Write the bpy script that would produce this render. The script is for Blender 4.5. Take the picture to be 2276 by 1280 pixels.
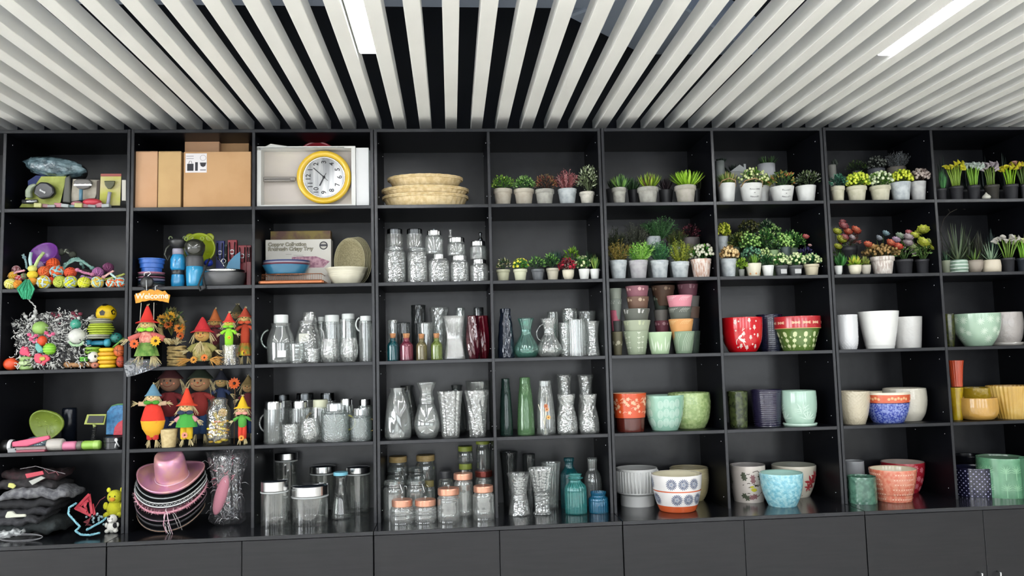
import bpy, math, random
from math import pi, sin, cos, sqrt, exp
from mathutils import Vector, Matrix
random.seed(11)
for o in list(bpy.data.objects): bpy.data.objects.remove(o, do_unlink=True)
SC = bpy.context.scene
COL = SC.collection
# ------------------------------------------------------------------ camera, world, lamps, exposure
F_PX = 1777.59
CAM = Vector((1.5786, -4.0478, 1.5454))
def cam_axes(p=0.0867, y=0.077, r=-0.0251):
    fwd = Vector((sin(y)*cos(p), cos(y)*cos(p), sin(p))); right = Vector((cos(y), -sin(y), 0)); up = right.cross(fwd)
    return right*cos(r)+up*sin(r), up*cos(r)-right*sin(r), fwd
CR, CU, CF = cam_axes()
cd = bpy.data.cameras.new('camera'); co = bpy.data.objects.new('camera', cd); COL.objects.link(co)
m = Matrix((CR, CU, -CF)).transposed().to_4x4(); m.translation = CAM; co.matrix_world = m
cd.sensor_width = 36; cd.lens = F_PX*36/2276; cd.clip_start = 0.05; SC.camera = co
vs = SC.view_settings; vs.view_transform = 'Standard'; vs.look = 'None'; vs.gamma = 1; vs.use_curve_mapping = False
vs.exposure = 0.12
SC.cycles.transparent_max_bounces = 40
SC.cycles.max_bounces = 8
w = bpy.data.worlds.new('daylight'); SC.world = w; w.use_nodes = True
w.node_tree.nodes['Background'].inputs[0].default_value = (0.8, 0.9, 1.0, 1)
w.node_tree.nodes['Background'].inputs[1].default_value = 1.0
def area(name, loc, rot, sx, sy, power, col=(1, 1, 1)):
    l = bpy.data.lights.new(name, 'AREA'); l.shape = 'RECTANGLE'; l.size = sx; l.size_y = sy; l.energy = power; l.color = col
    o = bpy.data.objects.new(name, l); o.location = loc; o.rotation_euler = rot; COL.objects.link(o); return o
# shop windows in the wall behind the camera and on the left: daylight comes in through them
WIN_BACK = [(-2.6, 1.0), (0.2, 1.0), (3.0, 1.0), (5.8, 1.0)]
for i, (x, z) in enumerate(WIN_BACK):
    area('window_daylight', (x+1.1, -8.93, 1.55), (pi/2, 0, 0), 1.5, 1.8, 60, (0.93, 0.97, 1.0))
for i, y in enumerate((-6.6, -3.6)):
    area('window_daylight', (-4.93, y+0.1, 1.55), (pi/2, 0, -pi/2), 2.1, 1.8, 130, (0.95, 0.98, 1.0))
LED_STRENGTH = 74.0
LED_POWER_ROWS = [(-5.35, -3.35), (-2.83, -0.83), (-8.0, -6.0)]

# ------------------------------------------------------------------ projection helpers (photo pixel -> point on a real plane)
def ray(px, py): return CF + CR*((px-1138)/F_PX) - CU*((py-640)/F_PX)
def atY(px, py, Y):
    d = ray(px, py); return CAM + d*((Y-CAM.y)/d.y)
def atZ(px, py, Z):
    d = ray(px, py); return CAM + d*((Z-CAM.z)/d.z)
def proj(P):
    d = Vector(P)-CAM; z = d.dot(CF); return 1138+F_PX*d.dot(CR)/z, 640-F_PX*d.dot(CU)/z

# ------------------------------------------------------------------ materials
ALB = 1.0          # albedo scale of the colours below: goods are sampled from the lit photo, so their paint is a little darker
def lin(h):
    if isinstance(h, tuple): return h+(1,) if len(h) == 3 else h
    h = h.lstrip('#'); c = [int(h[i:i+2], 16)/255 for i in (0, 2, 4)]
    return tuple((v/12.92 if v <= .04045 else ((v+.055)/1.055)**2.4)*ALB for v in c)+(1,)
_M = {}
def M(h, rough=.5, metal=0, h2=None, sc=20, bump=0, bsc=60, spec=.5, coat=0, sub=0, stretch=None, dist=.003, lo=.4, hi=.6):
    k = (h, rough, metal, h2, sc, bump, bsc, spec, coat, sub, stretch, dist, lo, hi)
    if k in _M: return _M[k]
    m = bpy.data.materials.new('mat_%d' % len(_M)); m.use_nodes = True; nt = m.node_tree; b = nt.nodes['Principled BSDF']
    b.inputs['Base Color'].default_value = lin(h); b.inputs['Roughness'].default_value = rough; b.inputs['Metallic'].default_value = metal
    b.inputs['Specular IOR Level'].default_value = spec; b.inputs['Coat Weight'].default_value = coat; b.inputs['Coat Roughness'].default_value = .08
    tc = None
    if h2 or bump:
        tc = nt.nodes.new('ShaderNodeTexCoord'); mp = nt.nodes.new('ShaderNodeMapping'); nt.links.new(tc.outputs['Object'], mp.inputs[0])
        if stretch: mp.inputs['Scale'].default_value = stretch
    if h2:
        n = nt.nodes.new('ShaderNodeTexNoise'); n.inputs['Scale'].default_value = sc; n.inputs['Detail'].default_value = 4
        r = nt.nodes.new('ShaderNodeValToRGB'); r.color_ramp.elements[0].position = lo; r.color_ramp.elements[1].position = hi
        r.color_ramp.elements[0].color = lin(h); r.color_ramp.elements[1].color = lin(h2)
        nt.links.new(mp.outputs[0], n.inputs[0]); nt.links.new(n.outputs[0], r.inputs[0]); nt.links.new(r.outputs[0], b.inputs['Base Color'])
    if bump:
        n = nt.nodes.new('ShaderNodeTexNoise'); n.inputs['Scale'].default_value = bsc; n.inputs['Detail'].default_value = 3
        bp = nt.nodes.new('ShaderNodeBump'); bp.inputs['Strength'].default_value = bump; bp.inputs['Distance'].default_value = dist
        nt.links.new(mp.outputs[0], n.inputs[0]); nt.links.new(n.outputs[0], bp.inputs['Height']); nt.links.new(bp.outputs[0], b.inputs['Normal'])
    _M[k] = m; return m
def GL(h='#f5f6f5', body=.10, rough=.06, edge=.75, base=.10, bump=0, bsc=90):
    """pressed glass: clear tinted transmission, fresnel sheen and a little body scatter"""
    k = ('glass', h, body, rough, edge, base, bump, bsc)
    if k in _M: return _M[k]
    tint = tuple(min(1, v/ALB) for v in lin(h)[:3])+(1,)
    m = bpy.data.materials.new('glass_%d' % len(_M)); m.use_nodes = True; nt = m.node_tree; nt.nodes.clear(); N = nt.nodes.new; Lk = nt.links.new
    out = N('ShaderNodeOutputMaterial'); tr = N('ShaderNodeBsdfTransparent'); gl = N('ShaderNodeBsdfGlossy'); df = N('ShaderNodeBsdfDiffuse')
    tr.inputs[0].default_value = tint; gl.inputs['Roughness'].default_value = rough*.6; gl.inputs[0].default_value = (1, 1, 1, 1)
    df.inputs[0].default_value = tint
    lw = N('ShaderNodeLayerWeight'); lw.inputs[0].default_value = .35
    mr = N('ShaderNodeMapRange'); mr.inputs[3].default_value = base*.4; mr.inputs[4].default_value = edge*.52
    m1 = N('ShaderNodeMixShader'); m2 = N('ShaderNodeMixShader'); m1.inputs[0].default_value = body*(.3 if h > '#b8' else .8)
    Lk(tr.outputs[0], m1.inputs[1]); Lk(df.outputs[0], m1.inputs[2]); Lk(lw.outputs['Facing'], mr.inputs[0]); Lk(mr.outputs[0], m2.inputs[0])
    Lk(m1.outputs[0], m2.inputs[1]); Lk(gl.outputs[0], m2.inputs[2]); Lk(m2.outputs[0], out.inputs[0])
    if bump:
        tc = N('ShaderNodeTexCoord'); n = N('ShaderNodeTexVoronoi'); n.inputs['Scale'].default_value = bsc; bp = N('ShaderNodeBump')
        bp.inputs['Strength'].default_value = bump; bp.inputs['Distance'].default_value = .004
        Lk(tc.outputs['Object'], n.inputs[0]); Lk(n.outputs[0], bp.inputs['Height'])
        for q in (gl, df): Lk(bp.outputs[0], q.inputs['Normal'])
    _M[k] = m; return m
def EM(h, s):
    k = ('em', h, s)
    if k in _M: return _M[k]
    m = bpy.data.materials.new('lamp_%d' % len(_M)); m.use_nodes = True; b = m.node_tree.nodes['Principled BSDF']
    b.inputs['Emission Color'].default_value = lin(h); b.inputs['Emission Strength'].default_value = s; b.inputs['Base Color'].default_value = (.8, .8, .8, 1)
    _M[k] = m; return m

# ------------------------------------------------------------------ mesh builder
class MB:
    def __init__(s): s.v = []; s.f = []; s.m = []; s.sm = []
    def add(s, vs, fs, mi=0, smooth=False):
        o = len(s.v); s.v += [tuple(v) for v in vs]
        for f in fs: s.f.append(tuple(i+o for i in f)); s.m.append(mi); s.sm.append(smooth)
        return s
    def box(s, c, d, mi=0, mat=None, bev=0):
        x, y, z = d[0]/2, d[1]/2, d[2]/2
        if bev:
            b = min(bev, x*.9, y*.9, z*.9); vs = []; 
            for sx in (-1, 1):
                for sy in (-1, 1):
                    for sz in (-1, 1):
                        vs += [Vector((sx*(x-b), sy*(y-b), sz*z)), Vector((sx*(x-b), sy*y, sz*(z-b))), Vector((sx*x, sy*(y-b), sz*(z-b)))]
            def I(sx, sy, sz, k): return ((sx > 0)*4+(sy > 0)*2+(sz > 0))*3+k
            fs = []
            for q in (-1, 1):
                def O(l): return l if q > 0 else l[::-1]
                fs.append(O([I(-1, -1, q, 0), I(1, -1, q, 0), I(1, 1, q, 0), I(-1, 1, q, 0)]))
                fs.append(O([I(1, q, -1, 1), I(-1, q, -1, 1), I(-1, q, 1, 1), I(1, q, 1, 1)]))
                fs.append(O([I(q, -1, -1, 2), I(q, 1, -1, 2), I(q, 1, 1, 2), I(q, -1, 1, 2)]))
            for a in (-1, 1):
                for c2 in (-1, 1):
                    P = a*c2 > 0
                    e = [I(-1, a, c2, 0), I(1, a, c2, 0), I(1, a, c2, 1), I(-1, a, c2, 1)]; fs.append(e if not P else e[::-1])
                    e = [I(a, -1, c2, 0), I(a, 1, c2, 0), I(a, 1, c2, 2), I(a, -1, c2, 2)]; fs.append(e if P else e[::-1])
                    e = [I(a, c2, -1, 1), I(a, c2, 1, 1), I(a, c2, 1, 2), I(a, c2, -1, 2)]; fs.append(e if not P else e[::-1])
            for sx in (-1, 1):
                for sy in (-1, 1):
                    for sz in (-1, 1):
                        e = [I(sx, sy, sz, 0), I(sx, sy, sz, 1), I(sx, sy, sz, 2)]; fs.append(e if sx*sy*sz < 0 else e[::-1])
        else:
            vs = [Vector((sx*x, sy*y, sz*z)) for sz in (-1, 1) for sy in (-1, 1) for sx in (-1, 1)]
            fs = [(0, 2, 3, 1), (4, 5, 7, 6), (0, 1, 5, 4), (2, 6, 7, 3), (0, 4, 6, 2), (1, 3, 7, 5)]
        if mat: vs = [mat @ v for v in vs]
        c = Vector(c); return s.add([v+c for v in vs], fs, mi)
    def lathe(s, pr, n=32, mi=0, mod=None, mat=None, sy=1.0, smooth=True, mf=None):
        """pr: list of (r,z). mod(theta,z,r)->r. mf(i)->material of ring i"""
        vs = []; rows = []
        for r, z in pr:
            if abs(r) < 1e-7: rows.append([len(vs)]); vs.append(Vector((0, 0, z))); continue
            row = []
            for k in range(n):
                t = 2*pi*k/n; rr = mod(t, z, r) if mod else r
                row.append(len(vs)); vs.append(Vector((rr*cos(t), rr*sin(t)*sy, z)))
            rows.append(row)
        if mat: vs = [mat @ v for v in vs]
        for i in range(len(rows)-1):
            a, b = rows[i], rows[i+1]; fs = []
            for k in range(n):
                k2 = (k+1) % n
                if len(a) == 1 and len(b) == 1: continue
                if len(a) == 1: fs.append((a[0], b[k2], b[k]))
                elif len(b) == 1: fs.append((a[k], a[k2], b[0]))
                else: fs.append((a[k], a[k2], b[k2], b[k]))
            o = len(s.v)
            for f in fs: s.f.append(tuple(j+o for j in f)); s.m.append(mf(i) if mf else mi); s.sm.append(smooth)
        s.v += [tuple(v) for v in vs]; return s
    def ell(s, c, r, n=14, mi=0, mat=None, mod=None):
        k = n//2; pr = [(sin(pi*i/k), -cos(pi*i/k)) for i in range(k+1)]; pr[0] = (0, -1); pr[-1] = (0, 1)
        S = Matrix.Diagonal((r[0], r[1], r[2], 1)); T = Matrix.Translation(Vector(c)) @ (mat.to_4x4() if mat else Matrix()) @ S
        return s.lathe(pr, n, mi, mod, T)
    def tube(s, pts, r, n=6, mi=0, cap=True, closed=False):
        pts = [Vector(p) for p in pts]; L = len(pts); vs = []; up = None
        for i, p in enumerate(pts):
            if closed: t = pts[(i+1) % L]-pts[i-1]
            else: t = pts[min(i+1, L-1)]-pts[max(i-1, 0)]
            if t.length < 1e-9: t = Vector((0, 0, 1))
            t.normalize()
            if up is None:
                up = Vector((0, 0, 1)) if abs(t.z) < .9 else Vector((1, 0, 0))
            a = t.cross(up)
            if a.length < 1e-6: a = t.cross(Vector((1, 0, .3)))
            a.normalize(); b = a.cross(t); b.normalize(); up = b
            rr = r(i/(L-1)) if callable(r) else r
            for k in range(n): th = 2*pi*k/n; vs.append(p+a*rr*cos(th)+b*rr*sin(th))
        fs = []
        for i in range(L if closed else L-1):
            j = (i+1) % L
            for k in range(n): k2 = (k+1) % n; fs.append((i*n+k, j*n+k, j*n+k2, i*n+k2))
        if cap and not closed: fs += [tuple(range(n)), tuple(range((L-1)*n, L*n))[::-1]]
        return s.add(vs, fs, mi, True)
    def leaf(s, p, d, nrm, L, W, mi=0, fold=.25, seg=2, curl=0, thick=False):
        """leaf blade from p along d, width W"""
        d = Vector(d).normalized(); nrm = Vector(nrm); sd = d.cross(nrm)
        if sd.length < 1e-5: sd = d.cross(Vector((.3, 1, .1)))
        sd.normalize(); up = sd.cross(d); p = Vector(p); vs = [p]; 
        ts = [.45] if seg == 2 else [.25, .6]
        for t in ts:
            c = p+d*L*t-up*curl*L*t*t; ww = W*.5
            vs += [c+sd*ww+up*W*fold, c, c-sd*ww+up*W*fold]
        vs.append(p+d*L-up*curl*L)
        if seg == 2: fs = [(0, 1, 2), (0, 2, 3), (1, 4, 2), (2, 4, 3)]
        else: fs = [(0, 1, 2), (0, 2, 3), (1, 4, 5, 2), (2, 5, 6, 3), (4, 7, 5), (5, 7, 6)]
        return s.add(vs, fs, mi, False)
    def build(s, name, mats, parent=None, loc=None, rot=None):
        me = bpy.data.meshes.new(name); me.from_pydata(s.v, [], s.f)
        if not isinstance(mats, (list, tuple)): mats = [mats]
        for q in mats: me.materials.append(q)
        me.polygons.foreach_set('material_index', s.m); me.polygons.foreach_set('use_smooth', s.sm); me.update()
        o = bpy.data.objects.new(name, me); COL.objects.link(o)
        if parent is not None: o.parent = parent
        if loc is not None: o.location = loc
        if rot is not None: o.rotation_euler = rot
        return o
ROWN = ['top row', 'second row', 'third row', 'fourth row', 'bottom row']
COLN = ['first', 'second', 'third', 'fourth', 'fifth', 'sixth', 'seventh', 'eighth', 'ninth']
CELL = [0, 0]
def cell(c, r): CELL[0] = c; CELL[1] = r
def where(): return ', %s cubby of %s' % (COLN[CELL[0]], ROWN[CELL[1]])
def tag(o, label, cat, group=None, kind=None, loc=True):
    o['label'] = label+(where() if loc else ''); o['category'] = cat
    if group: o['group'] = group
    if kind: o['kind'] = kind
    return o
def thing(name, label, cat, loc, rz=0, group=None, rot=None, w=True):
    o = bpy.data.objects.new(name, None); COL.objects.link(o); o.location = loc; o.rotation_euler = rot or (0, 0, rz); o.empty_display_size = .02
    return tag(o, label, cat, group, loc=w)
def stuff(o): o['kind'] = 'stuff'; return o
def struct(o): o['kind'] = 'structure'; return o
def cat_rom(pts, m):
    """smooth resample of a profile"""
    P = [pts[0]]+list(pts)+[pts[-1]]; out = []
    n = len(pts)-1
    for i in range(m+1):
        u = i/m*n; k = min(int(u), n-1); t = u-k; a, b, c, d = P[k], P[k+1], P[k+2], P[k+3]
        out.append(tuple(.5*((2*b[j])+(-a[j]+c[j])*t+(2*a[j]-5*b[j]+4*c[j]-d[j])*t*t+(-a[j]+3*b[j]-3*c[j]+d[j])*t**3) for j in (0, 1)))
    return out

# ------------------------------------------------------------------ the room
XW0, XW1, YB, ZC = -5.0, 9.0, -9.0, 3.75
def quadbox(name, c, d, mt, parent=None): return MB().box(c, d).build(name, mt, parent)
floor = struct(quadbox('floor', (2, -4.3, -.05), (14.2, 9.6, .1), M('#ebe9e4', .4, h2='#e2dfd8', sc=3)))
PL = M('#8a8985', .8)
struct(quadbox('wall_right', (9.05, -4.3, 1.9), (.1, 9.6, 3.9), PL))
dark = M('#15181d', .8)
ceil = struct(quadbox('ceiling', (2, -4.3, 3.95), (14.2, 9.6, .1), M('#8797b8', .7)))
struct(quadbox('wall_front', (2, .5, 1.9), (14.2, .12, 3.9), dark))
# back wall with four shop windows, left wall with two
mb = MB(); xs = [-5.0]+[v for x, z in WIN_BACK for v in (x, x+2.2)]+[9.0]
for a, b in zip(xs[::2], xs[1::2]): mb.box(((a+b)/2, -9.05, 1.9), (b-a, .1, 3.9))
for x, z in WIN_BACK: mb.box((x+1.1, -9.05, .225), (2.2, .1, .55)); mb.box((x+1.1, -9.05, 3.25), (2.2, .1, 1.2))
struct(mb.build('wall_back', PL))
mb = MB()
for a, b in ((-9.1, -7.7), (-5.3, -4.7), (-2.3, .52)): mb.box((-5.05, (a+b)/2, 1.9), (.1, b-a, 3.9))
for y in (-6.5, -3.5): mb.box((-5.05, y, .25), (.1, 2.4, .6)); mb.box((-5.05, y, 3.2), (.1, 2.4, 1.3))
struct(mb.build('wall_left', PL))
FR = M('#2a2c30', .4)
for i, (x, z) in enumerate(WIN_BACK):
    mb = MB()
    for dx in (0.03, 1.1, 2.17): mb.box((x+dx, -9.0, 1.575), (.06, .08, 2.15))
    for zz in (.53, 2.62): mb.box((x+1.1, -9.0, zz), (2.2, .08, .06))
    struct(mb.build('window_%d' % (i+1), FR))
for i, y in enumerate((-6.5, -3.5)):
    mb = MB()
    for dy in (-1.17, 0, 1.17): mb.box((-5.0, y+dy, 1.55), (.08, .06, 2.0))
    for zz in (.58, 2.52): mb.box((-5.0, y, zz), (.08, 2.4, .06))
    struct(mb.build('window_%d' % (i+5), FR))
# plenum above the slats: black ceiling with ducts
DU = M('#a9b4c4', .5)
A_ = atZ(1262, 20, 3.32); d1 = MB().box((.9, A_.y-.3, 3.45), (2.9, .6, .26), bev=.01).build('air_duct', DU); tag(d1, 'grey rectangular air duct running level above the middle ceiling slats', 'duct', loc=False)
A_ = atZ(1250, 40, 3.30); B_ = atZ(1530, 180, 3.30); u_ = (B_-A_).normalized(); n_ = Vector((u_.y, -u_.x, 0)); n_ = n_ if n_.y < 0 else -n_
c_ = (A_+B_)/2+u_*.5+n_*.26+Vector((0, 0, .12)); d2 = MB().box((0, 0, 0), ((B_-A_).length+1.0, .5, .24), bev=.01).build('air_duct', DU, loc=c_+Vector((.02, 0, .0)), rot=(0, 0, math.atan2(u_.y, u_.x))); tag(d2, 'grey air duct running slantwise above the right ceiling slats', 'duct', loc=False)
for i, (x, y0, y1) in enumerate(((.62, -1.2, -.3), (2.05, -1.3, -.2), (2.22, -.9, -.85))):
    if i < 2:
        c = MB().tube([(x, y0, 3.45), (x+.03, y0+.3, 3.38), (x+.1, y1-.3, 3.4), (x+.08, y1, 3.46)], .006, 5).build('ceiling_cable', M('#3a3f49', .6))
        tag(c, ['thin grey cable looped above the slats left of the lamp', 'thin grey cable above the middle slats'][i], 'cable', loc=False)
# slats: every one an object of its own under the ceiling
SLW, SLP, SLZ = .0617, .1377, 2.72+.077
SLM = M('#efeee8', .45, h2='#e9e8e2', sc=2)
sm = MB().box((0, 0, .035), (SLW, 9.2, .07), bev=.002).build('slat', SLM, ceil)
first = True
for k in range(-40, 51):
    xr = 1.6287+k*SLP
    if xr > 8.9: break
    o = sm if first else sm.copy()
    if not first: COL.objects.link(o)
    first = False; o.parent = ceil; o.location = (xr-SLW/2, -4.3+.02, SLZ)
# linear lamps in the gaps between slats
LM = EM('#fbfdff', LED_STRENGTH); LH = M('#d8d8d6', .4)
def led(x0, y0, y1, label):
    t = thing('linear_lamp', label, 'lamp', (x0+SLP/2-SLW/2+.0071, (y0+y1)/2, SLZ), group='linear lamps between the ceiling slats', w=False)
    L = y1-y0; mb = MB(); wd = SLP-SLW-.002
    mb.box((-wd/2+.003, 0, .035), (.006, L, .06)); mb.box((wd/2-.003, 0, .035), (.006, L, .06)); mb.box((0, 0, .062), (wd, L, .006))
    for q in (-1, 1): mb.box((0, q*(L/2-.003), .035), (wd, .006, .06))
    mb.build('housing', LH, t); MB().box((0, 0, .006), (wd-.012, L-.012, .006)).build('diffuser', LM, t)
for y0, y1 in LED_POWER_ROWS:
    for i, k in enumerate((-35, -19, -3, 13, 29, 45)):
        nm = 'long white linear ceiling lamp'
        if y1 == -.83 and k == -3: lb = 'bright linear lamp between slats above the yellow clock cubby'
        elif y1 == -.83 and k == 13: lb = 'bright linear lamp between slats at the upper right'
        else: lb = 'linear ceiling lamp further back in the shop, out of view'
        led(1.6287+k*SLP, y0, y1, lb)

ALB = .76
# ------------------------------------------------------------------ bookcases
Z0 = 2.72
SZ = [Z0, Z0-.3954, Z0-.7907, Z0-1.1854, Z0-1.5785]   # shelf centre heights
TH = .018; CT = .755                                    # board thickness, counter height
TOP = [SZ[1]+TH/2, SZ[2]+TH/2, SZ[3]+TH/2, SZ[4]+TH/2, CT]
DEP = .42
BLK = M('#0b0c10', .36, h2='#0f1015', sc=8, stretch=(30, 30, 1), bump=.06, bsc=25, spec=.1, dist=.001)
EDG = M('#1f2024', .3, h2='#2a2b2f', sc=6, spec=.4, bump=.15, bsc=30)
BKP = M('#060709', .4, h2='#0a0a0e', sc=9, stretch=(34, 34, 1), bump=.05, bsc=22, spec=.02, dist=.001)
DOR = M('#19191c', .36, h2='#1d1d20', sc=5, stretch=(1, 1, 12), bump=.2, bsc=18, spec=.35, dist=.001)
PIN = M('#b9bcc0', .25, 1.0)
UX = [-1.2, 0, 1.2, 2.3756, 3.5753, 4.78]; MX = [-.6016, .6005, 1.7873, 2.9696, 4.1798]
UN = ['leftmost', 'second', 'middle', 'fourth', 'rightmost']
def board(name, c, d, par, mt=BLK):
    """board with an edge banding strip on the front"""
    mb = MB(); mb.box(c, d); y = c[1]-d[1]/2
    if d[0] < d[2]: mb.box((c[0], y-.0006, c[2]), (d[0]-.003, .0012, d[2]), 1)
    else: mb.box((c[0], y-.0006, c[2]), (d[0], .0012, d[2]-.003), 1)
    return mb.build(name, [mt, EDG], par)
pin0 = None
CELLX = []
for u in range(5):
    x0, x1 = UX[u]+.0015, UX[u+1]-.0015; xm = MX[u]
    t = thing('bookcase', 'black wood-grain open bookcase with two by five cubbies, %s of the five' % UN[u], 'bookcase', (0, 0, 0), group='black bookcases along the wall', w=False)
    zc = (CT+Z0+TH/2)/2; hh = Z0+TH/2-CT
    board('side_panel', (x0+.008, DEP/2, zc), (.016, DEP, hh), t); board('side_panel', (x1-.008, DEP/2, zc), (.016, DEP, hh), t)
    board('divider', (xm, DEP/2, zc-TH/2), (.016, DEP, hh-TH), t)
    board('top_panel', ((x0+x1)/2, DEP/2, Z0), (x1-x0-.032, DEP, TH), t)
    board('back_panel', ((x0+x1)/2, DEP+.004, zc), (x1-x0, .008, hh), t, BKP)
    for s in (1, 2, 3, 4):
        for a, b in ((x0+.016, xm-.008), (xm+.008, x1-.016)):
            board('shelf', ((a+b)/2, DEP/2, SZ[s]), (b-a, DEP, TH), t)
    for a, b in ((x0+.016, xm-.008), (xm+.008, x1-.016)):
        CELLX.append((a, b))
        for zi in range(5):
            zb = TOP[zi]; zt = (SZ[zi]-TH/2)
            for sx, rr in ((a, 1), (b, -1)):
                for yy in (.05, .32):
                    for zz in (zt-.045, zb+.05):
                        if pin0 is None: pin0 = MB().tube([(0, 0, 0), (.004, 0, 0)], .0035, 8).build('shelf_pin', PIN, t); o = pin0
                        else: o = pin0.copy(); COL.objects.link(o); o.parent = t
                        o.location = (sx+(.0003 if rr > 0 else -.0043), yy, zz)
    # base cabinet, deeper than the bookcase
    c = thing('base_cabinet', 'low black base cabinet with two doors under the %s bookcase' % UN[u], 'cabinet', (0, 0, 0), group='base cabinets under the bookcases', w=False)
    MB().box(((x0+x1)/2, .11, .4), (x1-x0, .58, .66)).build('body', BLK, c)
    MB().box(((x0+x1)/2, .1, .035), (x1-x0-.02, .46, .07)).build('plinth', BLK, c)
    mb = MB(); mb.box(((x0+x1)/2, .11, CT-.009), (x1-x0, .62, .018), bev=.001); mb.box(((x0+x1)/2, -.2006, CT-.009), (x1-x0-.002, .0012, .014), 1)
    mb.build('worktop', [M('#101115', .16, h2='#15161a', sc=8, stretch=(3, 30, 30), bump=.12, bsc=20, spec=.6, dist=.001), EDG], c)
    for a, b, hx in ((x0+.001, xm-.0012, xm-.045), (xm+.0012, x1-.001, xm+.05)):
        d = MB().box(((a+b)/2, -.191, .405), (b-a, .018, .66), bev=.0015).build('door', DOR, c)
        h = MB(); h.tube([(hx, -.2, .44), (hx, -.226, .44), (hx, -.226, .30), (hx, -.2, .30)], .005, 8)
        h.build('handle', M('#d5d6d8', .2, 1.0), d)

# ------------------------------------------------------------------ placing
def P(x0, x1, yt, d=.09, zb=None, flat=False):
    """thing standing on the cell's shelf: photo columns x0..x1, top at row yt, centre d behind the shelf edge -> x, y, z, radius, height"""
    z0 = TOP[CELL[1]] if zb is None else zb
    xm = (x0+x1)/2; X = atY(xm, yt, d).x; yb = proj((X, d, z0))[1]; ym = (yt+yb)/2
    X = atY(xm, ym, d).x; R = (atY(x1, ym, d).x-atY(x0, ym, d).x)/2
    a_, b_ = CELLX[CELL[0]+1]
    for ov, sg in ((X+R-(b_-.003), -1), (a_+.003-(X-R), 1)):
        if 0 < ov < .08: R -= ov/2; X += sg*ov/2
    if flat: Yr = d
    else: Yr = d-R if yt < 840 else d+R*.9
    H = atY(xm, yt, Yr).z-z0
    return X, d, z0, R, H
def Q(x0, x1, yt, yb, zb=None, rb=.8, flat=False):
    """same, but the depth comes from the foot of the thing at row yb on a surface seen from above"""
    z0 = TOP[CELL[1]] if zb is None else zb
    xm = (x0+x1)/2; p = atZ(xm, yb, z0); R = (atY(x1, yb, p.y).x-atY(x0, yb, p.y).x)/2
    return P(x0, x1, yt, min(p.y+R*rb, DEP-R-.004), zb, flat)
# ------------------------------------------------------------------ vessels
def hollow(pr, R, H, t=.004, m=20, smooth=True, tb=None, m2=None):
    out = cat_rom(pr, m) if smooth else list(pr)
    out = [(max(r, .001)*R, z*H) for r, z in out]; tb = tb or max(t*1.3, .004)
    inn = [(max(r-t, .0015), z) for r, z in out[::-1] if z > tb]
    inn[0] = (inn[0][0], inn[0][1]-.0003)
    return [(0, 0)]+out+inn+[(0, tb)]
def rfun(pr, R, H, smooth=True):
    out = cat_rom(pr, 40) if smooth else list(pr); out = [(r*R, z*H) for r, z in out]
    def f(z):
        for (r0, z0), (r1, z1) in zip(out, out[1:]):
            if z0 <= z <= z1 and z1 > z0: return r0+(r1-r0)*(z-z0)/(z1-z0)
        return out[-1][0] if z > out[-1][1] else out[0][0]
    return f
def flute(n, a, p=1): return lambda t, z, r: r+a*(abs(cos(n*t/2))**p*2-1)
def twist(n, a, k): return lambda t, z, r: r+a*cos(n*t+k*z)
def hammer(n, a, kz): return lambda t, z, r: r+a*cos(n*t)*cos(kz*z) if r > .01 else r
def rings(a, kz): return lambda t, z, r: r+a*cos(kz*z)
def cut(n, a, kz): return lambda t, z, r: r+a*(abs(sin(n*t/2+kz*z))+abs(sin(n*t/2-kz*z))-1) if r > .008 else r
def facet(n, a): return lambda t, z, r: r-a*(abs(sin(n*t/2)))
def combo(*fs):
    def g(t, z, r):
        q = r
        for f in fs: q += f(t, z, r)-r
        return q
    return g
def zlim(f, z0, z1):
    return lambda t, z, r: f(t, z, r) if z0 < z < z1 else r
PR = dict(
 cyl=[(.94, 0), (1, .03), (1, .97), (.98, 1)],
 tumbler=[(.8, 0), (.84, .04), (.92, .5), (1, 1)],
 flare=[(.62, 0), (.66, .04), (.74, .4), (.86, .75), (1, 1)],
 cone=[(.55, 0), (.6, .03), (1, 1)],
 pot=[(.68, 0), (.72, .03), (.94, .78), (.94, .8), (1, .81), (1, .97), (.99, 1)],
 bowlpot=[(.62, 0), (.66, .02), (.84, .3), (.95, .6), (.99, .85), (1, .96), (.98, 1)],
 roundpot=[(.66, 0), (.72, .03), (.9, .25), (1, .6), (.99, .9), (.97, 1)],
 gourd=[(.72, 0), (.95, .06), (1, .2), (.9, .5), (.6, .82), (.52, .92), (.62, 1)],
 hour=[(.86, 0), (.9, .05), (.7, .4), (.68, .55), (.85, .9), (1, 1)],
 bulb=[(.55, 0), (.8, .06), (1, .22), (.92, .36), (.5, .52), (.42, .62), (.46, .8), (.62, 1)],
 btl=[(.95, 0), (1, .04), (1, .6), (.9, .7), (.5, .82), (.46, .92), (.55, .94), (.55, 1)],
 tall=[(.95, 0), (1, .04), (.95, .35), (.78, .7), (.62, .88), (.6, 1)],
 egg=[(.6, 0), (.66, .03), (.93, .25), (1, .5), (.9, .8), (.8, 1)],
 jug=[(.85, 0), (.95, .04), (1, .35), (.98, .6), (.72, .86), (.66, .92), (.72, 1)],
 jar=[(.9, 0), (1, .05), (1, .82), (.9, .93), (.84, .96), (.84, 1)],
 stopper=[(.8, 0), (.95, .05), (1, .35), (.96, .5), (.7, .58), (.62, .66), (.8, .74), (.84, .84), (.7, 1)],
 hat=[(1, 0), (.9, 0.02)])
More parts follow.
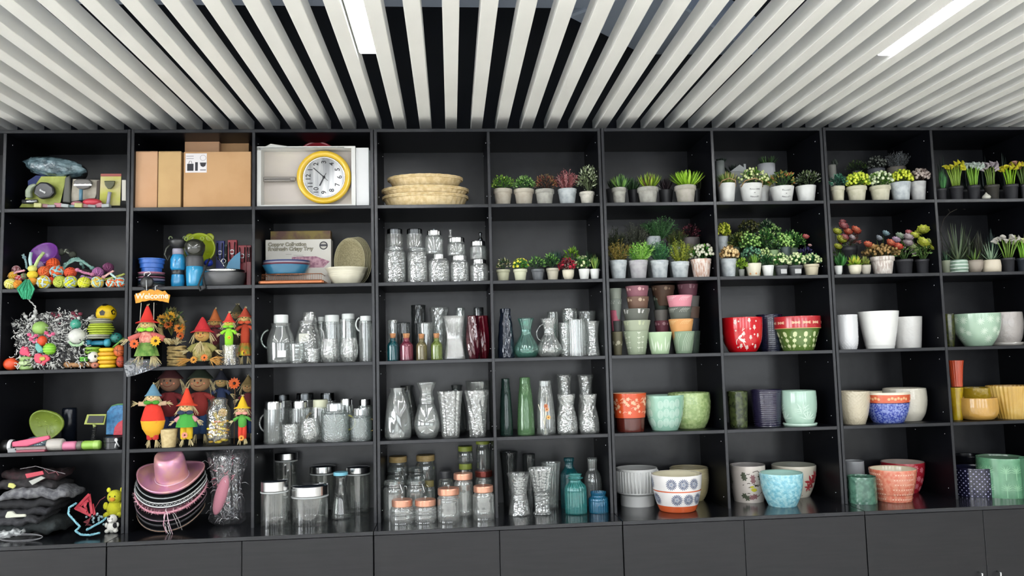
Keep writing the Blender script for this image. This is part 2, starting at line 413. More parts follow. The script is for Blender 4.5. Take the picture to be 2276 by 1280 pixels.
def vessel(name, label, cat, ps, prof, mt, mod=None, n=40, m=20, t=.004, smooth=True, group=None, mf=None, mats=None, root=False, tb=None, w=True):
    X, Y, z, R, H = ps; pr = PR[prof] if isinstance(prof, str) else prof
    mb = MB(); pts = hollow(pr, R, H, t, m, smooth, tb)
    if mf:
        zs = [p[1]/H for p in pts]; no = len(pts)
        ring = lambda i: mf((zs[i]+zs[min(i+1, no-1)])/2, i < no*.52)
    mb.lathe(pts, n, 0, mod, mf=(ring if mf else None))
    if root:
        rt = thing(name, label, cat, (X, Y, z), group=group, w=w)
        b = mb.build(root if isinstance(root, str) else 'body', mats or mt, rt); return rt, b
    o = mb.build(name, mats or mt, loc=(X, Y, z)); tag(o, label, cat, group, loc=w); return o
STEEL = M('#f0f0f0', .2, 1.0); DSTEEL = M('#5b5e60', .22, 1.0); COPPER = M('#e0a48a', .32, .7); WPL = M('#dfe3e1', .35); CORK = M('#b98357', .8, h2='#a06c44', sc=150)
CLR = GL(); CLR2 = GL('#f0f2f1', .18, .12, .8, .16); CUT = GL('#f3f4f3', .18, .08, .9, .22, bump=.45, bsc=85); SMOKE = GL('#bcbfc0', .10, .06, .6, .08); TEAL = GL('#4fb8b4', .25, .06, .6, .12)
TEALD = GL('#1d6a72', .35, .08, .5, .1); BLUEG = GL('#2f8fb4', .3, .08, .6, .12); GRN = GL('#7aa874', .3, .1, .5, .08); DGRN = GL('#3c5c54', .25, .1, .5, .07); NAVYG = GL('#3e4a63', .25, .08, .7, .12)
REDG = GL('#8c1f34', .4, .05, .7, .12); PINKG = GL('#d4688c', .35, .06, .6, .12); OLVG = GL('#a59a6a', .3, .06, .6, .1); LIMG = GL('#9cb04e', .3, .06, .6, .12)
FROST = GL('#dfe5e4', .3, .25, .6, .2, bump=.6, bsc=160)
def lid(rt, R, h, z, mt=STEEL, knob=None, name='lid', n=36, x=0, rib=False):
    mb = MB(); mb.lathe([(0, 0), (R*.97, 0), (R, h*.08), (R, h*.85), (R*.96, h), (0, h)], n, 0, flute(n//2, R*.012) if rib else None, smooth=False)
    o = mb.build(name, mt, rt, loc=(x, 0, z))
    if knob:
        kb = MB().lathe([(0, 0), (knob*.35, 0), (knob*.3, knob*.5), (knob*.6, knob*.8), (knob*.75, knob*1.2), (knob*.5, knob*1.6), (0, knob*1.65)], 14).build('knob', GL('#eef2f2', .4, .06, .9, .3), o, loc=(0, 0, h))
    return o
def handle(rt, pts, r, mt, name='handle', n=8): return MB().tube(pts, r, n).build(name, mt, rt)
def arc(x0, z0, x1, z1, out, k=9, y=0):
    """C-shaped handle path from (x0,z0) to (x1,z1) bulging by out in x"""
    return [(x0+(x1-x0)*i/k+out*sin(pi*i/k)**.6, y, z0+(z1-z0)*i/k) for i in range(k+1)]
def font_mesh(cu, name, parent, mt, loc, rot, scale=(1, 1, 1)):
    """lettering as a plain mesh"""
    cu.materials.append(mt); t = bpy.data.objects.new('tmp', cu); COL.objects.link(t); dg = bpy.context.evaluated_depsgraph_get(); dg.update()
    me = bpy.data.meshes.new_from_object(t.evaluated_get(dg)); bpy.data.objects.remove(t); me.name = name
    o = bpy.data.objects.new(name, me); COL.objects.link(o); o.parent = parent; o.location = loc; o.rotation_euler = rot; o.scale = scale; return o
# ------------------------------------------------------------------ motifs wrapped on a pot
def petal(cx, cz, a, L, W, n=3):
    pts = []; up = []; dn = []
    for i in range(1, n+1):
        t = i/(n+1); w = W*sin(pi*t)**.8/2; up.append((t*L, w)); dn.append((t*L, -w))
    loop = [(0, 0)]+up+[(L, 0)]+dn[::-1]
    return [(cx+x*cos(a)-y*sin(a), cz+x*sin(a)+y*cos(a)) for x, y in loop]
def stroke(pts, w):
    out = []
    for (x0, y0), (x1, y1) in zip(pts, pts[1:]):
        L = math.hypot(x1-x0, y1-y0) or 1e-9; nx, ny = -(y1-y0)/L*w/2, (x1-x0)/L*w/2
        out.append([(x0+nx, y0+ny), (x1+nx, y1+ny), (x1-nx, y1-ny), (x0-nx, y0-ny)])
    return out
def disc(cx, cz, r, n=8): return [(cx+r*cos(2*pi*i/n), cz+r*sin(2*pi*i/n)) for i in range(n)]
def wrap(parent, rf, polys, mats, name='painted_motif', eps=.0009, thick=0):
    """polys: list of (theta0, polygon in arc metres, material index); every polygon becomes a thin raised patch"""
    mb = MB()
    for th0, pl, mi in polys:
        vs = []
        for s, z in pl:
            r = rf(z)+eps; th = th0-pi/2+s/max(rf(z), .01); vs.append((r*cos(th), r*sin(th), z))
        mb.add(vs, [tuple(range(len(vs)))], mi, False)
    return stuff(mb.build(name, mats, parent))
def ceramic(h, **k): return M(h, .22, coat=.4, **k)
# ------------------------------------------------------------------ foliage
def rdir(up=.2):
    while True:
        v = Vector((random.uniform(-1, 1), random.uniform(-1, 1), random.uniform(-1, 1)))
        if .1 < v.length < 1:
            v.normalize()
            if v.z > -up: return v
def LF(h, r=.45): return M(h, r, spec=.35)
def foliage(parent, kind, c, a, h, mats, n=160, ls=.012, name='foliage', b=None):
    """c: centre of the pot mouth; a: half width; h: height above the mouth"""
    mb = MB(); c = Vector(c); b = b or a*.85; nm = len(mats); n = int(n*(1.5 if kind in ('bush', 'ball', 'bloom') else 1.3)); ls *= 1.12 if kind != 'spike' else 1
    if kind in ('bush', 'ball', 'bloom'):
        for i in range(n):
            d = rdir(.25); k = random.uniform(.62, 1)
            p = c+Vector((d.x*a*k, d.y*b*k, h*.32+d.z*h*.62*k))
            if p.z < c.z and Vector((p.x-c.x, p.y-c.y)).length < a*.6: p.z = c.z+random.random()*h*.3
            q = (d+Vector((random.uniform(-.5, .5), random.uniform(-.5, .5), random.uniform(-.2, .7)))).normalized()
            mi = min(int(random.random()**1.3*nm), nm-1) if kind == 'bush' else random.choice((0, 0, min(1, nm-1)))
            if k < .75: mi = 0
            if kind == 'ball' and k > .75 and i % 2 == 0:
                rr = ls*random.uniform(.38, .55); mb.ell(p, (rr, rr, rr), 6, nm-1)
            elif kind == 'bloom' and k > .8 and i % 4 == 0:
                for j in range(5):
                    t = 2*pi*j/5; s = q.cross(Vector((0, .3, 1))).normalized(); u = q.cross(s)
                    mb.leaf(p, s*cos(t)+u*sin(t)+q*.4, q, ls*.7, ls*.6, nm-1)
            else: mb.leaf(p-q*ls*.5, q, rdir(1), ls*random.uniform(.8, 1.3), ls*.55, mi)
        for i in range(max(6, n//14)):
            d = rdir(0); mb.tube([c-Vector((0, 0, .006)), c+Vector((d.x*a*.4, d.y*b*.4, h*.3)), c+Vector((d.x*a*.8, d.y*b*.8, h*.32+d.z*h*.5))], .0011, 3, 0, cap=False)
    elif kind == 'spike':
        for i in range(n):
            t = random.random()*2*pi; sp = random.random()**.7; d = Vector((cos(t)*a*sp, sin(t)*b*sp, h*(1-.35*sp)*random.uniform(.75, 1)))
            L = d.length; o = c+Vector((cos(t)*a*.15, sin(t)*b*.15, -.004))
            mb.leaf(o, d, Vector((cos(t), sin(t), -.6)), L, ls, random.randrange(nm), seg=3, curl=random.uniform(0, .18))
    elif kind == 'sprig':
        for i in range(n):
            t = random.random()*2*pi; sp = random.random()**.6; d = Vector((cos(t)*a*sp, sin(t)*b*sp, h*(1-.4*sp)*random.uniform(.7, 1)))
            o = c+Vector((cos(t)*a*.2, sin(t)*b*.2, -.004)); L = d.length; dn = d.normalized(); mi = random.randrange(nm)
            mb.tube([o, o+d*.5, o+d], .0008, 3, mi, cap=False)
            for j in range(7):
                p = o+d*(.25+.75*j/6); e = rdir(1); q = (dn*.8+e*.9).normalized(); mb.leaf(p, q, e.cross(q), ls, ls*.35, mi)
    elif kind == 'succ':
        k = 0
        for ring, (cnt, el) in enumerate(((9, .15), (8, .5), (6, .9), (4, 1.25))):
            for j in range(cnt):
                t = 2*pi*(j+.5*(ring % 2))/cnt+random.uniform(-.1, .1); e = el+random.uniform(-.1, .1)
                d = Vector((cos(t)*cos(e)*a, sin(t)*cos(e)*b, sin(e)*h)); mb.leaf(c+Vector((0, 0, .002)), d, Vector((cos(t), sin(t), -1)), d.length, ls*1.6, ring % nm, seg=3, fold=.3)
    o = mb.build(name, mats, parent); return stuff(o)
def soil(rt, r, z): return MB().lathe([(0, 0), (r, 0), (r*.6, .004), (0, .006)], 14).build('soil', M('#2a221b', .9), rt, loc=(0, 0, z))
def rosette(parent, c, r, mats, rings=3, name='flower', tilt=(0, -.5, .8), open_=.6, cnt=9, wide=1.25, part=True):
    """rose / succulent head of overlapping petals"""
    mb = MB(); ax = Vector(tilt).normalized(); s = ax.cross(Vector((0, 0, 1)) if abs(ax.z) < .95 else Vector((1, 0, 0))).normalized(); u = ax.cross(s)
    for k in range(rings):
        f = 1-k/(rings+.4); el = .25+(1-open_)*.6+k*(1.15/rings)
        nn = max(3, cnt-k)
        for j in range(nn):
            t = 2*pi*(j+.5*(k % 2))/nn; d = (s*cos(t)+u*sin(t))*cos(el)+ax*sin(el)
            mb.leaf((0, 0, 0), d, -(s*cos(t)+u*sin(t))*sin(el)+ax*cos(el), r*(.55+.45*f), r*wide*(.5+.4*f), min(k, len(mats)-1), seg=3, fold=.22, curl=-.25)
    o = mb.build(name, mats, parent, loc=c)
    return o
def daisy(parent, c, r, mats, n=10, ax=(0, -1, .1), name='flower'):
    mb = MB(); ax = Vector(ax).normalized(); s = ax.cross(Vector((0, 0, 1))).normalized(); u = ax.cross(s)
    for q in range(2):
        for j in range(n):
            t = 2*pi*(j+.5*q)/n; d = s*cos(t)+u*sin(t)+ax*(.15+.2*q); mb.leaf(-ax*.001*q, d, ax, r*(1-.15*q), r*.42, 0, seg=3, fold=.15)
    mb.ell(ax*r*.08, (r*.26, r*.26, r*.26), 8, 1)
    return mb.build(name, mats, parent, loc=c)
POTS = dict(
 bucket=[(.72, 0), (.74, .02), (.93, .76), (.97, .78), (.97, .82), (.96, .84), (1, .97), (1, 1)],
 rim=[(.7, 0), (.72, .02), (.9, .74), (.9, .76), (1, .77), (1, .98), (.98, 1)],
 plain=[(.7, 0), (.74, .03), (.99, .97), (1, 1)],
 round=[(.55, 0), (.62, .02), (.88, .35), (.98, .75), (1, 1)],
 saucer=[(1, 0), (1.02, .1), (.78, .14), (.8, .2), (.95, .85), (1.0, .86), (1.0, 1)],
 cylr=[(.8, 0), (.95, .08), (1, .5), (.95, .92), (.9, 1)],
 nurs=[(.74, 0), (.76, .02), (.93, .84), (1, .85), (1, 1)])
GREY = M('#9c9a92', .75, h2='#b4b2a8', sc=35, bump=.3, bsc=60); TAUPE = M('#a89f90', .8, h2='#b9b1a2', sc=25, bump=.3, bsc=70)
ZINC = M('#a6adb0', .55, h2='#c6cccd', sc=30, bump=.2, bsc=40); BEIGE = M('#c2baa0', .75, h2='#d2ccb6', sc=25, bump=.3, bsc=60)
WHT = M('#e3e4e0', .4); BLKP = M('#2d2d31', .5); WWASH = M('#b9aaa0', .8, h2='#e6e0d8', sc=45, stretch=(3, 3, .7), bump=.3, bsc=60); PINKW = M('#c59c86', .8, h2='#ece2da', sc=40, stretch=(3, 3, .6), bump=.3)
DZINC = M('#55585c', .5, h2='#6c7074', sc=30); CREAM = M('#ddd6bf', .5)
def plant(label, x0, x1, yr, fx0, fx1, fy, style, mt, kind, cols, d=.09, n=160, ls=.012, name='potted_plant', group=None, zb=None, extra=None, n2=28, cat='plant', fd=None):
    """pot: columns x0..x1 with the rim at row yr; foliage: columns fx0..fx1 up to row fy"""
    X, Y, z, R, H = P(x0, x1, yr, d, zb); Y = max(Y, R*1.02+.004)
    rt = thing(name, label, cat, (X, Y, z), group=group)
    pr = POTS[style]; mb = MB(); mb.lathe(hollow(pr, R, H, .004, smooth=False), n2)
    mb.build('pot', mt, rt); soil(rt, R*.9, H*.86)
    yb = proj((X, Y, z+H))[1]; a0 = atY(fx0, (fy+yb)/2, Y).x; a1 = atY(fx1, (fy+yb)/2, Y).x; top = atY((fx0+fx1)/2, fy, Y).z-z
    h = max(top-H, .02)
    if kind: foliage(rt, kind, ((a0+a1)/2-X, 0, H*.97), (a1-a0)/2, h, [LF(q) if isinstance(q, str) else q for q in cols], n, ls, b=min((a1-a0)/2*.85, Y+.0, .3-Y+.03))
    return rt, X, Y, z, R, H, (a0+a1)/2-X, (a1-a0)/2, h
# ------------------------------------------------------------------ glassware
def gv(label, x0, x1, yt, prof, mt=CLR, mod=None, d=.09, yb=None, name='glass_vase', cat='vase', n=48, m=24, t=.003, root=False, zb=None, group=None, rb=.8, w=True):
    ps = Q(x0, x1, yt, yb, zb, rb) if yb else P(x0, x1, yt, d, zb)
    if not yb: ps = (ps[0], min(max(ps[1], ps[3]*1.03+.003), DEP-ps[3]-.004), *ps[2:])
    r = vessel(name, label, cat, ps, prof, mt, mod, n, m, t, root=root, group=group, w=w)
    return (r[0], r[1], ps) if root else (r, None, ps)
# --- third column, third row: pitchers and tumblers
cell(2, 2); g = 'glass pitchers, jugs and tumblers'
def jugset(label, x0, x1, yt, ylid, lx0, lx1, prof, mt, mod=None, lidm=WPL, d=.12, hs=0, hy=None, hm=None, knob=None, cat='jug', name='glass_jug', n=48, group=None, yb=None, hw=.005, lidn='lid', rib=False):
    r, b, ps = gv(label, x0, x1, ylid, prof, mt, mod, d, yb, name, cat, n, root='body', group=group)
    X, Y, z, R, H = ps
    zt = atY((lx0+lx1)/2, yt, Y-R*.6 if yt < 840 else Y).z-z; lr = (atY(lx1, yt, Y).x-atY(lx0, yt, Y).x)/2
    lid(r, lr, max(zt-H, .008), H, lidm, knob, name=lidn, rib=rib)
    if hs:
        za, zb_ = (H*.86, H*.35) if hy is None else [atY(x0, q, Y).z-z for q in hy]
        e = R*.93; handle(r, arc(hs*e, za, hs*e, zb_, hs*R*.5), hw, hm or mt)
    return r, X, Y, z, R, H
r, X, Y, z, R, H = jugset('clear glass pitcher with white lid and small price label', 594, 655, 699, 717, 606, 638, 'jug', CLR2, flute(20, .0006), d=.1, hs=-1, hy=(733, 775), hm=GL('#cfdcd6', .5, .1, .8, .3), group=g)
MB().box((R*.25, -R*1.0, H*.24), (.042, .0012, .034)).build('price_label', M('#d7d8d5', .6), r, rot=(0, 0, .0))
r, b, ps = gv('cut crystal ball pitcher with upturned tumbler as cover', 656, 713, 712, 'jug', CUT, combo(cut(22, .0015, 120)), .14, name='glass_pitcher', cat='pitcher', root='body', group=g)
X, Y, z, R, H = ps; MB().lathe([(q[0], .045-q[1]) for q in hollow(PR['tumbler'], .036, .045, .003)], 36, 0, flute(24, .001)).build('tumbler_cover', CUT, r, loc=(.008, 0, H))
MB().box((-R*.15, -R*.93, H*.6), (.05, .0012, .04)).build('paper_label', M('#c9c9bd', .6), r)
handle(r, arc(R*.85, H*.85, R*.85, H*.4, R*.4), .005, CUT)
gv('short ribbed glass mug standing before the label pitcher', 643, 678, 763, 'tumbler', CLR2, rings(.0008, 500), .05, name='glass_mug', cat='mug', group=g)
gv('small diamond-cut tumbler beside the ribbed mug', 680, 709, 775, 'tumbler', CUT, cut(14, .0018, 160), .045, name='glass_tumbler', cat='tumbler', group=g)
jugset('narrow glass carafe with white lid, mostly hidden behind', 705, 724, 704, 718, 707, 722, 'cyl', CLR, d=.24, group=g, name='glass_carafe', cat='carafe')
jugset('tall fluted glass bottle with white ridged lid', 719, 757, 700, 719, 720, 752, 'cyl', CLR2, flute(26, .0016), d=.19, group=g, name='glass_bottle', cat='bottle', n=78)
gv('faceted tulip tumbler, left one of two', 712, 753, 752, 'egg', CUT, combo(facet(12, .004)), .055, name='glass_tumbler', cat='tumbler', group=g)
gv('faceted tulip tumbler, right one of two', 756, 796, 750, 'egg', CUT, combo(facet(12, .004)), .055, name='glass_tumbler', cat='tumbler', group=g)
jugset('ribbed grey jug with white lid behind right tulip tumbler', 755, 794, 697, 713, 754, 783, 'cyl', CLR2, flute(24, .001), d=.2, hs=1, group=g)
r, *_ = jugset('slim clear water jug with white lid at the right end', 798, 829, 702, 717, 800, 825, 'cyl', CLR2, facet(10, .002), d=.1, hs=-1, hy=(706, 736), hm=WPL, group=g, hw=.0035)
# --- third column, fourth row: lidded pitchers
cell(2, 3); g = 'glass pitchers with steel lids'
for lb, a, b, yt, yl in (('back left glass jar with dark steel lid', 606, 648, 877, 893), ('back middle glass jar with dark steel lid', 655, 702, 873, 891), ('back glass jar with tall steel knob lid', 708, 748, 873, 893)):
    jugset(lb, a, b, yt, yl, a+4, b-5, 'cyl', CLR, None, DSTEEL, d=.25, group=g, name='glass_jar', cat='jar')
jugset('tall clear kettle-type pitcher with steel lid and left handle', 586, 628, 892, 909, 592, 632, 'cyl', CLR2, facet(10, .003), STEEL, d=.08, hs=-1, group=g, name='glass_pitcher', cat='pitcher')
jugset('clear pitcher with steel lid, behind the cut square tumbler', 640, 690, 891, 908, 648, 684, 'cyl', CLR, flute(18, .001), STEEL, d=.17, group=g, name='glass_pitcher', cat='pitcher')
jugset('glass jug with cream rattan-wrapped handle, behind the egg tumbler', 690, 735, 888, 906, 697, 730, 'cyl', CLR, None, M('#cfd0b4', .4), d=.18, hs=-1, hm=M('#8a7642', .6), group=g)
gv('cut glass square-patterned tumbler', 627, 664, 942, 'tumbler', CUT, cut(12, .002, 120), .05, name='glass_tumbler', cat='tumbler', group=g)
gv('egg-shaped cut glass tumbler with palm leaves', 668, 710, 928, 'egg', CUT, twist(14, .0012, 60), .05, name='glass_tumbler', cat='tumbler', group=g)
jugset('large hammered glass jar with white clip lid', 715, 776, 896, 912, 724, 762, 'jar', FROST, hammer(24, .0008, 420), GL('#eceeee', .6, .1, .8, .3), d=.075, hs=1, hm=M('#8f8a3e', .5), group=g, name='glass_jar', cat='jar', hw=.004)
jugset('small hammered glass jug with steel lid at the right', 779, 826, 907, 922, 790, 822, 'jar', FROST, hammer(20, .0007, 420), GL('#eceeee', .6, .1, .8, .3), d=.07, hs=1, hm=M('#8a7642', .5), group=g, hw=.003)
jugset('clear jar with steel lid behind the small hammered jug', 795, 828, 887, 903, 800, 825, 'cyl', CLR, None, STEEL, d=.23, group=g, name='glass_jar', cat='jar')
jugset('clear jug with steel band, between both hammered jars', 755, 786, 886, 902, 757, 784, 'cyl', CLR, None, STEEL, d=.2, hs=1, hm=M('#6b5a2e', .6), group=g, hw=.003)
# --- third column, bottom row: canisters
cell(2, 4); g = 'glass canisters with steel lids'
CAN = GL('#f4f5f4', .04, .03, .8, .09)
def canister(label, x0, x1, yl0, yl1, yb, dark=True):
    r, b, ps = gv(label, x0, x1, yl1, 'cyl', CAN, None, yb=yb, name='glass_canister', cat='canister', root='body', n=56, group=g, rb=.95, t=.005)
    X, Y, z, R, H = ps; hl = atY(x0, yl0, Y-R).z-atY(x0, yl1, Y-R).z
    Hs = ps[4]; mb = MB(); mb.lathe([(0, 0), (R*1.02, 0), (R*1.04, .002), (R*1.04, hl), (R*.97, hl+.001), (R*.9, hl-.001)], 56, 0, smooth=False); mb.build('lid', STEEL, r, loc=(0, 0, Hs))
    MB().lathe([(0, hl-.003), (R*.93, hl-.003), (R*.93, hl+.0015), (0, hl+.003)], 40).build('glass_top', M('#1b2027', .05, coat=1), r, loc=(0, 0, Hs))
    MB().lathe([(R*1.003, 0), (R*1.03, 0), (R*1.03, .004), (R*1.003, .006)], 56).build('seal', M('#b9bdbd', .3), r, loc=(0, 0, Hs-.009))
canister('large clear canister with steel lid, front left', 580, 640, 1064, 1085, 1176)
canister('wide clear canister with steel lid, front centre', 649, 729, 1072, 1093, 1171)
canister('tall canister with steel lid in the back left', 612, 661, 1004, 1018, 1128)
canister('canister with brassy steel lid behind the carafe', 690, 745, 1032, 1046, 1132)
canister('clear canister with steel lid at the back right', 770, 822, 1034, 1047, 1146)
r, b, ps = gv('conical clear carafe with light blue stopper', 735, 780, 1053, [(.95, 0), (1, .03), (.95, .2), (.72, .55), (.5, .8), (.48, .93), (.62, 1)], CAN, None, yb=1156, name='glass_carafe', cat='carafe', root='body', group=None)
lid(r, ps[3]*.72, .016, ps[4], M('#7fc4d8', .4), name='stopper')
# --- fourth column, second row: stacked jars
cell(3, 1); g = 'storage jars stacked two high'
tops = {}
def jar(key, label, x0, x1, yl1, yl0, lx0, lx1, prof='jar', mt=CLR2, mod=None, on=None, lidm=STEEL, d=.075, knob=None, hs=0):
    zb = tops[on]+.001 if on else None
    r, b, ps = gv(label, x0, x1, yl1, prof, mt, mod, d, None, 'storage_jar', 'jar', 40, root='body', zb=zb, group=g)
    X, Y, z, R, H = ps; zt = atY((lx0+lx1)/2, yl0, Y-R).z-z; lr = (atY(lx1, yl0, Y).x-atY(lx0, yl0, Y).x)/2
    lid(r, lr, max(zt-H, .006), H, lidm, knob, rib=lidm in (STEEL, DSTEEL)); tops[key] = z+max(zt, H+.006)
    return r, ps
jar('a', 'lower left lozenge-pressed jar with clip wire', 853, 902, 551, 548, 858, 897, mt=CUT, mod=hammer(14, .0014, 160), lidm=GL('#e8eeee', .5, .1, .9, .3))
jar('b', 'lower ribbed jar, second from left', 906, 950, 553, 549, 910, 946, mt=CUT, mod=flute(20, .0012), lidm=GL('#e8eeee', .5, .1, .9, .3))
jar('c', 'lower middle shouldered jar with small steel lid', 952, 999, 573, 562, 960, 985, mt=CUT, mod=flute(16, .001))
jar('d', 'lower jar with ridged steel lid, second from right', 1001, 1042, 577, 566, 1000, 1034, mt=CUT, mod=hammer(18, .001, 200))
jar('e', 'lower right ribbed jar with steel screw lid', 1045, 1086, 585, 574, 1050, 1080, mt=CUT, mod=flute(24, .0008))
jar('f', 'upper left clear jar with dark domed steel lid', 858, 897, 520, 507, 861, 895, 'cyl', CLR, on='a', lidm=DSTEEL, d=.08)
jar('g', 'upper jar with dark lid holding a cork ring', 903, 940, 520, 507, 904, 938, 'cyl', CLR, on='b', lidm=DSTEEL, d=.08)
jar('h', 'upper middle ribbed jar with steel lid and knob', 944, 986, 521, 510, 947, 978, mt=CLR2, mod=flute(18, .0008), on='c', d=.08, knob=.007)
jar('i', 'upper small jar with steel lid, right of middle', 994, 1035, 537, 526, 995, 1032, mt=CLR2, mod=hammer(14, .001, 180), on='d', d=.08)
jar('j', 'upper right small jar with steel lid and wire hook', 1044, 1082, 545, 534, 1047, 1079, mt=CLR2, mod=rings(.0008, 300), on='e', d=.08)
for q, (x, y) in enumerate(((1001, 506), (1068, 524))):
    p = atY(x, y+8, .08 if q else .2)
    o = MB().lathe([(0, 0), (.012, 0), (.011, .012), (.005, .022), (.006, .032), (.01, .04), (.006, .047), (0, .048)], 16).build('glass_stopper', CLR2 if not q else DSTEEL, loc=(p.x, .08, tops['i' if not q else 'j']+.001)); tag(o, ['clear glass stopper on the upper right-hand jar', 'dark metal hook knob on the upper right jar'][q], 'stopper')
# --- fourth column, third row
cell(3, 2); g = 'little corked bottles'
for nm, a, b, t, c0, c1, ct, mt in (('teal', 861, 886, 751, 866, 881, 741, TEALD), ('pink', 889, 918, 751, 897, 911, 739, PINKG), ('smoky olive', 925, 949, 752, 929, 943, 740, OLVG), ('lime green', 958, 983, 751, 963, 975, 739, LIMG)):
    r, bb, ps = gv('small %s glass bottle with cork' % nm, a, b, t, [(.95, 0), (1, .05), (1, .6), (.92, .72), (.5, .86), (.45, .93), (.52, 1)], mt, hammer(12, .0006, 300), .045, name='corked_bottle', cat='bottle', root='body', group=g)
    X, Y, z, R, H = ps; MB().lathe([(0, -.008), (R*.38, -.008), (R*.55, .022), (R*.5, .024), (0, .024)], 16).build('cork', CORK, r, loc=(0, 0, H))
g = 'glass vases in the back of the cubby'
gv('tall dark cut glass vase at the back, left', 915, 946, 683, 'cyl', SMOKE, cut(10, .002, 70), .22, group=g)
gv('tall heavy cut glass vase at the back, right', 955, 998, 682, 'flare', CLR2, cut(9, .003, 60), .22, group=g)
gv('beaded glass bottle behind the teal bottle', 862, 884, 715, 'cyl', CLR2, hammer(8, .002, 330), .13, group=g)
gv('squat smoky tumbler behind the pink bottle', 882, 912, 716, 'tumbler', SMOKE, flute(12, .001), .14, group=g)
gv('clear star-cut tumbler behind the olive bottle', 930, 962, 716, 'tumbler', CLR2, cut(12, .0016, 130), .13, group=g)
gv('large clear ribbed vase with pinched waist', 985, 1035, 701, 'hour', GL('#f3f4f3', .3, .12, .8, .25), flute(36, .0014), .07, n=144, group=None)
gv('small clear cut vase behind the ribbed vase', 1014, 1034, 689, 'cyl', CLR2, cut(8, .001, 150), .23, group=g)
gv('small dark vase behind the red vases', 1054, 1076, 688, 'cyl', SMOKE, None, .23, group=g)
gv('dark red twisted glass vase with clear swirl, left one', 1037, 1066, 701, 'egg', GL('#6e1c30', .35, .04, .85, .2), twist(5, .0035, 30), .07, group=None)
gv('deep red fluted glass vase beside the divider', 1061, 1091, 701, 'egg', REDG, twist(7, .0022, 25), .14, group=None)
# --- fourth column, fourth row
cell(3, 3); g = 'clear pressed glass vases'
gv('tall gourd-shaped vase with twisted neck', 855, 913, 861, [(.8, 0), (.95, .04), (1, .2), (.95, .5), (.7, .8), (.5, .93), (.58, 1)], CLR2, twist(6, .003, 22), .075, group=g)
gv('bubble vase with flared mouth and beaded collar', 920, 977, 848, [(.62, 0), (.8, .05), (1, .2), (.95, .35), (.66, .58), (.56, .62), (.6, .7), (.5, .76), (.52, .84), (.85, 1)], CLR2, facet(8, .003), .075, group=g)
gv('thick scalloped tumbler vase with arched panels', 973, 1029, 868, 'flare', CUT, combo(flute(10, .0022), cut(10, .0012, 60)), .075, n=80, group=g)
gv('wavy crackled trumpet vase beside the divider', 1034, 1087, 866, 'flare', CUT, combo(twist(9, .0024, 40), hammer(11, .0024, 130)), .075, n=72, group=g)
gv('dark hollow-stem vase behind the gourd vase', 880, 930, 856, 'gourd', SMOKE, None, .25, group=g)
gv('smoky round vase behind the arched tumbler', 995, 1037, 855, 'gourd', SMOKE, facet(8, .002), .24, group=g)
gv('frosted flared vase behind the wavy vase', 1036, 1090, 846, 'flare', CLR, flute(14, .002), .25, group=g)
# --- fourth column, bottom row: lidded jars
cell(3, 4)
RIB = GL('#f3f4f3', .16, .07, .85, .16)
def ljar(label, x0, x1, yl0, yl1, yb, lm, lx0=None, lx1=None, mod=None, knob=None, mt=RIB, zb=None, group='jars with coloured lids', prof='jar', name='lidded_jar'):
    r, b, ps = gv(label, x0, x1, yl1, prof, mt, mod, yb=yb, name=name, cat='jar', root='body', n=48, m=44 if mod else 20, group=group, rb=.95, zb=zb)
    X, Y, z, R, H = ps; lx0 = lx0 or x0+3; lx1 = lx1 or x1-3; lr = (atY(lx1, yl0, Y).x-atY(lx0, yl0, Y).x)/2; hl = atY(x0, yl0, Y-R).z-atY(x0, yl1, Y-R).z
    lid(r, lr, max(hl, .008), H, lm, knob); return r, ps, z+H+max(hl, .008)
g = 'ribbed jars with copper lids and glass knobs'
kz = 2*pi/.0125
for lb, a, b, y0, y1, yb, l0, l1 in (('front left ribbed jar with copper lid', 867, 921, 1105, 1120, 1166, 868, 914), ('ribbed jar with copper lid, second in front', 921, 971, 1105, 1119, 1164, 922, 969), ('taller ribbed jar with copper lid, front centre', 972, 1023, 1080, 1095, 1163, 973, 1021), ('ribbed jar with copper lid, front right', 1051, 1103, 1075, 1089, 1157, 1054, 1098)):
    ljar(lb, a, b, y0, y1, yb, COPPER, l0, l1, rings(.0012, kz), .0095, group=g)
ljar('ribbed jar with copper lid behind the two right ones', 1009, 1051, 1048, 1062, 1152, COPPER, 1008, 1050, rings(.001, kz), .009, group=g)
ljar('back right jar with dark copper lid', 1057, 1098, 1043, 1056, 1142, M('#7c3b34', .3, .7), 1057, 1096, rings(.001, kz), .008, group=g)
g = 'clip-top preserving jars'
def clip(label, x0, x1, yt, yb):
    r, b, ps = gv(label, x0, x1, yt+16, 'jar', CLR2, None, yb=yb, name='clip_top_jar', cat='jar', root='body', group=g, rb=.95)
    X, Y, z, R, H = ps; lid(r, R*.9, .02, H+.004, GL('#eef3f2', .2, .06, .9, .2))
    mb = MB(); W_ = .0012
    for q in (.0, .008): mb.tube([(R*.95*cos(t*2*pi/20), R*.95*sin(t*2*pi/20), H+q-.002) for t in range(20)], W_, 5, closed=True)
    for sx in (-1, 1): mb.tube([(sx*R*.95, -.006, H), (sx*R*1.18, -.01, H-.008), (sx*R*1.15, -.01, H-.03), (sx*R*.97, -.004, H-.022)], W_, 5)
    mb.tube([(R*.6, -R*.8, H+.012), (R*.85, -R*.75, H-.03), (R*.75, -R*.8, H-.035)], .002, 5)
    mb.build('wire_clip', STEEL, r)
clip('clip-top glass jar in the front left corner', 852, 900, 1059, 1158)
clip('clip-top glass jar right of the corner one', 902, 948, 1058, 1152)
clip('taller clip-top jar behind the corner one', 857, 901, 1032, 1136)
clip('taller clip-top jar with open lever behind', 906, 948, 1030, 1134)
BAM = M('#b89b62', .55, h2='#c9ae78', sc=40, stretch=(1, 1, 8))
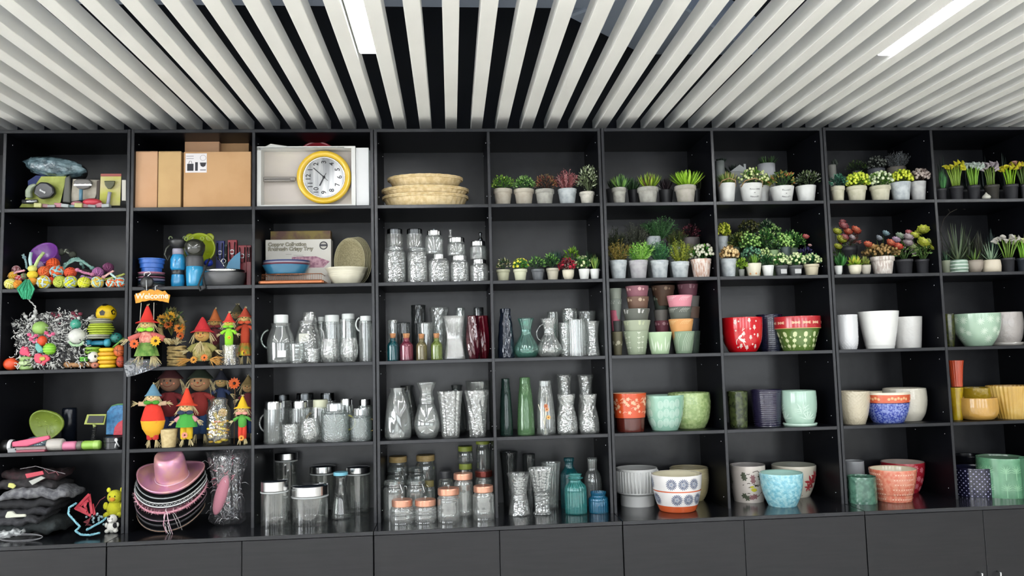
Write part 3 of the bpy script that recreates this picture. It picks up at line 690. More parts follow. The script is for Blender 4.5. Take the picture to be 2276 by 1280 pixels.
g = 'jars with wooden lids'
ljar('back left tall glass jar with bamboo lid', 862, 908, 1011, 1024, 1120, BAM, mt=CLR2, group=g)
ljar('tall back jar with bamboo lid, centre left', 923, 970, 1008, 1021, 1119, BAM, mt=CLR2, group=g)
ljar('low olive-lidded jar between clip jars and copper jars', 941, 968, 1066, 1079, 1138, M('#8f8450', .5), mt=CLR2, group=g)
ljar('jar with dark lid behind the taller copper jar', 974, 1008, 1044, 1060, 1136, M('#3c3d41', .4), mt=CLR2, group=g)
LGR = M('#a9b84e', .45)
r_, ps_, zt_ = ljar('lower jar of the lime-lidded stack at the back', 1018, 1053, 1027, 1040, 1122, LGR, mt=CLR2, group='lime-lidded jars')
x_, y_, z_, R_, H_ = ps_
rr = ljar('upper jar of the lime-lidded stack at the back', 1018, 1053, 992, 1004, None, LGR, mt=CLR2, zb=zt_+.001, group='lime-lidded jars') if False else None
vv, bb_ = vessel('lidded_jar', 'upper jar of the lime-lidded stack at the back', 'jar', (x_, y_, zt_+.001, R_, atY(1035, 1004, y_-R_).z-zt_-.001), 'jar', CLR2, root='body', group='lime-lidded jars'); lid(vv, R_*.92, .026, atY(1035, 1004, y_-R_).z-zt_-.001, LGR)
ljar('tall narrow jar with lime lid touching the shelf above', 1059, 1096, 978, 985, 1118, LGR, mt=CLR2, group='lime-lidded jars')
# --- fifth column, third row
cell(4, 2); g = 'glass vases and carafes'
gv('tall navy cut glass bottle vase', 1106, 1142, 685, 'tall', NAVYG, cut(8, .0025, 45), .08, group=g)
BU = [(.62, 0), (.8, .04), (1, .16), (.96, .28), (.62, .48), (.42, .6), (.42, .75), (.66, 1)]
gv('carafe vase shading from teal neck to clear bulb', 1143, 1196, 706, BU, GL('#b9e2da', .2, .05, .7, .14), flute(12, .0016), .075, n=72, group=g)
r, b, ps = gv('clear fluted carafe vase with small side handle', 1194, 1247, 706, BU, CUT, flute(14, .0018), .075, n=72, root='body', group=g)
X, Y, z, R, H = ps; handle(r, arc(-R*.45, H*.86, -R*.7, H*.42, -R*.45), .003, CUT)
gv('small vase behind the clear carafe', 1218, 1242, 697, 'cyl', CLR, cut(8, .001, 100), .22, group=g)
gv('tall pressed tumbler vase, centre right', 1243, 1270, 716, 'tumbler', CUT, cut(12, .0014, 110), .1, group=g)
gv('straight clear vase with fine vertical ribs', 1263, 1301, 713, 'cyl', CLR2, flute(24, .0012), .07, n=96, group=g)
gv('tall block-cut vase at the back', 1250, 1284, 690, 'cyl', CUT, cut(8, .002, 55), .22, group=g)
gv('wide diamond-cut vase at the back right', 1287, 1330, 690, 'flare', CLR2, cut(10, .003, 55), .22, group=g)
gv('chunky flared cut vase at the right front', 1300, 1334, 713, 'hour', CUT, combo(cut(9, .002, 70)), .07, group=g)
# --- fifth column, fourth row
cell(4, 3); g = 'tall embossed bottle vases'
gv('dark green embossed bottle vase at the left', 1110, 1139, 841, 'tall', DGRN, hammer(14, .001, 190), .08, group=g)
gv('leafy green embossed bottle vase', 1149, 1187, 839, 'tall', GRN, hammer(16, .0012, 190), .08, group=g)
gv('clear tapering fluted bottle vase behind the reed figure', 1192, 1233, 845, 'tall', CLR2, flute(16, .0016), .1, n=72, group=g)
g = 'clear cut vases'
for lb, a, b, t, d in (('back cut vase, left of the pair', 1236, 1274, 832, .2), ('front cut vase, left of the pair', 1238, 1282, 875, .08), ('back cut vase, right of the pair', 1284, 1321, 833, .2), ('front cut vase, right of the pair', 1288, 1330, 875, .08)):
    gv(lb, a, b, t, [(.9, 0), (1, .05), (.96, .35), (.75, .62), (.7, .75), (.9, 1)], CUT, combo(cut(8, .003, 60), twist(5, .001, 20)), d, group=g)
X, Y, z, R, H = P(1203, 1221, 935, .028)
rt = thing('reed_diffuser', 'tiny glass stand with white reeds and dried orange blossoms', 'diffuser', (X, .03, z))
MB().lathe(hollow(PR['cyl'], .017, .03, .002), 20).build('bottle', CLR2, rt)
for i, (dx, dz) in enumerate(((-.032, .155), (.004, .16), (-.008, .13), (.012, .19))): MB().tube([(-dx*.3, 0, .004), (dx, 0, dz)], .0016, 5).build('reed', M('#e9e4d0', .7), rt)
for i, (dx, dz, c) in enumerate(((.010, .128, '#d9a377'), (.017, .088, '#e0b46a'), (.006, .145, '#c97d5a'))): daisy(rt, (dx, -.006, dz), .014, [LF(c), LF('#a05a2a')], 7)
# --- fifth column, bottom row
cell(4, 4); g = 'vases and teal bottles on the worktop'
gv('grey speckled pressed vase with flared foot', 1127, 1180, 1048, 'hour', CUT, hammer(26, .0016, 420), yb=1148, group=g, m=48, n=64)
gv('dark smoky vase in the back left corner', 1112, 1152, 1001, 'flare', SMOKE, hammer(12, .001, 120), yb=1128, group=g)
gv('clear footed trumpet vase with ribs and ring', 1177, 1232, 1036, [(.7, 0), (.72, .03), (.56, .09), (.6, .4), (.66, .43), (.56, .46), (.64, .5), (.85, .82), (1, .97), (.98, 1)], CUT, flute(14, .0028), yb=1146, n=84, group=g, rb=.7)
gv('wide smoky flared vase behind the trumpet vase', 1205, 1247, 1024, 'flare', CLR2, flute(12, .002), yb=1133, group=g)
gv('slender dark vase behind, left of the trumpet vase', 1163, 1190, 1012, 'cyl', SMOKE, flute(10, .0015), yb=1128, group=g)
gv('tall dark teal bottle at the back', 1246, 1286, 1015, 'btl', TEALD, flute(18, .001), yb=1132, n=72, group=g)
gv('teal ribbed apothecary bottle', 1256, 1303, 1050, [(.95, 0), (1, .04), (1, .58), (.9, .7), (.55, .8), (.5, .86), (.72, .9), (.5, .93), (.6, 1)], TEAL, flute(22, .0016), yb=1144, n=88, group=g)
gv('greyish ribbed gourd bottle', 1299, 1344, 1015, [(.9, 0), (1, .05), (1, .35), (.98, .55), (.8, .68), (.55, .74), (.5, .82), (.55, 1)], CLR2, flute(16, .0016), yb=1128, n=72, group=g)
gv('short blue ribbed jar without lid', 1309, 1362, 1089, [(.95, 0), (1, .06), (1, .62), (.9, .72), (.72, .8), (.78, .92), (.82, 1)], BLUEG, flute(24, .0014), yb=1142, n=96, group=g)
# ------------------------------------------------------------------ glazed flower pots
def pot(label, x0, x1, yt, prof, mt, d=.1, yb=None, mod=None, mf=None, mats=None, n=64, m=36, t=.005, group=None, rb=.8, smooth=True, zb=None, name='flower_pot', root=True, cat='flower pot', w=True):
    ps = Q(x0, x1, yt, yb, zb, rb) if yb else P(x0, x1, yt, d, zb)
    if not yb: ps = (ps[0], min(max(ps[1], ps[3]*1.02+.004), DEP-ps[3]-.004), *ps[2:])
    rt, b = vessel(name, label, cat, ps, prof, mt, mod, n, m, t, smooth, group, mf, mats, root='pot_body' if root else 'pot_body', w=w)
    return rt, ps, rfun(PR[prof] if isinstance(prof, str) else prof, ps[3], ps[4], smooth)
def sprig(cx, z0, h, w=.0015, n=4, L=.009, lean=0):
    """stem with leaf pairs as polygons"""
    P_ = stroke([(cx+lean*t*t, z0+h*t) for t in (0, .5, 1)], w)
    for i in range(n):
        t = (i+.7)/n
        for sd in (1, -1): P_.append(petal(cx+lean*t*t, z0+h*t, pi/2-sd*.8, L, L*.42))
    return P_
def flower(cx, cz, r, n=6, c=True): return [petal(cx, cz, 2*pi*i/n, r, r*.55) for i in range(n)]
def tree(cx, z, s):
    P_ = stroke([(cx, z), (cx, z+s)], s*.09)
    for k in range(3):
        for sd in (1, -1): P_.append(petal(cx, z+s*(.25+k*.25), pi/2-sd*.95, s*(.42-.08*k), s*.16))
    return P_
def around(polys, k, mi, off=0): return [(off+2*pi*i/k, p, mi) for i in range(k) for p in polys]
g = 'painted and glazed flower pots'
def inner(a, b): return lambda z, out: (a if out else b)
# sixth column, third row: stacks of little pots
cell(5, 2); g = 'small matt pots stacked in columns'
SP = [(.66, 0), (.7, .03), (.99, .97), (1, 1)]
def stackpots(col, items, d):
    for i, (lb, c, x0, x1, yt, motif, mc) in enumerate(items):
        nxt = None
        rt, ps, rf = pot(lb, x0, x1, yt, SP, M(c, .6), d, None, n=28, m=4, t=.003, group=g, zb=col[-1], smooth=False, name='small_pot')
        X, Y, z, R, H = ps
        pl = []
        if motif == 'leaf': pl = sprig(0, H*.45, H*.45, .001, 4, .011)+sprig(.02, H*.4, H*.4, .001, 3, .009, .01)
        elif motif == 'daisy': pl = flower(0, H*.72, .013, 8)+flower(.022, H*.58, .008, 6)
        elif motif == 'grass': pl = [q for k in range(5) for q in stroke([(-.02+k*.009, H*.1), (-.012+k*.009, H*.5), (.004+k*.011, H*.86)], .0016)]
        elif motif == 'tulip': pl = [q for k in (-.016, .012) for q in (petal(k, H*.2, pi/2+.25, H*.55, .007), petal(k, H*.2, pi/2-.15, H*.4, .006), petal(k+.004, H*.5, pi/2, H*.32, .006))]
        if pl: wrap(rt, rf, around(pl, 5, 0), [M(mc, .6)])
        col.append((z+H))
def stk(items, d):
    """items bottom-up; each upper pot nests into the one below, showing only its collar"""
    zs = [TOP[2]]
    for i, it in enumerate(items):
        lb, c, x0, x1, yt, motif, mc = it
        X, Y, z, R, H = P(x0, x1, yt, d); Y = max(d, R*1.02+.004); topz = z+H
        full = .11
        zb = TOP[2] if i == 0 else max(topz-full, zs[-1]+.012)
        Hh = topz-zb; Rr = R
        rt, b = vessel('small_pot', lb, 'flower pot', (X, Y, zb, Rr, Hh), SP, M(c, .6), None, 28, 4, .003, False, g, None, None, root='pot_body')
        rf = rfun(SP, Rr, Hh, False)
        vis = .03 if i else Hh*.9; z1 = Hh-.006; z0 = z1-vis+.008; hh = z1-z0
        pl = []
        if motif == 'leaf': pl = sprig(0, z0, hh, .001, 4, min(.011, hh*.4))+sprig(.018, z0, hh*.8, .001, 3, min(.009, hh*.35), .006)
        elif motif == 'daisy': pl = flower(0, z0+hh*.5, min(.012, hh*.5), 8)+flower(.02, z0+hh*.4, .007, 6)
        elif motif == 'grass': pl = [q for k in range(5) for q in stroke([(-.02+k*.009, z0), (-.014+k*.009, z0+hh*.5), (.002+k*.011, z0+hh*.95)], .0015)]
        elif motif == 'tulip': pl = [q for k in (-.016, .012) for q in (petal(k, z0, pi/2+.2, hh*.6, .008), petal(k, z0, pi/2-.15, hh*.45, .007), petal(k+.004, z0+hh*.5, pi/2, hh*.4, .007))]
        if pl: wrap(rt, rf, around(pl, 5, 0), [M(mc, .6)])
        zs.append(zb)
stk([('olive brown pot with blossoms under the left end stack', '#6d6850', 1360, 1385, 737, 'daisy', '#b9b49c'), ('charcoal collar in the left end stack', '#343433', 1360, 1384, 713, '', ''), ('pink-red collar in the left end stack', '#b0566a', 1357, 1381, 689, '', ''), ('grey-green collar in the left end stack', '#7d857c', 1355, 1384, 664, 'tulip', '#a3aaa0'), ('pale grey-green pot topping the left end stack', '#8d9488', 1354, 1384, 640, '', '')], .11)
stk([('sage pot with white leaf sprigs under the second stack', '#97a38a', 1387, 1442, 735, 'leaf', '#e2e6d4'), ('pale green collar with leaves in the second stack', '#a3ab93', 1386, 1446, 711, 'leaf', '#cfd6ae'), ('dark grey collar with white leaves in the second stack', '#5d6058', 1386, 1445, 685, 'leaf', '#eeeeea'), ('brown collar with floral print in the second stack', '#6c4f3f', 1395, 1444, 658, 'daisy', '#b9a48c'), ('maroon pot with small blossoms topping the second stack', '#84505c', 1393, 1444, 634, 'daisy', '#d3a5a5')], .08)
stk([('plum pot under the third stack behind green pot', '#5f4046', 1456, 1488, 737, '', ''), ('maroon collar with daisy in the third stack', '#8a4a58', 1456, 1490, 712, 'daisy', '#d9a9b0'), ('warm grey collar in the third stack', '#85807a', 1455, 1488, 688, '', ''), ('dark green collar with palm print in the third stack', '#3f4a40', 1454, 1489, 656, 'daisy', '#97a08e'), ('brown pot with palm print topping the third stack', '#604636', 1450, 1502, 633, 'daisy', '#a88e76')], .2)
stk([('sage pot with long grass lines under the fourth stack', '#83997f', 1494, 1544, 736, 'grass', '#cfdcc6'), ('orange collar with grass lines in the fourth stack', '#d69a5c', 1488, 1542, 708, 'grass', '#eccb96'), ('dark grey collar with grass lines in the fourth stack', '#565b53', 1488, 1539, 681, 'grass', '#c4c8bd'), ('pink pot with leaf print topping the fourth stack', '#d98a98', 1485, 1541, 655, 'grass', '#f0cdd0')], .08)
stk([('dark green pot under the last stack by the side panel', '#3c4d42', 1522, 1557, 735, 'grass', '#62735f'), ('navy collar in the last stack', '#2c2f38', 1520, 1556, 707, '', ''), ('brown collar in the last stack', '#6b5347', 1520, 1557, 681, '', ''), ('grey collar in the last stack', '#73706c', 1518, 1557, 657, '', ''), ('maroon pot with sprigs topping the last stack', '#7d4a58', 1508, 1554, 630, 'leaf', '#c39aa2')], .22)
rt, ps, rf = pot('single pale green pot engraved with tulips, in front', 1441, 1496, 737, SP, M('#b3cca6', .5), .05, n=36, m=4, smooth=False, name='small_pot')
X, Y, z, R, H = ps; wrap(rt, rf, around([petal(-.015, H*.12, pi/2+.2, H*.5, .009), petal(-.008, H*.12, pi/2-.1, H*.38, .008), petal(.016, H*.1, pi/2, H*.72, .008), petal(.021, H*.1, pi/2-.3, H*.5, .008)], 5, 0), [M('#d9ead0', .5)])
# sixth column, fourth row
cell(5, 3); g = 'large glazed flower pots'
zb_ = lambda z, o: (2 if not o else (1 if z < .38 else 0))
rt, ps, rf = pot('orange-red pot with white blossom branches and brown lower band', 1362, 1437, 873, [(.78, 0), (.8, .03), (.86, .37), (.9, .39), (1, .96), (.98, 1)], None, .1, mf=zb_, mats=[ceramic('#cf4f26'), ceramic('#542018'), ceramic('#e0b79a')], group=g)
X, Y, z, R, H = ps; random.seed(3); pl = []
for k in range(15): a = random.uniform(-.045, .045); b = H*random.uniform(.5, .88); pl += flower(a, b, random.uniform(.008, .012), 5)
for k in range(12): a = random.uniform(-.05, .05); b = H*random.uniform(.46, .9); pl += stroke([(a, b), (a+.012, b+.008), (a+.024, b+.004)], .002)
wrap(rt, rf, around(pl, 5, 0), [M('#e9b592', .35)])
rt, ps, rf = pot('mint green pot embossed with wavy tree rings', 1436, 1523, 876, 'bowlpot', ceramic('#a5cbb9'), .085, mf=inner(0, 1), mats=[ceramic('#93bfab'), ceramic('#9fbcae')], group=g)
X, Y, z, R, H = ps; pl = []
for k in range(4):
    for j in range(3):
        cx = (k-1.5)*.03; cz = H*(.2+.27*j)+(.008 if k % 2 else 0)
        for rr in (.004, .0085, .013, .0175): pl += stroke([(cx+rr*cos(t*pi/6)*.78, cz+rr*sin(t*pi/6)*1.2) for t in range(13)], .0019)
wrap(rt, rf, around(pl, 4, 0), [M('#d2ecdf', .3)], name='embossed_lines')
rt, ps, rf = pot('light green pot with cut leaf relief behind the mint pot', 1486, 1578, 870, 'roundpot', ceramic('#a9bd83', h2='#8ba468', sc=60, bump=.6, bsc=70, dist=.006), .17, mod=hammer(22, .0012, 240), group=g)
# sixth column, bottom row
cell(5, 4); g = 'large glazed flower pots on the worktop'
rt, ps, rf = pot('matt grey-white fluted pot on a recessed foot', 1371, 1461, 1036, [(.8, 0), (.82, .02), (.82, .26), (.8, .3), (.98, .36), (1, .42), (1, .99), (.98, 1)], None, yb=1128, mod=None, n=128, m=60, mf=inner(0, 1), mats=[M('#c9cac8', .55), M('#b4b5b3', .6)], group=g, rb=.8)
X, Y, z, R, H = ps
mb = MB()
for k in range(40):
    t = 2*pi*k/40; r0 = R+.001; mb.tube([(r0*cos(t), r0*sin(t), H*.4), ((r0)*cos(t), (r0)*sin(t), H*.97)], .0048, 6)
stuff(mb.build('flutes', M('#c9cac8', .55), rt))
def wb(z, o): return 3 if not o else (1 if z < .17 else (1 if .565 < z < .615 else 0))
rt, ps, rf = pot('white pot with blue-grey dahlias between two orange bands', 1450, 1559, 1045, [(.68, 0), (.74, .04), (.86, .3), (.95, .6), (1, .97), (.97, 1)], None, yb=1141, m=50, mf=wb, mats=[ceramic('#e5e2e0'), ceramic('#cf5f35'), ceramic('#7e4a34'), ceramic('#d9d2b6')], group=g, rb=.72, n=72)
X, Y, z, R, H = ps; pl = []; pm = []
for row, (cz, n_) in enumerate(((H*.79, 0), (H*.37, 1))):
    for k in range(3):
        cx = (k-1)*.060+row*.028
        for rr, nn in ((.031, 18), (.019, 13)): pl += [petal(cx+rr*.35*cos(2*pi*i/nn), cz+rr*.35*sin(2*pi*i/nn), 2*pi*i/nn, rr*.62, rr*.17) for i in range(nn)]
        pm += flower(cx, cz, .008, 7)
wrap(rt, rf, around(pl, 3, 0)+around(pm, 3, 1), [M('#54617c', .3), M('#8d99ad', .3)])
mb = MB(); mb.lathe([(R*.985, H*.995), (R*1.0, H), (R*.985, H*1.003), (R*.93, H*1.0)], 64); mb.build('rim_line', M('#7d4f38', .3), rt)
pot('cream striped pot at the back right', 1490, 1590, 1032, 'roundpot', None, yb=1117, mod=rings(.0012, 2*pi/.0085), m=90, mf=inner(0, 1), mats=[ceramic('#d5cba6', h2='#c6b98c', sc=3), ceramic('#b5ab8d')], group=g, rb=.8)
# seventh column
cell(6, 2); g = 'large glazed flower pots'
rt, ps, rf = pot('red pot with white reindeer and fir trees', 1609, 1697, 704, [(.6, 0), (.68, .03), (.9, .3), (.98, .65), (1, .97), (.98, 1)], ceramic('#c8161f'), .09, group=g)
X, Y, z, R, H = ps; random.seed(5); pl = []
for a, b, s in ((-.06, .78, .028), (-.03, .1, .026), (-.018, .45, .026), (.012, .83, .026), (.018, .34, .026), (.0, .05, .026), (.04, .62, .028), (.048, .08, .026), (.062, .4, .024)): pl += tree(a, H*b, s)
for a, b in ((-.042, .88), (-.058, .62), (-.016, .36), (.016, .66), (.03, .22), (.052, .88), (-.045, .14), (.04, .5)): pl += flower(a, H*b, .006, 4)
for k in range(6): pl.append(petal(-.05+.0, H*.35, .9-k*.0+.0, .001, .001))
pl += [petal(-.048, H*.38, .75, .034, .012), petal(-.044, H*.40, -.55, .044, .014), petal(-.03, H*.52, .1, .016, .008)]+stroke([(-.05, H*.38), (-.056, H*.3), (-.052, H*.22)], .003)+stroke([(-.022, H*.3), (-.012, H*.2), (-.008, H*.14)], .003)+stroke([(-.026, H*.6), (-.02, H*.7)], .002)+stroke([(-.022, H*.62), (-.012, H*.68)], .002)
wrap(rt, rf, around(pl, 3, 0, -.1), [M('#efe6da', .35)])
pot('dark navy ribbed pot between the red pots', 1684, 1738, 698, 'tumbler', ceramic('#1c2036'), .2, mod=combo(rings(.0012, 2*pi/.011), hammer(16, .0014, 2*pi/.011)), m=70, group=g)
def rg(z, o): return 3 if not o else (0 if z > .67 else (2 if z > .65 else 1))
rt, ps, rf = pot('pot with red ornament collar over a green flowered body', 1726, 1833, 702, [(.6, 0), (.66, .03), (.86, .5), (.96, .64), (1, .67), (1, .98), (.98, 1)], None, .11, m=50, mf=rg, mats=[ceramic('#b92e34'), ceramic('#5d7a38'), ceramic('#e3c183'), ceramic('#b92e34')], group=g)
X, Y, z, R, H = ps; pl = []; p2 = []
for cx in (-.055, 0, .055):
    pl += flower(cx, H*.3, .012, 8)+flower(cx, H*.14, .011, 8)+[petal(cx, H*.4, pi/2+s*.7, .017, .006) for s in (-1, 1)]+flower(cx, H*.5, .012, 10)+stroke([(cx, H*.04), (cx, H*.5)], .002)+flower(cx+.0275, H*.13, .005, 4)+flower(cx+.026, H*.4, .006, 6)
    p2 += [petal(cx+s*.004, H*.82, (0 if s > 0 else pi)+dd, .02, .006) for s in (-1, 1) for dd in (-.35, 0, .35)]+flower(cx, H*.82, .008, 8)
wrap(rt, rf, around(pl, 4, 0), [M('#dfe6b2', .35)]); wrap(rt, rf, around(p2, 4, 0), [M('#e5b796', .35)])
cell(6, 3)
rt, ps, rf = pot('dark green patterned pot on a black saucer', 1618, 1662, 868, 'tumbler', ceramic('#2d3620', h2='#4b5630', sc=40), .12, mod=hammer(16, .001, 210), group=g)
pot('dark violet pot with stacked ribs', 1671, 1737, 864, 'tumbler', ceramic('#25213a'), .14, mod=combo(rings(.0014, 2*pi/.011), hammer(18, .001, 2*pi/.011)), m=80, group=g)
rt, ps, rf = pot('pale mint pot embossed with palm fronds, on its saucer', 1740, 1814, 866, 'roundpot', ceramic('#a9c7b6'), .09, group=g, rb=.8)
X, Y, z, R, H = ps; pl = []
for a0 in (.3, 1.1, 2.0, 2.8): pl += [petal(-.02+.03*cos(a0)*0, H*.35+k*.013, a0+.15*k, .045, .005) for k in range(3)]
pl += [petal(.01, H*.2, a, .05, .007) for a in (.2, .7, 1.2, 1.7, 2.2, 2.8)]
wrap(rt, rf, around(pl, 4, 0), [M('#c6dfd0', .3)], name='embossed_fronds')
MB().lathe([(R*.7, 0), (R*.92, 0), (R*.98, .014), (R*.9, .016), (R*.7, .012)], 48).build('saucer', ceramic('#b5cfc0'), rt)
cell(6, 4); g = 'large glazed flower pots on the worktop'
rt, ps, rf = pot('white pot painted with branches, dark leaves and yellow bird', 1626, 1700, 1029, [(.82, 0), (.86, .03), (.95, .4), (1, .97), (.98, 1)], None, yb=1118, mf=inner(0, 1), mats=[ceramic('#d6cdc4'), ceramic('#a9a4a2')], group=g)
X, Y, z, R, H = ps; br = []; gn = []; pk = []; ye = []
for z0, s in ((.5, 1), (.86, -1), (.22, 1)): br += stroke([(-.06, H*z0), (-.03, H*(z0+.06*s)), (0, H*(z0+.02)), (.02, H*(z0-.04*s)), (.045, H*(z0+.08*s))], .0036)
for a, b in ((-.055, .78), (-.05, .7), (.04, .66), (.046, .56), (-.052, .2), (-.035, .14), (.035, .74)): gn += flower(a, H*b, .017, 6)
for a, b in ((-.008, .72), (-.006, .62), (.004, .18), (-.014, .16)): pk += flower(a, H*b, .016, 6)
ye += [petal(-.02, H*.38, -.1, .036, .02), petal(-.024, H*.44, .2, .024, .012)]; br += [petal(-.034, H*.43, .25, .062, .010)]
wrap(rt, rf, around(br, 3, 0)+around(gn, 3, 1)+around(pk, 3, 2)+around(ye, 3, 3), [M('#3d3226', .4), M('#4b5340', .4), M('#8d6265', .4), M('#c9c22e', .4)])
rt, ps, rf = pot('aqua blue glazed pot with crackled floral relief', 1692, 1783, 1043, 'bowlpot', None, yb=1130, mf=inner(0, 1), mats=[ceramic('#7fbfd0', h2='#a9dae0', sc=55, bump=.7, bsc=60, dist=.008), ceramic('#a9cfc4')], group=g)
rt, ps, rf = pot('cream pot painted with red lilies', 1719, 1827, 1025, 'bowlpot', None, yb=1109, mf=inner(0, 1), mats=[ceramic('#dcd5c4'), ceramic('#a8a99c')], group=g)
X, Y, z, R, H = ps; rd = []; br = []
for cx, cz, s in ((.05, .5, .042), (.085, .68, .034), (.035, .34, .026), (-.05, .5, .04)): rd += [petal(cx, H*cz, a, s, s*.35) for a in (0, .9, 1.9, 3.0, 4.1, 5.2)]
br += stroke([(-.02, H*.02), (-.005, H*.2), (-.02, H*.33)], .0035)+stroke([(-.0, H*.06), (.03, H*.22), (.06, H*.24)], .0025)+stroke([(.05, H*.25), (.07, H*.5)], .002)+[petal(.05, H*.3, 1.2, .03, .006)]
wrap(rt, rf, around(br, 3, 1)+around(rd, 3, 0), [M('#a8323a', .35), M('#5b4a3a', .4)])
# eighth column
cell(7, 2); g = 'white textured pots'
pot('white pot with diamond lattice relief', 1862, 1905, 701, [(.72, 0), (.8, .03), (.97, .3), (1, .97), (.98, 1)], ceramic('#d9dadb'), .085, mod=hammer(20, .0017, 330), m=64, n=80, group=g)
rt, ps, rf = pot('tall white flared pot with faint script relief', 1918, 2000, 691, 'cone' if False else [(.66, 0), (.7, .03), (.86, .5), (1, .97), (.985, 1)], ceramic('#e8e8e4', bump=.4, bsc=40, dist=.004), .085, mod=zlim(rings(.001, 2*pi/.006), 0, .04), m=64, group=g)
pot('shorter white textured pot behind the flared one', 1984, 2047, 703, 'tumbler', ceramic('#d5d4d0', bump=.5, bsc=35, dist=.005), .17, group=g)
cell(7, 3); g = 'large glazed flower pots'
pot('beige pot with woven relief', 1862, 1931, 867, 'bowlpot', ceramic('#c2b8a0', bump=.6, bsc=90, dist=.005), .1, mod=hammer(26, .0014, 350), m=64, n=104, group=g)
def bo(z, o): return 3 if not o else (0 if z < .66 else (1 if z < .93 else 2))
rt, ps, rf = pot('cobalt speckled pot with orange floral collar and cream lip', 1933, 2028, 869, [(.62, 0), (.68, .03), (.86, .32), (.96, .66), (1, .97), (.98, 1)], None, .085, m=50, mf=bo, mats=[ceramic('#283c9c', h2='#8c9bd4', sc=110, bump=.3, bsc=110), ceramic('#d8623f'), ceramic('#e2d9c3'), ceramic('#d8cfb5')], group=g)
X, Y, z, R, H = ps; pl = []
for k in range(7): pl += flower((k-3)*.016, H*(.79+.03*(k % 2)), .009, 6)
wrap(rt, rf, around(pl, 5, 0), [M('#eab685', .35)])
mb = MB(); mb.lathe([(rf(H*.655)+.0004, H*.645), (rf(H*.66)+.0012, H*.655), (rf(H*.67)+.0004, H*.67)], 64); mb.build('collar_line', ceramic('#2a1d4c'), rt)
pot('cream pot with faint relief behind the cobalt one', 1968, 2055, 860, 'roundpot', ceramic('#ccc7b8', bump=.5, bsc=40, dist=.004), .19, group=g)
cell(7, 4); g = 'large glazed flower pots on the worktop'
pot('plain white pot in the left back corner', 1878, 1920, 1024, 'cyl', ceramic('#b6b8bb'), yb=1098, group=g)
rt, ps, rf = pot('bottle-green glazed pot with star relief', 1887, 1945, 1056, 'cyl', ceramic('#3c6354', h2='#56806c', sc=30), yb=1121, mod=hammer(14, .0012, 260), m=50, group=g)
rt, ps, rf = pot('coral pot with white lace pattern and cream inside', 1938, 2033, 1034, [(.72, 0), (.74, .04), (.78, .22), (.8, .24), (.92, .6), (1, .97), (.98, 1)], None, yb=1119, mf=inner(0, 1), mats=[ceramic('#cf6f57', h2='#dd9278', sc=60), ceramic('#dfd3b8')], group=g, rb=.76)
X, Y, z, R, H = ps; pl = []
for j in range(6):
    for k in range(9): pl += [disc((k-4)*.0125+(.006 if j % 2 else 0), H*(.1+.155*j), .0035, 5)]+[petal((k-4)*.0125+(.006 if j % 2 else 0), H*(.1+.155*j), a, .007, .0022) for a in (.8, 2.4, 4, 5.5)]
wrap(rt, rf, around(pl, 4, 0), [M('#ecc0a8', .35)])
rt, ps, rf = pot('crimson pot with pink roses behind the coral one', 1964, 2070, 1019, 'bowlpot', None, yb=1100, mf=inner(0, 1), mats=[ceramic('#ad2433'), ceramic('#c9b7ae')], group=g)
X, Y, z, R, H = ps; pl = []
for a, b in ((.01, .85), (.05, .78), (.03, .5), (.06, .42), (.02, .25), (.055, .15), (-.03, .6), (-.05, .3)): pl += flower(a, H*b, .017, 7)+stroke([(a, H*b), (a+.01, H*b-.02)], .002)
wrap(rt, rf, around(pl, 3, 0), [M('#d2707c', .35)])
# ninth column
cell(8, 2); g = 'large glazed flower pots'
pot('dark olive pot at the left panel', 2096, 2122, 697, 'bowlpot', ceramic('#2f3420', h2='#45491f', sc=60), .16, group=g)
rt, ps, rf = pot('mint bowl pot embossed with big leaves and swirls', 2136, 2229, 695, [(.5, 0), (.58, .03), (.82, .3), (.95, .6), (1, .97), (.985, 1)], ceramic('#a8c4ac'), .085, group=g)
X, Y, z, R, H = ps; pl = []
for cx, cz, s in ((-.05, .75, .022), (0, .82, .024), (.05, .8, .024), (-.03, .45, .022), (.03, .5, .022), (0, .22, .024), (.06, .4, .018)): pl += [petal(cx, H*cz, a*.55, s, .0042) for a in range(11)]
wrap(rt, rf, around(pl, 4, 0), [M('#d3e6d2', .3)], name='embossed_leaves')
rt, ps, rf = pot('grey-white pot with rosette relief behind the mint bowl', 2196, 2268, 693, 'roundpot', ceramic('#b8b1ac', bump=.6, bsc=55, dist=.006), .2, group=g)
X, Y, z, R, H = ps; MB().lathe([(R*.6, 0), (R*.92, 0), (R*.96, .016), (R*.9, .018), (R*.6, .01)], 40).build('saucer', ceramic('#b4afa8'), rt)
cell(8, 3)
Xy = P(2112, 2142, 859, .12); 
pot('slim yellow pot standing under the orange one', 2112, 2141, 860, 'flare', ceramic('#b89d1e', h2='#a98718', sc=30), .12, group=g)
pot('orange-red ribbed pot stacked on the slim yellow pot', 2109, 2141, 801, 'flare', ceramic('#b8482a'), .12, mod=flute(20, .001), n=80, group=g, zb=Xy[2]+Xy[4]+.001)
X, Y, z, R, H = P(2137, 2217, 881, .09)
pot('golden round bowl pot in front', 2137, 2217, 881, [(.62, 0), (.78, .05), (.95, .25), (1, .55), (.97, 1)], ceramic('#bf934a', bump=.4, bsc=40, dist=.004), .09, group=g)
pot('mustard pot with leaf relief behind the golden bowl', 2136, 2212, 859, 'tumbler', ceramic('#a3871c', bump=.5, bsc=60, dist=.005), .22, group=g)
pot('large golden ribbed pot at the right edge', 2209, 2300, 855, [(.66, 0), (.7, .03), (.86, .45), (1, .95), (.98, 1)], None, .1, mod=flute(36, .0022), n=144, mf=inner(0, 1), mats=[ceramic('#c29a45', h2='#d4b264', sc=8), ceramic('#b78c3c')], group=g)
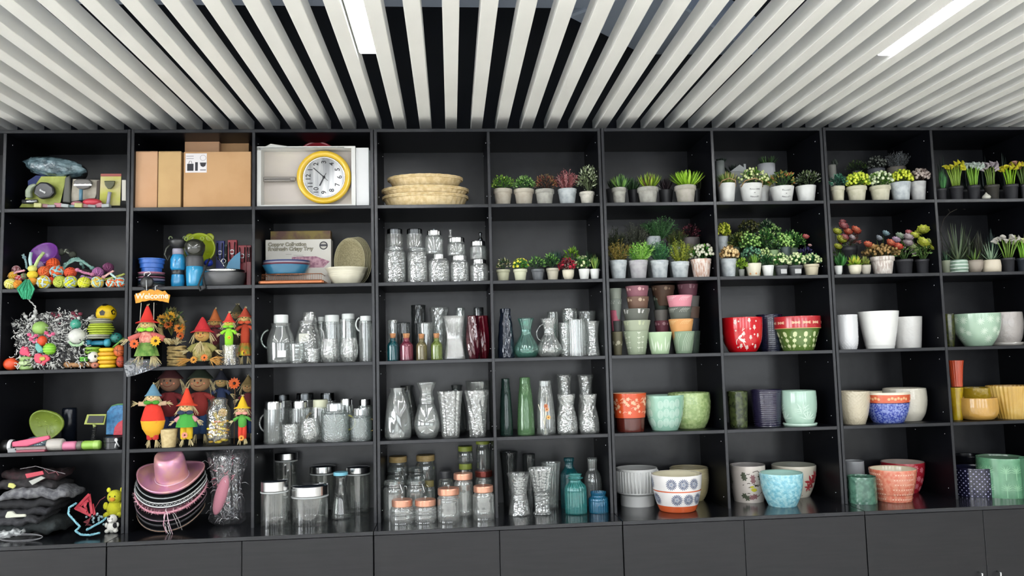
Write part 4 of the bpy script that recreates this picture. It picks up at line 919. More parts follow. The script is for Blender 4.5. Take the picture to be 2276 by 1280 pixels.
cell(8, 4); g = 'large glazed flower pots on the worktop'
rt, ps, rf = pot('navy pot covered with white glossy dots', 2129, 2206, 1034, 'cyl', ceramic('#1a1a30'), yb=1106, group=g)
X, Y, z, R, H = ps; pl = []
for j in range(11):
    for k in range(24): pl.append((2*pi*(k+.5*(j % 2))/24, disc(0, H*(.05+.09*j), .0032 if (k+j) % 3 else .0042, 6), 0))
wrap(rt, rf, pl, [M('#a9a6c4', .2)], name='raised_dots')
pot('dark glazed pot behind the dotted one', 2125, 2193, 1006, 'tumbler', ceramic('#14151c'), yb=1088, group=g)
rt, ps, rf = pot('green glazed pot carved with palm trees', 2180, 2272, 1012, 'cyl', None, yb=1108, mf=inner(0, 1), mats=[ceramic('#578a68', h2='#6aa07c', sc=20), ceramic('#55705c')], group=g)
X, Y, z, R, H = ps; pl = []
for cx in (-.05, 0, .05):
    for cz in (.2, .66):
        pl += stroke([(cx, H*(cz-.18)), (cx, H*(cz+.12))], .004)+[petal(cx, H*(cz+.02*q), a, .03, .0032) for q in (0, 3) for a in (.3, .8, 1.25, 1.9, 2.35, 2.85)]
wrap(rt, rf, around(pl, 4, 0), [M('#8fc09a', .25)], name='carved_palms')
pot('pale green pot cut by the right edge', 2271, 2330, 1018, 'cyl', ceramic('#4f7d62'), yb=1112, group=g)
# ------------------------------------------------------------------ potted plants
g = 'small potted artificial plants'
G1 = ['#4f7a2c', '#7fae35', '#b4d35a']; G2 = ['#3e6a30', '#6e9c45', '#a9cf7e']; DG = ['#1f3a1f', '#2f5a2c', '#4f8040']; BG = ['#2a4a2a', '#5b8f40', '#94c862']
def seed(s): random.seed(s)
cell(4, 0); seed(21)
plant('taupe pot with bright lime green bush, leftmost', 1096, 1139, 417, 1091, 1143, 385, 'rim', TAUPE, 'bush', G1, .08, 240, .011, group=g)
plant('taupe pot with fresh green bush, second from left', 1142, 1187, 417, 1141, 1190, 387, 'rim', TAUPE, 'bush', G2, .08, 240, .011, group=g)
plant('beige-grey pot with rust and green foliage, middle', 1189, 1232, 418, 1186, 1240, 384, 'rim', GREY, 'bush', ['#4a3226', '#6b5a34', '#8f4a3c', '#a8794e'], .08, 230, .011, group=g)
plant('mottled zinc pot with dusty pink feathery plant', 1240, 1282, 417, 1234, 1283, 372, 'bucket', ZINC, 'sprig', ['#7a3f40', '#a85f62', '#c08a88'], .08, 70, .012, group=g)
plant('white rope-rim pot with pale grey-green eucalyptus', 1288, 1322, 424, 1281, 1334, 362, 'rim', M('#d8d3c6', .7, h2='#c2beb2', sc=50), 'bush', ['#6d7a56', '#a3b08a', '#cbd3b6'], .075, 190, .014, group=g)
cell(4, 1); seed(22)
plant('sage saucer pot with cream-striped leaves', 1103, 1134, 598, 1103, 1137, 570, 'rim', M('#a8a88e', .7), 'bush', ['#2c4a26', '#5d5a3a', '#cfc9a0'], .06, 90, .013, group=g)
plant('cream pot with yellow blossoms', 1141, 1172, 597, 1138, 1175, 572, 'rim', M('#cfd0b4', .7), 'bloom', ['#3d7a2e', '#6fa83a', '#e2d84a'], .06, 110, .013, group=g)
plant('dark galvanised pot with small green leaves', 1181, 1210, 597, 1172, 1213, 565, 'rim', DZINC, 'bush', BG, .06, 130, .012, group=g)
plant('beige pot with round green leaves, behind', 1214, 1243, 595, 1207, 1243, 559, 'rim', M('#bdb7a4', .7), 'bush', BG, .075, 120, .014, group=g)
r, X, Y, z, R, H, dx, a, h = plant('round cream pot with dark red blossoms', 1250, 1276, 599, 1241, 1280, 572, 'round', CREAM, 'bloom', ['#5a1420', '#8f1a2a', '#b9243a'], .05, 120, .014, group=g)
plant('white pot with white blossoms on green, second from right', 1286, 1311, 597, 1276, 1312, 566, 'plain', WHT, 'bloom', ['#35652c', '#6c9a3e', '#dfe3b4'], .05, 120, .012, group=g)
plant('white pot with thin green shoots, rightmost', 1311, 1334, 597, 1308, 1336, 558, 'plain', WHT, 'spike', ['#35652c', '#57883a', '#9bb050'], .05, 40, .006, group=g)
plant('dark teal fern at the back of the shelf', 1210, 1252, 590, 1208, 1260, 544, 'plain', BLKP, 'spike', ['#1c3a33', '#27473c'], .2, 46, .009, group=g)
plant('lime leafy plant in off-white pot at the back', 1250, 1278, 577, 1252, 1290, 545, 'round', M('#b5b09e', .6), 'bush', ['#5f8a26', '#92b53a'], .19, 60, .018, group=g)
plant('dark green grass clump at the back right', 1290, 1318, 588, 1285, 1326, 550, 'plain', BLKP, 'spike', ['#24432b', '#345a34'], .2, 40, .006, group=g)
cell(5, 0); seed(23)
plant('grey pot with plump green succulent spikes, left', 1360, 1392, 415, 1356, 1404, 380, 'rim', GREY, 'spike', ['#3c5f33', '#6f9a48', '#9cc069'], .07, 60, .012, group=g)
plant('grey pot with lime and brown leaf rosettes, centre', 1417, 1463, 413, 1414, 1470, 376, 'rim', GREY, 'spike', ['#5d7d22', '#8fae2c', '#5a4a30', '#a4c040'], .075, 85, .012, group=g)
plant('grey pot with big bright lime succulent, right', 1500, 1547, 409, 1488, 1566, 371, 'rim', M('#a9a597', .75, h2='#b9b2a8', sc=30), 'spike', ['#6a9420', '#8fbe2c', '#b4dc4c'], .08, 130, .013, group=g)
plant('dark pot with olive leaves in the left corner', 1348, 1374, 418, 1347, 1380, 385, 'plain', M('#4a4a4c', .6), 'spike', ['#28382a', '#3a4d33'], .2, 40, .010, group=g)
plant('dark pot with green leaves behind, between left and centre pots', 1396, 1424, 420, 1385, 1425, 386, 'plain', BLKP, 'spike', ['#2c4b2c', '#44683a'], .2, 50, .010, group=g)
plant('charcoal pot with purplish black agave', 1465, 1496, 420, 1460, 1498, 384, 'plain', M('#3b3b3e', .5), 'spike', ['#231b20', '#3a2c30'], .2, 50, .009, group=g)
plant('charcoal pot with dark leaves in the right corner', 1540, 1562, 418, 1536, 1572, 388, 'plain', M('#3b3b3e', .5), 'spike', ['#2b2a20', '#3e4326'], .21, 40, .009, group=g)
cell(5, 1); seed(24)
for lb, a, b, yr, fa, fb, fy, mt, kd, cl, n_, ls_ in (
 ('zinc grey pot with olive-brown sprigs, leftmost', 1355, 1394, 577, 1346, 1402, 528, ZINC, 'sprig', ['#4a4a20', '#7c7030', '#8f7a34'], 80, .012),
 ('lilac-grey pot with bright green sprigs', 1398, 1440, 577, 1392, 1452, 530, M('#a8a5a8', .6, h2='#bab8ba', sc=30), 'sprig', ['#4f8a2e', '#7cb83e', '#9fd264'], 100, .013),
 ('blue-grey pot with dark green rosemary', 1446, 1486, 577, 1440, 1490, 528, ZINC, 'sprig', ['#1f4a30', '#2f6440', '#5a9a4e'], 100, .012),
 ('blue-grey pot with yellow-olive rosemary', 1491, 1532, 580, 1484, 1538, 526, ZINC, 'sprig', ['#55641c', '#7e8a26', '#97a032'], 90, .012),
 ('whitewashed terracotta pot with white button flowers', 1536, 1583, 574, 1532, 1590, 537, PINKW, 'ball', ['#3b7a2a', '#6fa23c', '#cfcdb8'], 150, .017)):
    plant(lb, a, b, yr, fa, fb, fy, 'bucket', mt, kd, cl, .075, n_, ls_, group=g)
plant('dark olive shrub in the back left corner', 1356, 1386, 565, 1350, 1388, 496, 'bucket', ZINC, 'sprig', ['#26301a', '#3a4424'], .23, 60, .012, group=g)
plant('grey-brown twiggy plant at the back', 1392, 1424, 560, 1384, 1440, 482, 'bucket', ZINC, 'sprig', ['#34382c', '#4b4f3e', '#5b5f52'], .23, 90, .012, group=g)
plant('tall green rosemary rising at the back centre', 1436, 1470, 524, 1432, 1500, 474, 'bucket', ZINC, 'sprig', ['#2a4f2c', '#3f6b3c', '#5b8a52'], .23, 110, .013, group=g)
plant('olive plant at the back, right of the tall rosemary', 1486, 1514, 548, 1482, 1524, 498, 'bucket', ZINC, 'sprig', ['#3a4a20', '#545c24'], .23, 60, .012, group=g)
plant('dark pink berry plant in grey pot at the back right', 1518, 1557, 526, 1512, 1556, 492, 'rim', M('#6b6462', .6), 'bush', ['#3d1820', '#6b2a38', '#8a4450'], .24, 120, .011, group=g)
cell(6, 0); seed(25)
ROPE = M('#a98e68', .9, h2='#86683f', sc=120)
def bucket(label, a, b, yr, fa, fb, fy, kd, cl, n_, ls_, rope=True, txt=None, d=.07):
    r, X, Y, z, R, H, dx, aa, h = plant(label, a, b, yr, fa, fb, fy, 'plain', M('#d9dad7', .5, h2='#cfd0cc', sc=20), kd, cl, d, n_, ls_, group=g, name='bucket_plant')
    if rope:
        MB().tube([(R*.98, -.2*R, H*.86), (R*.75, -R*.75, H*1.12), (0, -R*1.02, H*1.2), (-R*.75, -R*.75, H*1.12), (-R*.98, -.2*R, H*.86)], .0035, 6).build('rope_handle', ROPE, r)
    if txt:
        rf = rfun(POTS['plain'], R, H, False)
        for i, (s, fz, sz) in enumerate(txt):
            cu = bpy.data.curves.new('lettering', 'FONT'); cu.body = s; cu.size = sz; cu.align_x = 'CENTER'; cu.extrude = .0002
            font_mesh(cu, 'lettering', r, M('#4a4c50', .6), (0, -rf(H*fz)-.0012, H*fz), (pi/2-.17, 0, 0))
    return r
bucket('white tin bucket with rope handle and tan buds, leftmost', 1597, 1635, 405, 1592, 1642, 374, 'spike', ['#5b7a30', '#8aa050', '#b59a62'], 60, .010)
bucket('white bucket lettered FLOWERS MARKET with white tulip buds', 1645, 1694, 405, 1640, 1706, 370, 'ball', ['#4f7a26', '#7fa32e', '#d6dfa0'], 130, .014, txt=[('FLOWERS', .62, .0125), ('&', .46, .012), ('MARKET', .24, .0125)])
bucket('white bucket half hidden behind the FLOWERS one', 1680, 1710, 411, 1688, 1722, 378, 'spike', ['#5b7a30', '#87a53e'], 40, .010, rope=False, d=.16)
bucket('white bucket lettered FLORIST MARKET with mixed succulents', 1713, 1764, 411, 1706, 1770, 374, 'bush', ['#3b5f2c', '#6f8a34', '#a89a4a', '#b46a3a'], 150, .015, rope=False, txt=[('FLORIST', .66, .0125), ('&', .48, .012), ('MARKET', .26, .0125)])
bucket('plain white bucket with grey-green sedum, rightmost', 1770, 1813, 410, 1764, 1832, 374, 'bush', ['#4a5a3a', '#6f7d54', '#8d8f86'], 150, .014, rope=False)
p = atY(1735, 376, .1); 
cell(6, 0)
for lb, a, b, yr, fa, fb, fy, mt, cl, zlift in (('white house-shaped planter with dark fern, back left corner', 1592, 1612, 356, 1590, 1616, 343, M('#8f9492', .6), ['#25352c'], 0), ('white round pot with spiky cactus at the back', 1687, 1724, 361, 1680, 1729, 338, M('#c4c6ca', .5), ['#33502c', '#4a6a38'], 0)):
    plant(lb, a, b, yr, fa, fb, fy, 'round', mt, 'spike', cl, .24, 36, .008, group=g)
X, Y, z, R, H = P(1618, 1660, 377, .23)
rt = thing('roof_planter', 'grey gabled house planter holding a dark agave at the back', 'planter', (X, Y, z)); mb = MB(); w_ = R*.9
mb.add([(-w_, -w_, 0), (w_, -w_, 0), (w_, w_, 0), (-w_, w_, 0), (-w_, -w_, H*.95), (w_, -w_, H*.95), (w_, w_, H*.95), (-w_, w_, H*.95)], [(0, 3, 2, 1), (4, 5, 6, 7), (0, 1, 5, 4), (1, 2, 6, 5), (2, 3, 7, 6), (3, 0, 4, 7)]); mb.build('pot', M('#9a9fa0', .6), rt)
mb = MB(); mb.add([(-w_*1.15, -w_*1.1, H*.95), (w_*1.15, -w_*1.1, H*.95), (0, -w_*1.1, H*.95+w_*.8), (-w_*1.15, -w_*.3, H*.95), (w_*1.15, -w_*.3, H*.95), (0, -w_*.3, H*.95+w_*.8)], [(0, 1, 2), (3, 5, 4), (0, 2, 5, 3), (1, 4, 5, 2), (0, 3, 4, 1)]); mb.box((w_*.7, -w_*.7, H*.95+w_*.6), (w_*.25, w_*.25, w_*.7)); mb.build('roof', M('#a8acac', .6), rt)
foliage(rt, 'spike', (-w_*.3, w_*.3, H), R*1.2, .06, [LF('#1b2420'), LF('#3a4640')], 40, .007)
cell(6, 1); seed(26)
FL = [
 ('grey pot with peach round-leaf succulent, front left', 1601, 1637, 574, 1599, 1642, 544, 'bucket', ZINC, 'ball', ['#8a6a3e', '#b98f5a', '#dcbf8a'], .07, 150, .018),
 ('small yellow-green spray in grey pot, beside the peach one', 1642, 1655, 598, 1634, 1662, 570, 'plain', M('#7c7f78', .6), 'bush', ['#6f9426', '#a3c23a'], .05, 90, .012),
 ('white ribbed square-ish pot with orange tree print and thin grass', 1658, 1692, 584, 1660, 1692, 558, 'plain', M('#ded8c2', .5), 'spike', ['#3f6a24', '#6c9a34', '#8fb84a'], .06, 60, .005),
 ('plain white conical pot with dark green leaves', 1694, 1720, 589, 1690, 1722, 562, 'plain', WHT, 'bush', ['#1f4a26', '#356e34'], .055, 80, .012),
 ('charcoal labelled pot with white-berried green plant, left', 1722, 1751, 589, 1716, 1754, 560, 'rim', M('#4a4b4d', .6), 'ball', ['#2f6e2a', '#68a43c', '#d4dfa8'], .06, 140, .013),
 ('charcoal labelled pot with white-berried green plant, right', 1752, 1783, 589, 1750, 1790, 559, 'rim', M('#4a4b4d', .6), 'ball', ['#2f6e2a', '#68a43c', '#d4dfa8'], .06, 140, .013),
 ('beige saucer pot with dark leaves and white berries', 1787, 1820, 586, 1782, 1826, 561, 'rim', M('#c4baa0', .7), 'ball', ['#1f5a34', '#3f8a3c', '#cfdca0'], .065, 130, .013)]
for lb, a, b, yr, fa, fb, fy, st, mt, kd, cl, d_, n_, ls_ in FL:
    r, X, Y, z, R, H, *_r = plant(lb, a, b, yr, fa, fb, fy, st, mt, kd, cl, d_, n_, ls_, group=g)
    if 'labelled' in lb: MB().box((0, -R*.92, H*.42), (R*.9, .002, H*.42)).build('label_plate', M('#b9b9b8', .6), r)
    if 'orange tree' in lb:
        rf = rfun(POTS['plain'], R, H, False); wrap(r, rf, around(flower(0, H*.22, .006, 5), 7, 0), [M('#d8924a', .6)])
plant('yellow-green bush in grey pot standing high at the left wall', 1595, 1620, 524, 1594, 1624, 489, 'bucket', ZINC, 'ball', ['#7a8f1e', '#a3b428', '#cdd24a'], .24, 90, .015, group=g)
BK = [('olive bush', 1625, 1646, 548, 1618, 1660, 512, ['#3f4f20', '#6e7a34', '#a0a35a'], .2), ('dark brown-green bush', 1655, 1680, 520, 1640, 1690, 482, ['#22301c', '#3c4626', '#57592e'], .27), ('dark bush with white dots', 1692, 1715, 515, 1682, 1722, 482, ['#1c3a24', '#2f5a30', '#8fa080'], .27),
 ('leafy green bush', 1652, 1680, 555, 1640, 1690, 510, ['#2f6428', '#4f8f34', '#9cc46a'], .16), ('green bush with pale buds', 1690, 1715, 552, 1678, 1725, 500, ['#2c5c26', '#4a8a34', '#b6cc82'], .2),
 ('middle green bush', 1722, 1748, 553, 1712, 1762, 513, ['#285a26', '#4f9234', '#a9d072'], .18), ('fresh green bush', 1752, 1775, 550, 1745, 1790, 512, ['#2c6028', '#56983a', '#a4cf74'], .2),
 ('blue-green bush', 1655, 1678, 580, 1646, 1696, 545, ['#1f4a40', '#2f6a52', '#6fa07c'], .13), ('tall olive bush', 1640, 1660, 560, 1625, 1672, 505, ['#34501f', '#5f7a2e', '#a9b464'], .24), ('deep green bush', 1700, 1725, 540, 1690, 1742, 492, ['#1f4a22', '#3a7030', '#86ac60'], .25), ('mid green bush', 1738, 1762, 545, 1728, 1778, 505, ['#285a26', '#4a8a34', '#9cc878'], .25), ('pale-budded bush', 1684, 1704, 580, 1680, 1716, 548, ['#2f6428', '#5f9a3c', '#c6d892'], .12)]
for i, (lb, a, b, yr, fa, fb, fy, cl, d_) in enumerate(BK):
    plant('%s at the crowded back, %s' % (lb, ['far left', 'top left', 'top middle', 'left centre', 'centre', 'right of centre', 'right', 'low left', 'upper left', 'upper centre', 'upper right', 'low centre'][i]), a, b, yr, fa, fb, fy, 'plain', M('#4b5a48', .6), 'ball' if i % 2 else 'bush', cl, d_, 150, .013, group=g)
plant('green pot with dark shrub, between the front pots and back', 1705, 1731, 555, 1700, 1736, 530, 'plain', M('#7f9a6a', .5), 'bush', DG, .13, 70, .012, group=g)
plant('dark blue-grey pot with green shrub, right of the green pot', 1735, 1758, 548, 1728, 1764, 520, 'plain', M('#42504e', .5), 'ball', ['#2c6028', '#56983a', '#a4cf74'], .15, 80, .012, group=g)
r, *_r = plant('plant with coral dahlia over violet leaves at the right back', 1776, 1800, 580, 1768, 1812, 545, 'plain', BLKP, 'bush', ['#2a2444', '#3b3560', '#55508a'], .17, 120, .013, group=g)
R_ = _r[3]; hh = atY(1794, 530, .15).z-_r[2]; rosette(r, (.005, -.02, hh), .026, [LF('#c4545a'), LF('#e08a84')], 4, tilt=(0, -.7, .7)); MB().tube([(.005, -.01, .05), (.005, -.015, hh)], .002, 5).build('stem', LF('#3c5a2c'), r)
rosette(r, (.022, -.03, hh-.045), .015, [LF('#c89a9a'), LF('#e0b9b4')], 3, tilt=(0, -.7, .7))
cell(7, 0); seed(27)
plant('beige saucer pot with teal-green leaves, leftmost', 1848, 1877, 412, 1843, 1882, 384, 'rim', M('#bdb9a0', .75, h2='#cdc9b2', sc=30), 'bush', ['#1f5040', '#2f7a5a', '#6fb090'], .06, 110, .013, group=g)
plant('beige saucer pot with lime berries, second', 1883, 1925, 411, 1880, 1932, 379, 'rim', M('#bdb9a0', .75, h2='#cdc9b2', sc=30), 'ball', ['#5f8a20', '#9ab82c', '#d3e04a'], .065, 170, .018, group=g)
plant('beige saucer pot with white-green buds, third', 1935, 1978, 410, 1928, 1985, 377, 'rim', M('#bdb9a0', .75, h2='#cdc9b2', sc=30), 'ball', ['#4c7a2a', '#7ea244', '#d2ddb4'], .065, 170, .016, group=g)
plant('pale blue zinc bucket with lime berries, fourth', 1981, 2023, 402, 1978, 2028, 374, 'plain', ZINC, 'ball', ['#6a8a1e', '#9cb42a', '#cfd840'], .065, 160, .017, group=g)
plant('grey zinc bucket with taupe berries, rightmost', 2024, 2065, 401, 2022, 2070, 373, 'plain', M('#a9a9a8', .6, h2='#bcbcba', sc=30), 'ball', ['#5a4a40', '#84706a', '#b3a59c'], .065, 170, .018, group=g)
for i, (lb, a, b, yr, fa, fb, fy, mt, kd, cl) in enumerate((('pale pot tucked in the left back corner', 1843, 1860, 365, 1848, 1862, 345, M('#8f8f88', .6), 'spike', ['#39433a']), ('dark green leafy plant at the back', 1890, 1918, 378, 1880, 1928, 352, BLKP, 'bush', ['#24381e', '#4a6226']), ('grey-green succulent in grey pot at the back', 1932, 1968, 372, 1928, 1970, 341, M('#55565e', .6), 'ball', ['#2c322a', '#4a5046', '#6f746c']), ('tall grey spiky plant in taupe pot at the back', 1976, 2014, 368, 1970, 2017, 330, M('#706a62', .7), 'sprig', ['#3a3c3c', '#55585a', '#6c7072']))):
    plant(lb, a, b, yr, fa, fb, fy, 'rim', mt, kd, cl, .23, 110, .011, group=g)
cell(7, 1); seed(28)
def blooms(r, X, Y, z, lst, rings=4):
    for px, py, rr, cl, dd in lst:
        p = atY(px, py, Y-dd); rosette(r, (p.x-X, -dd, p.z-z), rr*1.6, [LF(c) for c in cl], rings, tilt=(random.uniform(-.3, .3), -.75, .6)); MB().tube([(0, 0, .06), (p.x-X, -dd+.01, p.z-z)], .0018, 4).build('stem', LF('#4a6a34'), r)
YR = ['#a9b03a', '#c9cf52', '#e2e27a']; PK = ['#a0535a', '#c8787a', '#dda0a0']; CO = ['#b8503c', '#d87a5c', '#e89a7c']; LI = ['#9a8a90', '#bfb0b2', '#d8cccc']
r, X, Y, z, R, H, dx, aa, h = plant('white glazed pot with broad green leaves, left end', 1855, 1872, 590, 1850, 1884, 556, 'round', WHT, 'spike', ['#2a5f2a', '#44883a'], .06, 36, .014, group=g)
r, X, Y, z, R, H, dx, aa, h = plant('yellow rose bunch at the left panel', 1856, 1876, 575, 1852, 1880, 545, 'nurs', BLKP, 'bush', ['#4a6a2a'], .2, 30, .012, group=g)
blooms(r, X, Y, z, [(1858, 520, .022, YR, .02), (1866, 538, .026, YR, .035), (1860, 553, .02, YR, .03)])
r, X, Y, z, R, H, dx, aa, h = plant('black pot of coral pink rosettes raised at the back left', 1866, 1906, 546, 1862, 1910, 512, 'nurs', BLKP, 'bush', ['#5a3a34', '#8f4f4a', '#b0645a'], .2, 110, .016, group=g)
blooms(r, X, Y, z, [(1871, 508, .025, PK, .02), (1880, 520, .024, CO, .03), (1898, 517, .025, CO, .03), (1905, 520, .018, PK, .03), (1890, 532, .019, LI, .04), (1875, 532, .02, PK, .035), (1872, 497, .016, PK, .01)])
plant('white tapered pot with yellow-green succulent', 1887, 1914, 588, 1880, 1918, 564, 'round', CREAM, 'succ', ['#6f9a2a', '#a4bf3c', '#c9c84a'], .055, 40, .011, group=g)
plant('small grey pot with olive succulent', 1914, 1935, 588, 1908, 1936, 568, 'round', M('#b5afa2', .6), 'succ', ['#6a7a34', '#94994a'], .055, 40, .010, group=g)
r, X, Y, z, R, H, dx, aa, h = plant('large whitewashed clay pot with brown-coral echeverias', 1937, 1986, 568, 1918, 1996, 540, 'rim', WWASH, 'ball', ['#5a4a26', '#7a6a34', '#9a7a4a'], .085, 170, .016, group=g)
blooms(r, X, Y, z, [(1927, 548, .02, CO, .02), (1938, 552, .017, ['#b98a4a', '#d6b07a'], .03), (1976, 545, .022, CO, .03), (1992, 553, .024, ['#b83c34', '#dd6a54', '#e88a70'], .03), (1966, 523, .018, ['#6a8088', '#9ab2b8'], -.01), (1951, 533, .017, ['#7a7f86', '#a9aeb4'], 0)])
r, X, Y, z, R, H, dx, aa, h = plant('black nursery pot with lilac and grey-green echeverias', 1992, 2028, 575, 1986, 2034, 528, 'nurs', BLKP, 'bush', ['#4d6a34', '#6f8a4a', '#9a8a90'], .085, 130, .017, group=g)
blooms(r, X, Y, z, [(1997, 530, .022, ['#8a9a86', '#aab8a2'], .0), (2016, 533, .023, LI, .03), (1989, 538, .02, ['#a48aa0', '#c8b2c4'], .02), (2016, 545, .022, LI, .04), (2018, 521, .017, PK, 0), (2026, 552, .017, ['#90a06c', '#b4c08c'], .04)])
r, X, Y, z, R, H, dx, aa, h = plant('black nursery pot with large yellow roses', 2036, 2071, 575, 2030, 2076, 530, 'nurs', BLKP, 'bush', ['#5a7a3c', '#8a9a5a', '#b4b860'], .085, 120, .017, group=g)
blooms(r, X, Y, z, [(2051, 517, .028, YR, .01), (2030, 528, .02, YR, .02), (2046, 545, .03, YR, .045), (2071, 554, .02, YR, .03), (2062, 540, .017, ['#9aa84a', '#c2cc7a'], .02), (2040, 522, .018, YR, 0)], 4)
cell(8, 0); seed(29)
def calla(label, a, b, yr, pts, mt=BLKP, cl='#6f9a34', fc='#d8d23a', d=.08, n_=16):
    r, X, Y, z, R, H, *_r = plant(label, a, b, yr, a, b, yr-2, 'nurs', mt, None, [], d, group=g)
    st = MB(); L = LF(cl); fl = LF(fc)
    x0, x1, yt = pts; zt = atY((x0+x1)/2, yt, Y).z-z; hw = (atY(x1, yt, Y).x-atY(x0, yt, Y).x)/2
    for i in range(n_):
        t = random.random()*2*pi; q = sqrt(random.random()); e = Vector((cos(t)*q*hw*.85, sin(t)*q*hw*.7, zt-.02-random.random()*.02)); o = Vector((cos(t)*q*R*.5, sin(t)*q*R*.5, H*.9)); mdl = (e+o)/2+Vector((-cos(t)*.004, 0, 0))
        st.tube([o, mdl, e], .0028, 5)
    stuff(st.build('stems', L, r))
    for i in range(15):
        t = -pi/2+(i-7)*.36; q_ = random.uniform(.35, .95); e = Vector((cos(t)*hw*q_, sin(t)*hw*.55*q_, zt-.02-random.random()*.03)); u = Vector((cos(t)*.8+random.uniform(-.4, .4), sin(t)*.5-.3, random.uniform(.35, 1))).normalized()
        s = u.cross(Vector((0, 1, .2))).normalized(); v = u.cross(s); fm = MB(); vs = []; 
        for k, (rr, hh_) in enumerate(((.002, 0), (.007, .014), (.014, .026))):
            for j in range(8):
                a_ = 2*pi*j/8; sl = 1+.25*cos(a_); vs.append(u*hh_*sl+(s*cos(a_)+v*sin(a_))*rr)
        fm.add(vs, [(k*8+j, k*8+(j+1) % 8, (k+1)*8+(j+1) % 8, (k+1)*8+j) for k in range(2) for j in range(8)], 0, True)
        fm.tube([(0, 0, 0), u*.02], .0014, 5); fm.build('calla_bloom', fl, r, loc=e)
    return r
plant('black pot with fine green grass, left end', 2080, 2103, 418, 2080, 2108, 366, 'nurs', BLKP, 'spike', ['#2a5a34', '#4a8a4a'], .07, 60, .005, group=g)
calla('black pot with yellow calla lilies, left', 2112, 2140, 412, (2102, 2146, 360), cl='#8fae44', fc='#d3cc34')
calla('black pot with white calla lilies', 2152, 2178, 410, (2148, 2188, 363), cl='#7fae3c', fc='#c9d6cc')
calla('black pot with lilac-white calla lilies', 2190, 2220, 409, (2186, 2216, 362), mt=M('#37342f', .5), cl='#6f8a3c', fc='#b9adb2')
calla('black pot with bright yellow calla lilies, right', 2232, 2262, 408, (2222, 2264, 362), cl='#8fc02c', fc='#d9d034')
calla('black pot with pinkish callas at the right edge', 2270, 2298, 408, (2262, 2300, 358), cl='#5f7a3a', fc='#b98a78')
for i, (a, b, fy) in enumerate(((2083, 2104, 326), (2132, 2160, 336), (2166, 2196, 332), (2212, 2246, 325))):
    plant('dark snake plant blades rising at the back, %s' % ['leftmost', 'second', 'third', 'rightmost'][i], a, b, 420, a-4, b+12, fy, 'nurs', BLKP, 'spike', ['#1c2a26', '#2a3a33'], .22, 12, .010, group=g)
X, Y, z, R, H = P(2177, 2196, 398, .05)
o = MB().lathe([(0, 0), (.016, .002), (.021, .012), (.016, .022), (.006, .03), (.002, .038), (0, .04)], 18, 0, flute(8, .0015)).build('garlic_bulb', M('#c9c7ba', .6), loc=(atY(2186, 403, .035).x, .035, TOP[0]+.0)); 
o.location.z = TOP[0]; o.location.y = .022; tag(o, 'white garlic-shaped ornament between two black calla pots', 'ornament')
cell(8, 1); seed(30)
def aloe(label, a, b, yr, fa, fb, fy, st, mt, cl, n_, wd, d=.07):
    r, X, Y, z, R, H, dx, aa, h = plant(label, a, b, yr, fa, fb, fy, st, mt, None, [], d, group=g, name='potted_aloe')
    mts = [LF(c) for c in cl]
    for i in range(n_):
        t = 2*pi*i*.382; k = i/n_; el = .25+1.2*k; L = (aa*1.02)*(1-.1*k) if k < .5 else h*.95
        e = Vector((cos(t)*cos(el), sin(t)*cos(el)*.8, sin(el))); o_ = Vector((dx*.3+cos(t)*.006, sin(t)*.006, H*.94)); s = e.cross(Vector((-cos(t), -sin(t), 1))).normalized(); u = s.cross(e)
        m_ = MB(); vs = []; sg = 5; Lx = min(L*1.05, max(h, aa)*1.1)
        for q in range(sg):
            tt = q/sg; c_ = e*Lx*tt+Vector((0, 0, 1))*Lx*.22*tt*tt; w_ = wd*(1-tt)**.8*(.75+.5*min(tt*3, .5)); vs += [c_+s*w_, c_-u*w_*.35, c_-s*w_, c_+u*w_*.12]
        vs.append(e*Lx+Vector((0, 0, 1))*Lx*.22); fs = [(q*4+j, q*4+(j+1) % 4, q*4+4+(j+1) % 4, q*4+4+j) for q in range(sg-1) for j in range(4)]+[((sg-1)*4+j, (sg-1)*4+(j+1) % 4, sg*4) for j in range(4)]+[(3, 2, 1, 0)]
        m_.add(vs, fs); m_.build('leaf', mts[i % len(mts)], r, loc=o_)
    return r
aloe('celadon pot with white stripes holding a big dark aloe', 2112, 2149, 576, 2092, 2156, 506, 'cylr', M('#7f9a86', .4), ['#4a5a40', '#5f6c4e', '#3a4834'], 26, .0075)
r = [o for o in bpy.data.objects if o.get('label', '').startswith('celadon')][0]; X, Y, z, R, H = P(2112, 2149, 576, .07); rf = rfun(POTS['cylr'], R, H)
mb = MB()
for q in (.12, .36, .62, .88): mb.lathe([(rf(H*q-.0025)+.0004, H*q-.0025), (rf(H*q)+.0012, H*q), (rf(H*q+.0025)+.0004, H*q+.0025)], 36)
mb.build('white_stripes', M('#d5dfd6', .4), r)
aloe('sage pot with small spiky aloe, left end', 2093, 2116, 578, 2086, 2118, 556, 'plain', M('#8f957e', .5), ['#33533c', '#47694a'], 16, .004, .1)
aloe('taupe pot with small bright aloe', 2150, 2183, 577, 2146, 2188, 553, 'round', M('#9a8f82', .5), ['#47662c', '#6b8a3a', '#4a5c40'], 18, .005)
aloe('rounded cream pot with pale green aloe', 2184, 2222, 576, 2176, 2226, 542, 'cylr', M('#d3c8b2', .4), ['#7a9478', '#93ab8c', '#6a8468'], 22, .006)
for i, (a, b, fa, fb, fy) in enumerate(((2128, 2150, 2118, 2172, 502), (2160, 2182, 2150, 2200, 505), (2196, 2216, 2186, 2222, 498))):
    plant('dark spiky yucca at the back, %s' % ['left', 'middle', 'right'][i], a, b, 578, fa, fb, fy, 'nurs', BLKP, 'spike', [['#34402a', '#2a2f22'], ['#2c2c22', '#3d4030'], ['#20322f', '#2d4540']][i], .2, 46, .007, group=g)
